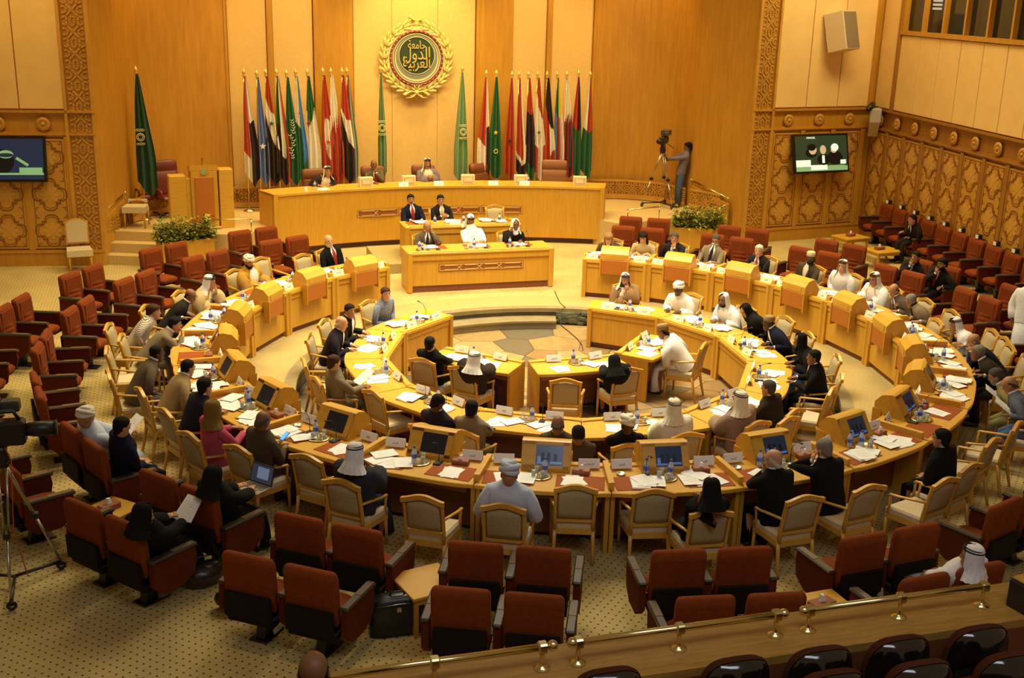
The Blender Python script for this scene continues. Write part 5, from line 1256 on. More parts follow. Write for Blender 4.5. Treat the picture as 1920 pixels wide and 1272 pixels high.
# ---------------------------------------------------------------- flags
FC = {'r': (.46, .05, .015), 'w': (.80, .72, .58), 'k': (.03, .012, .010), 'g': (.022, .12, .035), 'b': (.16, .24, .52), 'y': (.80, .60, .06), 'm': (.22, .03, .03), 'n': (.05, .22, .55), 'lg': (.20, .33, .15), 'dg': (.02, .075, .035), 'o': (.70, .55, .30)}
def fm(c): return mat('flag_cloth_'+c, FC[c], .8, 'noise', tuple(x*.85 for x in FC[c]), 5)
def flag(label, px, H, top, rule, cols, wd=.34, skew=1, group='national flags on brass poles', y=12.25, extra=None, low=.62, seed=0, name='flag'):
    """rule(u,v): u across the drape 0..1, v down 0..1 -> colour index"""
    g = GY(px[0], px[1], y); z1 = g.z; x = g.x; t = thing(name, label, 'flag', (x, y, SZ), 0, group)
    h = z1-SZ; r_ = random.Random(seed+int(px[0]))
    m = MB(); m.tube([(0, 0, 0), (0, 0, h-.06)], .016, 8); m.build('pole', [BRASS], t)
    m = MB(); m.lathe([(.02, 0), (.045, .02), (.02, .05), (.035, .075), (.05, .10), (.035, .14), (.008, .19), (.001, .20)], 10, c=(0, 0, h-.14)); m.build('finial', [GOLD], t)
    m = MB(); m.lathe([(.15, 0), (.15, .03), (.05, .06), (.02, .10)], 14); m.build('base', [BRASS], t)
    nu, nv = 30, 76; P = []; zt = h-.12; ln = zt-low
    for j in range(nv+1):
        v = j/nv; row = []
        W_ = wd*1.05*(.10+.90*min(1, (v*1.35))**.8); 
        for i in range(nu+1):
            u = i/nu; fold = sin(u*pi*5+r_.random()*.15+seed)*(.012+.055*v)
            xx = (u-.5+.22*skew*min(1, v*1.6))*W_+.03*skew; end = zt-ln*v*(1-.14*abs(u-.62)*1.6)-0*u
            row.append((xx, fold-.045-.03*v, end))
        P.append(row)
    m = MB(); vs = [p for r in P for p in r]; fs = []; n1 = nu+1
    m.add(vs, [], 0, True)
    for j in range(nv):
        for i in range(nu):
            m.f.append([j*n1+i, j*n1+i+1, (j+1)*n1+i+1, (j+1)*n1+i]); m.m.append(rule((i+.5)/nu, (j+.5)/nv)); m.sm.append(True)
    o = m.build('cloth', [fm(c) for c in cols], t)
    global SKX; SKX = .06*skew
    if extra: extra(t, zt, ln, wd)
    return t
def emb_patch(colr, pts_fn):
    def f(t, zt, ln, wd):
        m = MB(); pts_fn(m, zt, ln, wd); m.build('flag_device', [fm(colr)], t)
    return f
def starf(colr, u, v, s, n=5):
    def p(m, zt, ln, wd):
        c = ((u-.5)*wd+SKX, zt-ln*v); m.prismy([(c[0]+(s if k % 2 == 0 else s*.42)*sin(pi*k/n), c[1]+(s if k % 2 == 0 else s*.42)*cos(pi*k/n)) for k in range(2*n)], -.15, -.135, 0)
    return emb_patch(colr, p)
def multi(*fs):
    def f(*a):
        for g_ in fs: g_(*a)
    return f
def crescf(colr, u, v, r):
    def p(m, zt, ln, wd):
        c = ((u-.5)*wd+SKX, zt-ln*v); m.torus((c[0], -.14, c[1]), r, r*.22, 18, 5, 0, Matrix.Rotation(pi/2, 3, 'X'))
    return emb_patch(colr, p)
def seal(t, zt, ln, wd):     # small ringed seal of the green banners
    m = MB(); z = zt-ln*.50; m.torus((.01, -.13, z), .085, .011, 20, 5, 0, Matrix.Rotation(pi/2, 3, 'X')); m.torus((.01, -.13, z), .052, .008, 18, 5, 0, Matrix.Rotation(pi/2, 3, 'X'))
    for k in (-1, 1):
        for q in range(4): m.torus((-.06+.045*q, -.125, z+k*.16), .024, .007, 10, 4, 0, Matrix.Rotation(pi/2, 3, 'X'))
    m.build('ringed_seal', [mat('flag_seal_gold', (.70, .60, .26), .6)], t)
def script(t, zt, ln, wd):
    m = MB(); r_ = random.Random(5)
    for k in range(16):
        z = zt-ln*(.38+.023*k); x = SKX+r_.uniform(-.05, .05); m.tube([(x-.03, -.14, z), (x+.02, -.15, z-.03), (x+.05, -.14, z+.01)], .008, 5)
    m.build('white_script', [fm('w')], t)
D1 = lambda a, b, k=.35: (lambda u, v: 0 if v+k*(u-.5)*2*-1 < a else (1 if v+k*(u-.5)*-2 < b else 2))
D2 = lambda a, k=.3: (lambda u, v: 0 if v+k*(u-.5) < a else 1)
VS = lambda a, b: (lambda u, v: 0 if u < a else (1 if u < b else 2))
flag('red white black striped flag, outermost on the left group', (457, 133), 0, 0, lambda u, v: 0 if (u < .45 and v < .78) else (1 if (v < .42 or (u < .5)) else 2), 'rwk', seed=1)
flag('light blue flag with white star', (481, 135), 0, 0, lambda u, v: 0, 'b', seed=2, wd=.26, extra=starf('w', .55, .62, .085))
flag('red white black flag with small green star', (498, 133), 0, 0, lambda u, v: 0 if v-u*.15 < .22 else (1 if v-u*.35 < .38 else 2), 'rwk', seed=3, extra=starf('g', .58, .42, .075))
flag('flag with green, white, red and black folds', (518, 133), 0, 0, lambda u, v: 0 if (u < .45 and v < .48) else (2 if u > .72 else (1 if (u > .4 and v < .75) else 3)), 'gwrk', seed=4)
flag('deep green flag with white script', (537, 135), 0, 0, lambda u, v: 0, 'g', seed=5, extra=script)
flag('white, green and light blue flag with red star', (554, 133), 0, 0, lambda u, v: 2 if u > .60 and v < .8 else (0 if v < .48 else 1), 'wgn', seed=6, wd=.28, extra=starf('r', .45, .33, .04))
flag('green and white flag with red crescent', (576, 133), 0, 0, lambda u, v: 0 if v+.25*(u-.5) < .42 and not (u < .1 and v > .35) else 1, 'gw', seed=7, extra=crescf('r', .30, .42, .045))
flag('red flag with white disc and red star', (605, 131), 0, 0, lambda u, v: 1 if (u-.55)**2+((v-.58)*1.9)**2 < .13 else 0, 'rw', seed=8, extra=starf('r', .56, .60, .08))
flag('white and red flag with serrated border', (620, 131), 0, 0, lambda u, v: 0 if v+.16*((u*4) % 1)-(.2*(1-u)) < .44 else 1, 'wr', seed=9)
flag('red white black flag beside the green banner', (641, 131), 0, 0, lambda u, v: 0 if v+u*-.1 < .34 else (1 if v-.35*(u-.5) < .55 else 2), 'rwk', seed=10)
flag('striped flag half hidden behind its red white black neighbour', (650, 131), 0, 0, lambda u, v: 0 if u < .4 else (1 if u < .6 else (2 if u < .8 else 3)), 'rkwg', seed=11, y=12.4, wd=.3)
flag('pale green ringed-seal banner left of the round emblem', (713, 127), 0, 0, lambda u, v: 0, ['lg'], seed=12, wd=.22, skew=.3, extra=seal, group='pale green banners with ringed seal', low=.70)
flag('pale green ringed-seal banner right of the round emblem', (867, 127), 0, 0, lambda u, v: 0, ['lg'], seed=13, wd=.34, skew=-.3, extra=seal, group='pale green banners with ringed seal', low=.45)
flag('red white black flag, first of the right group', (912, 135), 0, 0, lambda u, v: 2 if (u > .80 and v > .5) else (0 if (u < .62 and v < .66) else 1), 'rwk', seed=14, skew=-.6, wd=.3)
flag('green flag with yellow star and crescent', (931, 135), 0, 0, lambda u, v: 0, 'g', seed=15, wd=.32, skew=-.2, extra=multi(starf('y', .45, .52, .065), crescf('y', .5, .70, .05)))
flag('red flag with dark five-pointed star', (960, 137), 0, 0, lambda u, v: 0, 'r', seed=16, wd=.28, skew=-.4, extra=starf('k', .35, .6, .075))
flag('red white black folded flag in the right group', (973, 137), 0, 0, lambda u, v: 0 if u < .7 and v < .8 else (1 if v < .85 else 2), 'rwk', seed=17, wd=.3)
flag('red and black flag with green hem', (991, 137), 0, 0, lambda u, v: 0 if v < .36 else (1 if v < .88 else 2), 'rkg', seed=18, wd=.3)
flag('red and white flag with green tree', (1008, 137), 0, 0, lambda u, v: 0 if v-(u-.3)*.3 < .22 or (u < .45 and v > .72) else 1, 'rw', seed=19, wd=.3, extra=starf('g', .45, .52, .06, 4))
flag('black, white and red flag with green edge', (1026, 137), 0, 0, lambda u, v: 0 if v-.25*(u-.5) < .42 else (1 if u > .55 and v < .75 else 2), 'kwr', seed=20, wd=.3)
flag('green, yellow, blue and white flag', (1045, 137), 0, 0, lambda u, v: (0 if u < .5 else 1) if v < .38 else (2 if u < .35 else (3 if u < .75 else 4)), 'gynrw', seed=21, wd=.28)
flag('white and maroon flag with serrated border', (1063, 137), 0, 0, lambda u, v: 0 if v+.12*((u*4) % 1) < .50-.08*u else 1, 'wm', seed=22, wd=.3)
flag('black, green and red flag in the right group', (1085, 135), 0, 0, lambda u, v: 1 if v > .52 else (0 if u < .62 else 2), 'rgk', seed=23, wd=.34, skew=-.2)
flag('white, red and green flag, outermost on the right', (1107, 137), 0, 0, lambda u, v: 2 if v > .54 else (0 if u < .45 else 1), 'wrg', seed=24, wd=.34, skew=-.4)
flag('dark green ringed-seal banner standing alone at the left of the stage', (254, 128), 0, 0, lambda u, v: 0, ['dg'], seed=25, wd=.42, skew=.8, extra=seal, y=11.5, group=None, low=.55)

# ---------------------------------------------------------------- lectern, planters, tables
L0 = Vector((-5.42, 10.35, SZ)); t = thing('lectern', 'oak lectern with rust front panel and small round crest', 'lectern', L0, R(6))
m = MB(); m.box(-.30, -.20, .05, .30, .22, 1.36, 0, .015); m.box(-.36, -.24, 0, .36, .26, .06, 0, .01); m.prismx([(-.20, 1.36), (-.20, 1.50), (.22, 1.40), (.22, 1.36)], -.32, .32, 0); m.build('body', [WOOD], t)
m = MB(); m.box(-.21, -.225, .20, .21, -.20, 1.22, 0, .005); m.build('rust_front_panel', [APRON], t)
m = MB(); disc(m, .075, -.22, -.20, 0, 20, 0, 1.35); m.build('round_crest', [mat('lectern_crest', (.35, .36, .14), .4)], t)
for x0, x1, zt, nm in ((-.78, -.40, 1.26, 'side_wing'), (.34, .66, 1.38, 'side_wing'), (-.40, -.30, 1.20, 'joining_strip')):
    m = MB(); m.box(x0, -.16, 0, x1, .20, zt, 0, .012); m.build(nm, [WOODH], t)
m = MB(); m.tube([(.0, .1, 1.42), (.0, .0, 1.58), (0, -.06, 1.62)], .006, 5); m.ellip((0, -.07, 1.625), (.015, .025, .015), 6, 5); m.build('microphone', [BLACKP], t)
def planter(label, c, w_, d_, h, rz, seed, lab2):
    t = thing('planter_box', label, 'planter', c, rz)
    m = MB(); th = .03
    m.box(-w_/2, -d_/2, 0, w_/2, -d_/2+th, h, 0); m.box(-w_/2, d_/2-th, 0, w_/2, d_/2, h, 0); m.box(-w_/2, -d_/2+th, 0, -w_/2+th, d_/2-th, h, 0); m.box(w_/2-th, -d_/2+th, 0, w_/2, d_/2-th, h, 0); m.build('trough', [WOOD], t)
    m = MB(); m.box(-w_/2+th, -d_/2+th, .02, w_/2-th, d_/2-th, h-.05, 0); m.build('soil', [mat('dark_soil', (.03, .02, .012), .9)], t)
    r_ = random.Random(seed); LF = [mat('leaf_green', (.13, .17, .02), .5), mat('leaf_yellow_green', (.42, .38, .03), .5), mat('leaf_dark', (.05, .085, .015), .5)]
    pl = thing('croton_plants', lab2, 'plant', (c[0], c[1], h-.06), rz); pl['kind'] = 'stuff'
    m = MB()
    for k in range(1500):
        x = r_.uniform(-w_/2, w_/2); y = r_.uniform(-d_/2, d_/2); z = abs(r_.gauss(.0, .22)); z = min(z, .50); z += .05
        ln = r_.uniform(.07, .15); a = r_.uniform(0, 2*pi); el = r_.uniform(-.5, .9); d = Vector((cos(a)*cos(el), sin(a)*cos(el), sin(el))); s_ = d.cross(Vector((0, 0, 1))).normalized()*ln*.24
        o = Vector((x*1.1, y*1.15, z)); mi = r_.choice((0, 0, 1, 1, 2))
        m.add([o, o+d*ln*.5+s_, o+d*ln-Vector((0, 0, ln*.15)), o+d*ln*.5-s_+Vector((0, 0, .008))], [(0, 1, 2, 3)], mi)
    o = m.build('leaves', LF, pl); o['kind'] = 'stuff'
    m = MB()
    for k in range(30):
        x = r_.uniform(-w_/2, w_/2)*.9; y = r_.uniform(-d_/2, d_/2)*.8; m.tube([(x, y, 0), (x+r_.uniform(-.05, .05), y, .25), (x+r_.uniform(-.1, .1), y, .45)], .006, 4)
    o = m.build('stems', [mat('plant_stem', (.10, .07, .02), .7)], pl); o['kind'] = 'stuff'
planter('long oak planter box at the left front of the stage', (-5.90, 9.30, 0), 1.2, .40, .62, R(18), 3, 'bushy yellow-green plants spilling over the left planter box')
planter('long oak planter box at the right front of the stage', (6.40, 8.75, 0), 1.15, .45, .62, R(-20), 4, 'bushy yellow-green plants filling the right planter box')
def side_table(label, p, rz, w_=.60, d_=.55, h=.45):
    t = thing('side_table', label, 'table', p, rz, 'low oak side tables')
    m = MB(); m.box(-w_/2, -d_/2, h-.035, w_/2, d_/2, h, 0, .006); m.build('table_top', [WOODH], t)
    m = MB(); m.box(-w_/2+.03, -d_/2+.03, h-.10, w_/2-.03, d_/2-.03, h-.036, 0); m.build('apron', [WOOD], t)
    for sx in (-1, 1):
        for sy in (-1, 1):
            m = MB(); x = sx*(w_/2-.05); y = sy*(d_/2-.05); m.box(x-.022, y-.022, 0, x+.022, y+.022, h-.10, 0); m.build('leg', [WOOD], t)
    return t
def tissue(label, p, rz, s=1.0):
    t = thing('tissue_box', label, 'tissue box', p, rz, 'tissue boxes')
    m = MB(); m.box(-.12*s, -.065*s, 0, .12*s, .065*s, .07*s, 0, .008); m.build('box', [mat('red_brown_box', (.30, .085, .03), .5)], t)
    m = MB(); m.prism([(-.03*s, -.01*s), (.03*s, -.02*s), (.035*s, .015*s), (-.025*s, .02*s)], .068*s, .135*s, 0, [(-.015*s, -.03*s), (.005*s, .0), (.02*s, .01*s), (-.02*s, .02*s)]); m.build('tissue', [PAPER], t)
    return t
g = G(788, 1090, .45); side_table('low oak side table between two velvet seat pairs, bare', (g.x+.06, g.y, 0), R(14), .56, .58)
g = G(1540, 1140, .45); side_table('low oak side table carrying a tissue box near the gallery', (g.x, g.y, 0), R(4), .66, .6); tissue('tissue box on the side table near the gallery', (g.x, g.y, .45), R(12), 1.1)
g = G(205, 955, .45); side_table('low oak side table half hidden behind the left velvet seats', (g.x, g.y, 0), R(45), .55, .5); tissue('tissue box on the half hidden left side table', (g.x, g.y, .45), R(40), 1.0)
g = G(1595, 443, .45); side_table('low oak side table nearest the carved corner', (g.x, g.y, 0), R(10), .75, .6); tissue('tissue box on the side table nearest the carved corner', (g.x, g.y, .45), R(20))
g = G(1656, 468, .45); side_table('low oak side table in front of the reclining man', (g.x, g.y, 0), R(6), .75, .6); tissue('tissue box on the side table in front of the reclining man', (g.x-.1, g.y, .45), R(10))
# side chair without arms by the left wall
def sidechair(label, p, rz, H=1.05):
    t = thing('side_chair', label, 'chair', p, rz)
    m = MB(); m.prism([(-.24, -.22), (.24, -.22), (.27, .24), (-.27, .24)], .36, .50, 0); m.build('seat', [UPHS], t)
    m = MB(); xs = [-.24+.48*k/10 for k in range(11)]; ar_ = [H-.07+.07*cos(pi*x/.48) for x in xs]
    m.prismy(list(zip(xs, ar_))+[(.24, .56), (-.24, .56)], -.28, -.22, 0); m.build('backrest', [CHWOOD], t)
    m = MB(); m.prismy([(x*.9, z-.03) for x, z in zip(xs, ar_)]+[(.21, .60), (-.21, .60)], -.30, -.20, 0); m.build('back_cushion', [UPHS], t)
    for sx in (-1, 1):
        for y in (-.24, .2):
            m = MB(); m.tube([(sx*.22, y, .45), (sx*.225, y*1.05, 0)], [.026, .018], 6); m.build('leg', [CHWOOD], t)
    return t
g = G(146, 508, 0); sidechair('cream upholstered chair without arms by the left carved wall', (-8.15, 9.28, 0), R(188), 1.12)
sidechair('small cream stool-like chair at the top of the left stage stairs', (-6.95, 10.75, SZ), R(170), .62)
chair_from(907, 396, .22, 'empty cream armchair at the right end of the rear secretariat desk')
ch = [c for c in col.objects if c.get('label') == 'empty cream armchair at the right end of the rear secretariat desk'][0]; ch.location = (1.28, 8.95, .22); ch.rotation_euler = (0, 0, pi)

# ---------------------------------------------------------------- screens, loudspeaker, cameras
def tvset(label, c, rz, tilt, w_=1.12, h_=.68, which=0, ratio=1):
    t = thing('wall_television', label, 'television', c, rz, 'wall televisions'); t.rotation_euler = (R(-tilt), 0, rz)
    m = MB(); m.box(-w_/2, -.05, -h_/2, w_/2, .03, h_/2, 0, .012); m.build('casing', [mat('tv_black', (.010, .009, .008), .25)], t)
    m = MB(); m.box(-w_/2+.06, -.054, -h_/2+.06, w_/2-.06, -.049, h_/2-.05, 0); cols = [mat('tv_green_dark', (.02, .035, .015), .3, emit=.8), mat('tv_green_light', (.16, .30, .13), .3, emit=.9), mat('tv_white', (.50, .68, .50), .3, emit=1.1), mat('tv_skin', (.42, .30, .18), .3, emit=.9), mat('tv_black_area', (.006, .007, .008), .3, emit=.2), mat('tv_blue_dark', (.012, .02, .05), .3, emit=.7)]
    if which: m.m = [5]*len(m.m)
    def r(x0, z0, x1, z1, mi, y=-.056): m.box((x0-.5)*(w_-.12), y, (z0-.5)*(h_-.1), (x1-.5)*(w_-.12), y+.003, (z1-.5)*(h_-.1), mi)
    def e(cx, cz, rx, rz_, mi, y=-.058): m.prismy([((cx-.5)*(w_-.12)+rx*(w_-.12)*cos(2*pi*k/16), (cz-.5)*(h_-.1)+rz_*(h_-.1)*sin(2*pi*k/16)) for k in range(16)], y, y+.003, mi)
    if not which:
        r(0, 0, 1, .13, 1); r(.0, .13, .28, .32, 2, -.0572); r(.28, .03, .60, .17, 2, -.0574); r(.62, .05, .95, .15, 1, -.0573)
        e(.30, .52, .11, .13, 4, -.0580); e(.33, .60, .075, .13, 3, -.0590); e(.31, .68, .085, .10, 4, -.0595); e(.53, .60, .06, .13, 3, -.059); e(.53, .32, .12, .16, 4, -.0581); r(.505, .22, .555, .44, 2, -.0594)
        e(.76, .36, .15, .20, 4, -.0585); e(.76, .66, .075, .11, 2, -.0592); e(.74, .58, .06, .08, 3, -.0588); r(.86, .18, .97, .30, 2, -.059)
    else:
        e(.35, .45, .20, .30, 4, -.0580); e(.42, .62, .12, .10, 1, -.0588); e(.42, .60, .12, .05, 5, -.0592); r(.0, .12, 1.0, .17, 1, -.0590); r(.62, .17, .98, .30, 1, -.0591); m_ = m; bar(m, (.12, .02), (.33, -.12), .06, -.060, -.0565, 1)
    m.build('picture', cols, t)
    if not which:
        o = put(text_mesh('MANUEL', .07, mat('tv_lettering', (.7, .85, .7), .3, emit=1), .002), 'lettering', t); o.location = (-.5+.18, -.062, h_/2-.10); o.rotation_euler = (R(90), 0, 0)
    m = MB(); m.box(-.12, .03, -.1, .12, .16, .1, 0); m.build('bracket', [BLACKP], t); return t
c1 = GY(1538, 288, 9.42); tvset('wall television on the right carved wall showing three seated men', c1, math.atan2(.44, 3.64), 14, 1.74, 1.0)
c2 = GY(22, 299, 9.85); tvset('wall television on the left carved wall showing a leaning figure', c2, math.atan2(-.66, 5.18), 10, 1.44, .98, 1)
c = GY(1577, 60, 9.35); t = thing('wall_loudspeaker', 'large cream loudspeaker cabinet angled out from the upper right wall', 'loudspeaker', c, R(28)); t.rotation_euler = (R(-14), 0, R(26))
m = MB(); m.box(-.30, -.30, -.48, .30, .26, .48, 0, .015); m.build('cabinet', [mat('cream_cabinet', (.66, .50, .30), .6)], t)
m = MB(); m.box(-.27, -.312, -.44, .27, -.298, .44, 0); m.build('grille', [mat('brown_grille', (.26, .18, .10), .8)], t)
m = MB(); m.box(-.08, .24, -.1, .08, .50, .1, 0); m.build('bracket', [BLACKP], t)
c = GY(1640, 228, 9.3); t = thing('remote_camera', 'remote video camera on a shelf in the carved corner', 'camera', c, R(-30)); 
m = MB(); m.box(-.14, -.20, -.02, .14, .22, .34, 0, .02); m.build('housing', [mat('pale_grey_case', (.45, .40, .32), .5)], t)
m = MB(); m.tube([(-.2, -.28, .34), (-.12, -.05, .40), (-.08, .2, .42)], [.07, .085, .075], 12); m.tube([(-.22, -.34, .33), (-.20, -.26, .34)], [.05, .05], 12); m.build('camera_body', [BLACKP], t)
m = MB(); m.prismx([(-.2, -.02), (.3, -.02), (.3, -.42)], -.12, .12, 0); m.build('shelf_bracket', [mat('cream_cabinet', (.66, .50, .30), .6)], t)
c = GY(1675, 248, 9.0); t = thing('surveillance_camera', 'small white surveillance camera high on the right carved wall', 'camera', c, R(-60)); m = MB(); m.box(-.13, -.09, -.08, .13, .09, .08, 0, .03); m.build('housing', [PAPER], t); m = MB(); m.tube([(.13, 0, 0), (.19, 0, 0)], .045, 10); m.build('lens', [BLACKP], t)

def camera_rig(name, label, p, rz, H, spread, camrz, group=None, sc_=1.0):
    t = thing(name, label, 'tripod camera', p, rz, group)
    top = Vector((0, 0, H-.42))
    for k in range(3):
        a = 2*pi*k/3+pi/6; f = Vector((spread*cos(a), spread*sin(a), .10)); lat = Vector((-sin(a), cos(a), 0))*.022
        m = MB(); mid = top*.45+f*.55
        for s in (-1, 1): m.tube([top+lat*s*2-Vector((0, 0, .05)), mid+lat*s], .012, 6, 0)
        m.tube([mid, f], .015, 6, 0); m.box(mid.x-.035, mid.y-.035, mid.z-.03, mid.x+.035, mid.y+.035, mid.z+.03, 1); m.build('leg', [METAL, BLACKP], t)
        m = MB(); m.tube([f+Vector((0, 0, .0)), (0, 0, .12)], .018, 6); m.build('dolly_arm', [BLACKP], t)
        m = MB(); m.torus((f.x, f.y, .055), .038, .017, 14, 6, 0, Matrix.Rotation(pi/2, 3, 'X')); m.tube([f+Vector((0, 0, .02)), (f.x, f.y, .055)], .02, 6); m.build('caster', [BLACKP], t)
    m = MB(); m.lathe([(.07, -.12), (.085, -.02), (.06, .05), (.07, .10)], 12, c=(0, 0, H-.42)); m.build('fluid_head', [BLACKP], t)
    m = MB(); m.M = Matrix.Translation((0, 0, H-.30))@Matrix.Rotation(camrz, 4, 'Z')@Matrix.Scale(sc_, 4)
    m.box(-.07, -.22, 0, .07, .20, .20, 0, .02); m.box(-.05, -.36, .03, .05, -.22, .17, 0, .01); m.tube([(0, .20, .11), (0, .28, .11), (0, .42, .11)], [.05, .062, .06], 12); m.tube([(0, .42, .11), (0, .43, .11)], [.066, .066], 12)
    m.tube([(0, -.16, .20), (0, -.12, .27), (0, .12, .27), (0, .16, .20)], .016, 6); m.build('camera_body', [BLACKP], t)
    m = MB(); m.M = Matrix.Translation((0, 0, H-.30))@Matrix.Rotation(camrz, 4, 'Z')@Matrix.Scale(sc_, 4); m.box(-.16, .02, .24, -.05, .16, .33, 0, .01); m.box(-.13, -.30, .22, .10, -.04, .36, 0, .015); m.tube([(-.1, -.1, .0), (-.14, -.35, -.10), (-.15, -.52, -.16)], .011, 6); m.build('viewfinder_and_handle', [mat('dark_grey_metal', (.06, .055, .05), .4)], t)
    m = MB(); m.tube([(0, 0, H-.2), (.10, -.1, H-.45), (.05, -.12, .7), (.15, -.2, .2)], .006, 5); m.build('cable', [mat('orange_cable', (.5, .08, .02), .5)], t)
    return t
camera_rig('studio_camera_on_tripod', 'broadcast camera on a wheeled tripod on the stage beside its operator', (6.45, 11.3, SZ), R(20), 1.98, .48, R(120))
camera_rig('studio_camera_on_tripod', 'broadcast camera on a wheeled tripod in the near left corner', (-7.93, -5.19, 0), R(2.5), 1.92, .517, R(-94), None, 1.3)
g = G(1288, 300, SZ+1.45); person('cameraman with curly black hair in mauve shirt and jeans leaning on the wall', (1290, 276), SZ, ('shirt', 'purplegrey'), head='wavy', hairc='black', skinc='brown', seat=(6.98, 11.25), face=R(75), seath=.84, pose='stand', chair=False, L=(-.10, .48, 1.30), Rr=(.05, .45, 1.22), legc='jeans')
person('standing figure in pale robe cut off by the right edge of the photo', (1940, 482), 0, ('robe', 'white'), head='short', hairc='black', skinc='brown', seat=(7.98, -1.2), face=R(120), seath=.84, pose='stand', chair=False, L='down', Rr='down')
person('bald man standing at the gallery rail at the bottom edge', (588, 1262), 1.1, ('suit', 'black'), head='bald', hairc='black', skinc='brown', seat=(-5.45, -11.5), face=R(-10), seath=.84, pose='stand', chair=False, L='down', Rr='down')
person('camera operator whose hand reaches in at the left edge', (-60, 880), 0, ('shirt', 'navy'), head='short', hairc='black', skinc='light', seat=(-8.45, -5.75), face=R(-60), seath=.84, pose='stand', chair=False, Rr=(.12, .50, 1.12), L='down')

# ---------------------------------------------------------------- gallery in front of the camera
GZ = 1.90; GYf = -10.55; GYb = -11.05
m = MB(); m.prism([(-8, GYb), (6, GYb), (6, GYf), (-8, GYf)], GZ-.06, GZ, 0); o = m.build('gallery_ledge', [mat('gallery_ledge_oak', (.50, .27, .055), .4, 'woodh', (.34, .165, .03), 1.3)]); o['kind'] = 'structure'; o['label'] = 'broad oak ledge of the gallery parapet'
m = MB(); m.prism([(-8, GYb), (6, GYb), (6, GYb+.1), (-8, GYb+.1)], 1.0, GZ-.06, 0); m.prism([(-8, GYf-.1), (6, GYf-.1), (6, GYf-.03), (-8, GYf-.03)], 0, GZ-.06, 0); o = m.build('gallery_front', [UNDER]); o['kind'] = 'structure'
m = MB(); m.prism([(-8, -16.2), (6, -16.2), (6, GYb+.1), (-8, GYb+.1)], .95, 1.1, 0); m.prism([(-8, -16.2), (6, -16.2), (6, -12.55), (-8, -12.55)], 1.1, 1.28, 0); m.prism([(-8, -16.2), (6, -16.2), (6, -13.5), (-8, -13.5)], 1.28, 1.46, 0); o = m.build('floor_gallery', [mat('dark_gallery_carpet', (.05, .03, .018), .9)]); o['kind'] = 'structure'
def rail_seg(label, a, b, posts, ends):
    ya = -10.80; za = 2.06; A_ = Vector((a, ya, za)); t = thing('parapet_rail', label, 'rail', (a, ya, GZ), 0, 'brass rails on the gallery parapet')
    m = MB(); m.tube([(0, 0, za-GZ), (b-a, 0, za-GZ)], .026, 14); m.build('rail', [BRASS], t)
    for e in ends: m = MB(); m.ellip((e-a, 0, za-GZ), (.038, .038, .038), 12, 8); m.build('ball_end', [BRASS], t)
    for p in posts:
        m = MB(); x = p-a; m.lathe([(.058, 0), (.058, .007), (.026, .018), (.016, .032), (.016, .12), (.022, .125)], 14, c=(x, 0, 0)); m.box(x-.033, -.035, .122, x+.033, .035, .194, 0, .010); m.build('post', [BRASS], t)
gx = lambda px, py: G(px, py, 2.06).x
rail_seg('brass parapet rail leaving the frame at the bottom left', gx(560, 1290), gx(1045, 1226), [gx(1028, 1232), gx(820, 1255)], [gx(1045, 1226)])
rail_seg('brass parapet rail in the middle of the gallery edge', gx(1083, 1222), gx(1492, 1174), [gx(1094, 1219), gx(1290, 1197), gx(1480, 1177)], [gx(1083, 1222), gx(1492, 1174)])
rail_seg('brass parapet rail at the right of the gallery edge', gx(1530, 1168), gx(1895, 1130), [gx(1541, 1167), gx(1722, 1148), gx(1888, 1131)], [gx(1530, 1168)])
SHELLB = mat('rust_piping_velvet', (.075, .017, .005), .85, 'noise', (.06, .013, .004), 5, spec=.2)
def gal_seat(label, p):
    t = thing('gallery_chair', label, 'chair', p, 0, 'glossy black backed gallery seats')
    # seen from behind: bowed glossy shell with velvet rim
    def ring(w0, z0, z1, y, bow, n=18):
        pts = []
        for k in range(n+1):
            a = pi*k/n; pts.append((w0*(abs(cos(a))**.55)*(1 if cos(a) > 0 else -1), y-bow*(1-(abs(cos(a))**2)), z0+(z1-z0)*sin(a)**.45))
        return pts
    m = MB(); rs = []
    for w0, z1, y, bow in ((.255, .93, -.02, .02), (.262, .945, -.05, .03), (.255, .94, -.075, .04)): rs.append(ring(w0, .45, z1, y, bow))
    m.loft(rs, 0, True, caps=False, closed=False); m.add(rs[0], [tuple(range(len(rs[0])))], 0); m.build('backrest', [SHELLB], t)
    m = MB(); rs = []
    for w0, z1, y, bow in ((.250, .935, -.077, .04), (.235, .915, -.10, .06), (.18, .86, -.115, .075), (.10, .75, -.12, .085), (.01, .6, -.12, .085)): rs.append(ring(w0, .45, z1, y, bow))
    m.loft(rs, 0, True, caps=False, closed=False); m.build('glossy_shell', [GLOSSBK], t)
    m = MB(); m.box(-.24, -.02, .38, .24, .40, .47, 0, .03); m.build('seat', [SHELLB], t)
    m = MB(); m.box(-.03, -.08, 0, .03, .2, .38, 0); m.build('pedestal', [BLACKP], t); index(t); return t
gs = gal_seat('x', (0, 0, 0))
rows = [(1.1, .98, [(1140, 1262), (1382, 1236), (1540, 1215), (1688, 1190), (1830, 1185)][:0])]
def gal_at(px, py, fz, lab):
    g = G(px, py, fz+.94); dup(gs, (g.x, g.y+.06, fz), R(6*0), lab, 'glossy black backed gallery seats')
for px, py, lab in ((1140, 1252, 'glossy black seat back at the bottom middle, just inside the frame'), (1382, 1231, 'glossy black seat back, second from the left in the first gallery row'), (1540, 1212, 'glossy black seat back, third from the left in the first gallery row'),
                    (1688, 1192, 'glossy black seat back, fourth from the left in the first gallery row'), (1838, 1172, 'glossy black seat back, last in the first gallery row beside the black loudspeaker')): gal_at(px, py, 1.1, lab)
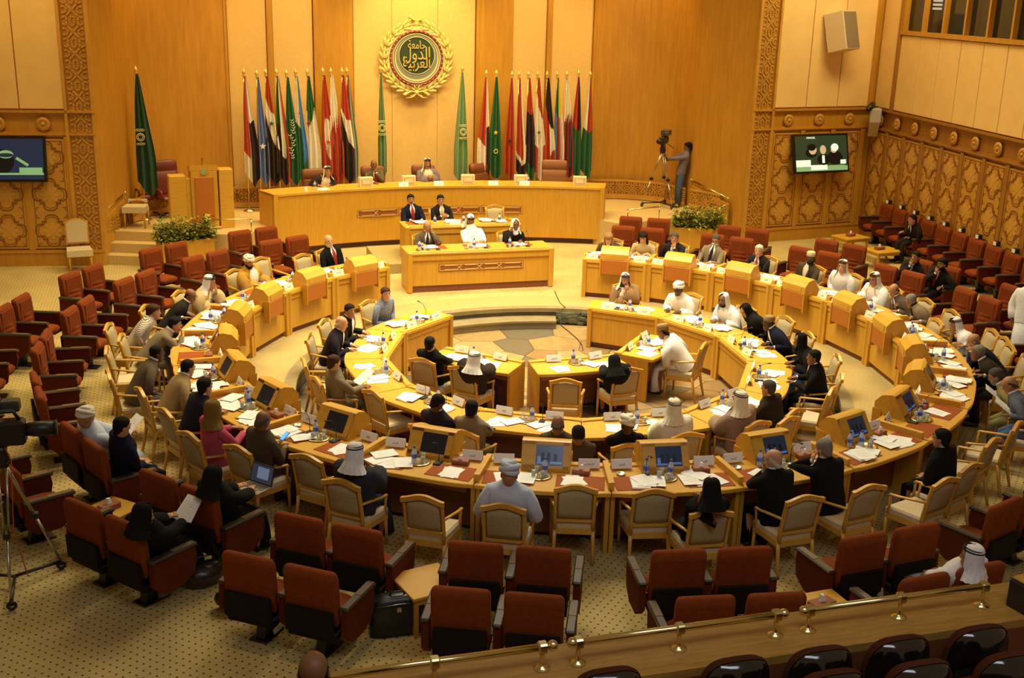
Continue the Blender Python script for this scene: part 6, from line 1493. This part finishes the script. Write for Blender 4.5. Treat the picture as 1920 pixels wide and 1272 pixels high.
for px, py, lab in ((1395, 1286, 'glossy black seat back peeping in at the bottom edge in the second gallery row'), (1560, 1256, 'glossy black seat back in the second gallery row under the middle of the rail'), (1727, 1238, 'glossy black seat back in the second gallery row, right of centre'), (1895, 1222, 'glossy black seat back in the second gallery row at the right edge')): gal_at(px, py, 1.28, lab)
wipe(gs)
g = G(1915, 1215, 2.0); t = thing('gallery_loudspeaker', 'black louvred loudspeaker standing on the gallery at the right edge', 'loudspeaker', (g.x+.16, g.y+.0, GZ), R(10))
t.location = (G(1890, 1150, GZ+.3).x+.60, -10.95, GZ-.14)
m = MB(); m.box(-.12, -.10, -.75, .14, .14, .36, 0, .01); m.build('cabinet', [BLACKP], t)
m = MB()
for k in range(9): m.box(-.11, -.112, -.30+.06*k, .13, -.10, -.27+.06*k, 0)
m.build('louvres', [mat('dark_grey_metal', (.06, .055, .05), .4)], t)
m = MB(); m.box(-.11, -.08, .36, .13, .12, .39, 0, .01); m.build('wooden_top', [WOODH], t)
t = thing('paper_cup', 'round cream cup with grey rim standing on the black loudspeaker', 'cup', (t.location.x-.02, t.location.y, GZ+.25), 0)
m = MB(); m.lathe([(.035, 0), (.045, .14), (.040, .14), (.035, .02)], 16); m.build('cup', [CREAM], t)
m = MB(); m.torus((0, 0, .14), .043, .005, 18, 5); m.build('rim', [METAL], t)

# ---------------------------------------------------------------- bags, laptop, cable
g = G(748, 1196, 0); t = thing('trolley_bag', 'black soft trolley bag standing beside the bare side table', 'bag', (g.x, g.y+.10, 0), R(0)); t.scale = (1.12, 1.0, 1.0)
m = MB(); rings = []
for z, w_, d_ in ((0, .20, .08), (.02, .245, .10), (.15, .25, .115), (.34, .235, .11), (.41, .20, .095), (.435, .13, .06)):
    rings.append([(w_*max(-1, min(1, 1.18*cos(a))), d_*max(-1, min(1, 1.18*sin(a))), z) for a in [2*pi*k/24 for k in range(24)]])
m.loft(rings, 0, True); m.build('body', [mat('black_nylon', (.013, .012, .020), .35, 'noise', (.008, .008, .012), 4)], t)
m = MB(); m.tube([(-.07, -.02, .43), (-.05, -.02, .47), (.05, -.02, .47), (.07, -.02, .43)], .010, 6); m.build('handle', [BLACKP], t)
m = MB(); m.box(-.02, -.13, .30, .02, -.112, .34, 0); m.build('zip_pull', [METAL], t)
m = MB(); m.tube([(-.20, -.10, .36), (0, -.125, .385), (.20, -.10, .36)], .005, 5); m.build('zip', [METAL], t)
g = G(385, 1105, 0); t = thing('handbag', 'crumpled dark brown handbag on the floor by the laptop user', 'bag', (g.x, g.y+.08, 0), R(20))
m = MB(); m.ellip((0, 0, .12), (.22, .13, .13), 18, 10); m.ellip((.06, .02, .21), (.14, .09, .06), 12, 8); m.build('body', [mat('dark_brown_leather_bag', (.035, .02, .016), .3, 'noise', (.02, .012, .01), 2, bump=.8)], t)
m = MB(); m.tube([(-.12, 0, .2), (-.05, .02, .34), (.10, .02, .33), (.15, 0, .2)], .010, 6); m.build('strap', [mat('dark_brown_leather_bag', (.035, .02, .016), .3)], t)
g = G(500, 1150, 0); t = thing('handbag', 'brown bag hanging low behind the nearest left velvet seats', 'bag', (G(440, 1160, 0).x, G(440, 1160, 0).y+.2, 0), R(-20)); m = MB(); m.ellip((0, 0, .11), (.20, .11, .11), 16, 8); m.build('body', [mat('dark_brown_leather_bag', (.035, .02, .016), .3)], t); m = MB(); m.tube([(-.1, 0, .18), (0, 0, .28), (.1, 0, .18)], .008, 6); m.build('strap', [BLACKP], t)
# loose cable from the secretariat desk down into the pit
m = MB(); pts = [G(1040, 545, .01), G(1044, 556, .01), G(1050, 568, .01), G(1060, 577, .012)]
pts = pts+[polar(4.38, 17.2, -.0)+Vector((0, -.02, .0)), polar(4.32, 17.4, PZ+.01), G(1074, 628, PZ+.008), G(1083, 636, PZ+.008), G(1091, 647, PZ+.008), G(1093, 657, PZ+.008)]
m.tube(pts, .008, 5); o = m.build('floor_cable', [BLACKP]); tag(o, 'thin black cable running from the secretariat desk into the sunken ring', 'cable')
# ---------------------------------------------------------------- things on the desks
def wl(p, rz, x, y, z): return Vector((p[0]+cos(rz)*x-sin(rz)*y, p[1]+sin(rz)*x+cos(rz)*y, z))
STOP = {'in', 'and', 'with', 'of', 'the', 'a', 'on', 'at', 'to', 'his', 'her', 'over', 'from', 'by', 'behind', 'beside', 'under', 'below', 'towards', 'holding', 'far', 'leaning', 'seen', 'near', 'for', 'across', 'into'}
def short(d, n=8):
    w_ = d.split()[:n]
    while w_ and w_[-1].strip(',') in STOP: w_.pop()
    return ' '.join(w_).rstrip(',')
used = {}
def uq(l):
    if l in used:
        used[l] += 1
        alt = {2: 'another ', 3: 'further ', 4: 'extra '}.get(used[l], 'additional ')
        return alt+l
    used[l] = 1; return l
m = MB(); m.box(-.105, -.148, 0, .105, .148, .0018, 0); SHEET = m.mesh('sheet', [PAPER])
m = MB(); m.box(-.105, -.148, 0, .105, .148, .0018, 0)
for k in range(9): m.box(-.085, -.12+.024*k, .0018, .085-.03*(k % 3), -.116+.024*k, .0021, 1)
SHEET2 = m.mesh('printed_sheet', [PAPER, mat('grey_print', (.45, .44, .46), .7)])
m = MB(); m.box(-.105, -.148, 0, .105, .148, .022, 0, .003); BOOKM = m.mesh('bound_report', [PAPER])
FOLD = mat('dark_folder', (.03, .03, .05), .4)
def bottle_meshes():
    m = MB(); m.lathe([(.030, 0), (.033, .01), (.033, .05), (.031, .055), (.033, .06), (.033, .135), (.028, .155), (.013, .180), (.013, .195)], 12); b = m.mesh('bottle_body', [PET])
    m = MB(); m.lathe([(.0335, .07), (.0338, .072), (.0338, .118), (.0335, .12)], 12); l = m.mesh('label_band', [LABB])
    m = MB(); m.lathe([(.0155, .192), (.0155, .215), (.012, .218)], 10); c = m.mesh('cap', [CAPB]); return b, l, c
BM = bottle_meshes()
m = MB(); m.lathe([(.001, .0), (.11, 0), (.15, .012), (.148, .016), (.11, .005), (.001, .005)], 22); TRAYM = m.mesh('tray', [mat('gold_tray', (.80, .66, .36), .25, metal=1)])
m = MB(); m.lathe([(.022, 0), (.027, .085), (.025, .085), (.020, .006), (.001, .006)], 10); GLM = m.mesh('glass', [GLASS])
m = MB(); m.prismx([(-.035, 0), (0, .105), (.004, .105), (.045, 0), (.040, 0), (.001, .098), (-.030, 0)], -.125, .125, 0)
PLM = m.mesh('name_card', [PAPER]); PLM2 = PLM.copy(); PLM2.materials[0] = CREAM
def plate_text():
    ms = []
    for tx in ('\u0627\ufedf\ufeb4\ufef4\ufeaa'[::-1], '\u0627\ufedf\ufee4\ufea0\ufee0\ufeb2'[::-1], '\u0627\ufedf\ufeee\ufed3\ufeaa'[::-1]):
        try: ms.append(text_mesh(tx, .034, INK, .0008))
        except Exception: pass
    return ms
PT = plate_text()
def plate(p, rz, x, y, z, ctx, warm=False, turn=0):
    q = wl(p, rz, x, y, z); t = thing('name_plate', uq('folded name card '+ctx), 'name plate', q, rz+R(turn), 'folded name cards')
    put(PLM2 if warm else PLM, 'card', t)
    if PT:
        for side in (0, 1):
            o = put(PT[(len(used)) % len(PT)], 'lettering', t)
            W_ = .0; 
            if side == 0: o.location = (0, .0300, .047); o.rotation_euler = (R(90-23.0), 0, pi)
            else: o.location = (0, -.0235, .047); o.rotation_euler = (R(90-18.5), 0, 0)
def bottle(q, ctx): 
    t = thing('water_bottle', uq('blue-capped water bottle '+ctx), 'bottle', q, rnd.random()*6, 'small water bottles')
    put(BM[0], 'bottle_body', t); put(BM[1], 'label_band', t); put(BM[2], 'cap', t)
def tray(q, ctx, n=3, b=1):
    t = thing('serving_tray', uq('round gilt tray '+ctx), 'tray', q, 0, 'round gilt trays'); put(TRAYM, 'tray_dish', t)
    a0 = rnd.random()*6
    st_ = 2*pi/(n+b); gl = sorted([Vector(q)+Vector((.075*cos(a0+st_*k), .075*sin(a0+st_*k), .006)) for k in range(n)], key=lambda v: v.xy.length)
    for v, w_ in zip(gl, ('inner', 'middle', 'outer') if n == 3 else ('inner', 'outer')):
        g_ = put(GLM, 'drinking_glass', None); g_.location = v; tag(g_, uq(w_+' glass '+ctx), 'glass', 'glasses on the trays')
    for k in range(b): a = a0+st_*(n+k); bottle(Vector(q)+Vector((.07*cos(a), .07*sin(a), .006)), ctx)
def papers(p, rz, x, y, z, ctx, n=3, book=False):
    q = wl(p, rz, x, y, z); t = thing('document_stack', uq('stack of white papers '+ctx), 'papers', q, rz, 'document stacks')
    zz = .0
    if book: put(BOOKM, 'bound_report', t).rotation_euler = (0, 0, rnd.uniform(-.2, .2)); zz = .024
    for k in range(n):
        o = put(rnd.choice((SHEET, SHEET2, SHEET2)), 'sheet', t); o.location = (rnd.uniform(-.10, .10), rnd.uniform(-.05, .05), zz+.0022*k+.0004); o.rotation_euler = (0, 0, rnd.uniform(-.5, .5))
def sheet(p, rz, x, y, z, ctx, h=0, kind='loose white sheet '):
    o = put(SHEET2, 'paper_sheet'); o.location = wl(p, rz, x, y, z+.0005+h); o.rotation_euler = (0, 0, rz+rnd.uniform(-.9, .9)); tag(o, uq(kind+ctx), 'paper', 'loose sheets')
def mic(p, rz, x, y, z, ctx, flat=False):
    q = wl(p, rz, x, y, z); t = thing('gooseneck_microphone', uq('black gooseneck microphone '+ctx), 'microphone', q, rz, 'desk microphones')
    m = MB(); m.box(-.045, -.07, 0, .045, .07, .025, 0, .01); m.build('base', [BLACKP], t)
    m = MB(); m.tube([(0, -.03, .02), (0, -.03, .18), (.0, .03, .28), (0, .12, .31)], .0045, 5); m.build('stem', [BLACKP], t)
    m = MB(); m.tube([(0, .11, .308), (0, .16, .315)], [.010, .011], 8); m.build('head', [BLACKP], t)
def near_person(q, mx=1.1, z0=None):
    best = None; bd = mx
    for d in PEOPLE:
        dd = (d[1].to_2d()-Vector(q).to_2d()).length
        if dd < bd and (z0 is None or abs(d[3]-z0) < .1): bd = dd; best = d
    return best
tisn = 0
for i, (ang, p, rz) in enumerate(UNITS):
    k = i % 11; side = 'left' if ang < 0 else 'right'
    for e in (-1, 1):
        x = .42*e; q = wl(p, rz, x, 1.2, 0); P_ = near_person(q, .62, 0)
        sec = '%s desk section of the %s half' % (ordw[k], side)
        ctx = 'before the '+short(P_[0]) if P_ else 'at the %s place, %s' % ('first' if e*(1 if ang > 0 else -1) < 0 else 'second', sec)
        plate(p, rz, x*1.20, .13, ZT+.02, ctx, warm=abs(ang) < 95, turn=rnd.uniform(-10, 10))
        if P_:
            papers(p, rz, x+rnd.uniform(-.03, .03), .60, ZT+.007, ctx, rnd.choice((2, 3, 4)), rnd.random() < .25); sheet(p, rz, x+.22*e*-1, .56, ZT+.008, ctx, .012)
            if rnd.random() < .5: sheet(p, rz, x+.1, .42, ZT+.0085, ctx, .014, 'sheet nearest the name card ')
        elif rnd.random() < .75: papers(p, rz, x, .55, ZT+.007, ctx, 2)
        if rnd.random() < .30: mic(p, rz, x-.2*e+.05, .40, ZT, ctx)
    sec = 'on the %s desk section, %s outer half' % (ordw[k], side)
    tray(wl(p, rz, -.02 if k < 3 else .06, .44, ZT+.001), sec, 3, 1)
    if rnd.random() < .5: bottle(wl(p, rz, .26, .34, ZT), 'standing off the tray '+sec)
    if k % 2 == 0 or k > 7: tissue(uq('red-brown tissue box '+sec), wl(p, rz, -.42, .30, ZT), rz+rnd.uniform(-.2, .2), .85)
    if k % 3 == 1: 
        q = wl(p, rz, .55, .30, ZT); t = thing('glass_ashtray', uq('small round metal ashtray '+sec), 'ashtray', q, 0, 'small ashtrays'); m = MB(); m.lathe([(.001, 0), (.05, 0), (.058, .02), (.050, .02), (.04, .006), (.001, .006)], 14); m.build('dish', [METAL], t)
IZ = PZ+.75
for i, (ang, p, rz) in enumerate(INNER):
    for e in (-1, 1):
        x = .36*e; q = wl(p, rz, x, 1.05, 0); P_ = near_person(q, .62, PZ)
        name = 'sunken desk %s' % (('%s from the stage, %s side' % (ordw[i % 5], 'left' if i < 5 else 'right')) if i < 10 else ('opposite the stage', 'left innermost', 'middle innermost', 'right innermost')[i-10])
        ctx = 'before the '+short(P_[0]) if P_ else '%s place, %s' % ('first' if e < 0 else 'second', name)
        plate(p, rz, x, .12, IZ+.02, ctx, warm=i in (0, 1, 5, 6, 7, 11, 13), turn=rnd.uniform(-14, 14))
        papers(p, rz, x, .44, IZ+.001, ctx, rnd.choice((2, 3)), rnd.random() < .3)
        if P_: sheet(p, rz, x-.17*e, .38, IZ+.001, ctx, .012)
        if rnd.random() < .35: mic(p, rz, x-.15*e, .26, IZ, ctx)
    sec = 'on the '+name
    tray(wl(p, rz, .0, .27, IZ+.001), sec, 2, 1)
# secretariat and dais
for x, who in ((-1.0, 'man holding a phone to his ear'), (.05, 'bowed man in white'), (.98, 'woman in white headscarf')):
    papers((.11, 5.98), 0, x, .50, .867, 'before the '+who, 2); mic((.11, 5.98), 0, x+.10, .22, .86, 'before the '+who)
    q = Vector((.11+x-.22, 6.25, .861)); tray(q, 'before the '+who, 2, 1)
for x, nm in ((-.82, 'moustached man in navy'), (-.15, 'man with pale yellow tie'), (.70, 'empty cream chair')):
    papers((.10, 7.85), 0, x, .45, 1.03, 'on the rear secretariat desk before the '+nm, 3, True); bottle(Vector((.10+x+.28, 8.1, 1.02)), 'on the rear secretariat desk before the '+nm)
papers((.10, 7.85), 0, 1.05, .30, 1.03, 'piled at the right end of the rear secretariat desk', 2, True); plate((.10, 7.85), 0, -.1, .12, 1.04, 'on the rear secretariat desk')
for a, sc_ in ((-16.6, 'first'), (-8.4, 'second'), (-2.2, 'third'), (5.3, 'fourth'), (13.1, 'fifth'), (19.2, 'sixth')): pass
def dxy(px, py): g_ = G(px, py, DT); an = math.degrees(math.atan2(g_.x, g_.y)); return an
for px, nm in ((661, 'first cream monitor from the left on the dais'), (748, 'cream monitor beside the grey-suited man on the dais'), (862, 'cream monitor right of the chairman on the dais'), (961, 'cream monitor between the two empty dais chairs'), (1072, 'cream monitor at the right end of the dais')):
    an = dxy(px+15, 345); q = polar(DR+.22, an, DT); t = thing('desk_monitor', nm, 'monitor', q, -R(an), 'cream monitors on the dais')
    m = MB(); m.box(-.17, -.03, 0, .17, .10, .24, 0, .012); m.box(-.13, -.036, .04, .13, -.03, .20, 1); m.box(-.10, -.042, .07, .10, -.036, .17, 0); m.build('casing', [mat('cream_plastic', (.80, .66, .38), .5), mat('cream_plastic_shade', (.60, .45, .22), .5)], t)
    m = MB(); m.box(-.14, .10, .03, .14, .103, .21, 0); m.build('screen', [SCREEN], t)
for px, nm in ((753, 'before the man with the red tie on the dais'), (822, 'before the chairman on the dais'), (925, 'before the turned empty dais chair'), (983, 'left of the large empty dais chair')):
    an = dxy(px, 347); plate(polar(DR, an), -R(an), 0, .12, DT, nm, warm=False)
for px, nm in ((566, 'at the left end of the dais'), (990, 'beside the turned empty dais chair'), (877, 'right of the chairman on the dais')): bottle(polar(DR+.3, dxy(px, 345), DT), nm)
for px, nm in ((548, 'coffee cup at the left end of the dais'), (682, 'coffee cup beside the first dais monitor')):
    q = polar(DR+.25, dxy(px, 347), DT); t = thing('coffee_cup', 'white '+nm, 'cup', q, 0, 'coffee cups on the dais'); m = MB(); m.lathe([(.02, 0), (.035, .06), (.032, .06), (.018, .01)], 12); m.build('cup', [PAPER], t); m = MB(); m.lathe([(.001, -.002), (.055, .0), (.055, .005), (.001, .004)], 14); m.build('saucer', [PAPER], t)
an = dxy(600, 350); papers(polar(DR, an), -R(an), 0, .25, DT+.001, 'before the left speaker on the dais', 2)
# held items
def held(desc, name, cat, off, rx, build, lab):
    P_ = [d for d in PEOPLE if d[0].startswith(desc)][0]; rz = P_[2]; o = wl(P_[1], rz, off[0], off[1], P_[3]+off[2])
    t = thing(name, lab, cat, o, rz); t.rotation_euler = (R(rx), 0, rz); build(t)
def bsheet(t): put(SHEET2, 'sheet', t); o = put(SHEET, 'sheet', t); o.location = (.03, .0, -.003); o.rotation_euler = (0, 0, .15)
held('woman in black robe and headscarf holding', 'held_papers', 'papers', (0.05, .42, .86), 40, bsheet, 'white papers held by the woman in black in the rear velvet row')
held('bearded man with glasses in olive', 'held_papers', 'papers', (0, .44, .88), 35, bsheet, 'papers held by the bearded man in olive suit')
held('balding man in blue-grey', 'held_papers', 'papers', (0, .42, .86), 35, bsheet, 'sheet held low by the balding man in blue-grey jacket')
held('man in cream turban and pale robe', 'held_papers', 'papers', (0, .40, .86), 40, bsheet, 'papers held by the man in cream turban in the velvet seats')
held('grey-brown-haired man in khaki', 'held_papers', 'papers', (0, .42, .90), 35, bsheet, 'report held by the man in khaki jacket')
def phone(t): m = MB(); m.box(-.035, -.07, 0, .035, .07, .009, 0, .003); m.build('case', [BLACKP], t); m = MB(); m.box(-.03, -.062, .009, .03, .062, .010, 0); m.build('lit_display', [mat('phone_display', (.08, .35, .9), .3, emit=1.0)], t)
held('balding man in grey-brown suit looking', 'mobile_phone', 'phone', (0, .42, .88), 30, phone, 'phone with blue lit display in the hands of the balding man')
def laptop(t):
    m = MB(); m.box(-.17, -.12, 0, .17, .12, .018, 0, .004); m.box(-.15, -.03, .018, .15, .10, .019, 1); m.build('keyboard_base', [mat('laptop_silver', (.42, .34, .24), .4), mat('laptop_keys', (.10, .08, .06), .5)], t)
    m = MB(); m.M = Matrix.Translation((0, .12, .015))@Matrix.Rotation(R(-18), 4, 'X'); m.box(-.17, 0, 0, .17, .010, .23, 0, .003); m.build('lid', [BLACKP], t)
    m = MB(); m.M = Matrix.Translation((0, .12, .015))@Matrix.Rotation(R(-18), 4, 'X'); m.box(-.155, -.002, .015, .155, .0, .215, 0); m.box(-.07, -.003, .06, .10, -.002, .19, 1); m.build('display', [mat('laptop_display', (.03, .035, .05), .3, emit=.6), mat('laptop_window', (.10, .13, .19), .3, emit=.9)], t)
held('woman in black robe and headscarf typing', 'laptop', 'laptop', (0, .44, .72), 0, laptop, 'open laptop on the knees of the woman in black')
# empty armchairs seen in the photograph
E_ = [(574, 856, 0, 'empty armchair between the balding phone user and the man in the shimmering cloak'), (792, 933, 0, 'empty armchair left of the man in pale blue turban'), (1080, 913, 0, 'empty armchair right of the man in pale blue turban'),
      (1227, 921, 0, 'empty armchair left of the woman in black at the near desks'), (1510, 933, 0, 'empty armchair pushed behind the white-haired man with glasses'), (1631, 913, 0, 'empty armchair behind the grey-haired man leaning on his hand'), (1775, 900, 0, 'empty armchair in front of the slumped man, seat fully visible'),
      (1862, 826, 0, 'empty armchair behind the slumped man at the near right'), (1908, 795, 0, 'empty armchair cut by the right edge of the frame'), (1862, 620, 0, 'empty armchair with grey back beside the man in navy suit'), (1895, 648, 0, 'empty armchair with grey back further along the right side'), (1757, 600, 0, 'empty armchair beside the white-robed man writing'),
      (488, 484, 0, 'empty armchair beside the man in cream turban'), (567, 478, 0, 'empty armchair beside the white-bearded man'), (238, 622, 0, 'empty armchair behind the man with hand on his face'), (200, 653, 0, 'empty armchair seen from the side at the left aisle'),
      (372, 799, 0, 'armchair with tan back between the woman in pink and the raised fist'), (1061, 713, PZ, 'empty armchair at the middle innermost desk'), (1277, 628, PZ, 'empty armchair behind the robed man writing at the innermost desks'), (1560, 730, PZ, 'empty armchair against the dark pit wall on the right'),
      (699, 735, PZ, 'empty armchair left of the leaning man in violet suit'), (570, 676, PZ, 'empty armchair against the dark pit wall on the left'), (1479, 785, PZ, 'empty armchair behind the man in mauve-brown cloak'), (1497, 762, PZ, 'empty armchair behind the man in plain black suit')]
for px, py, z0, lab in E_:
    b = G(px, py, z0+.97)
    if any((Vector((b.x, b.y))-d[1].to_2d()).length < .42 and abs(d[3]-z0) < .1 for d in PEOPLE): print('skip', lab); continue
    chair_from(px, py, z0, lab)
wipe(ARM); wipe(RED)
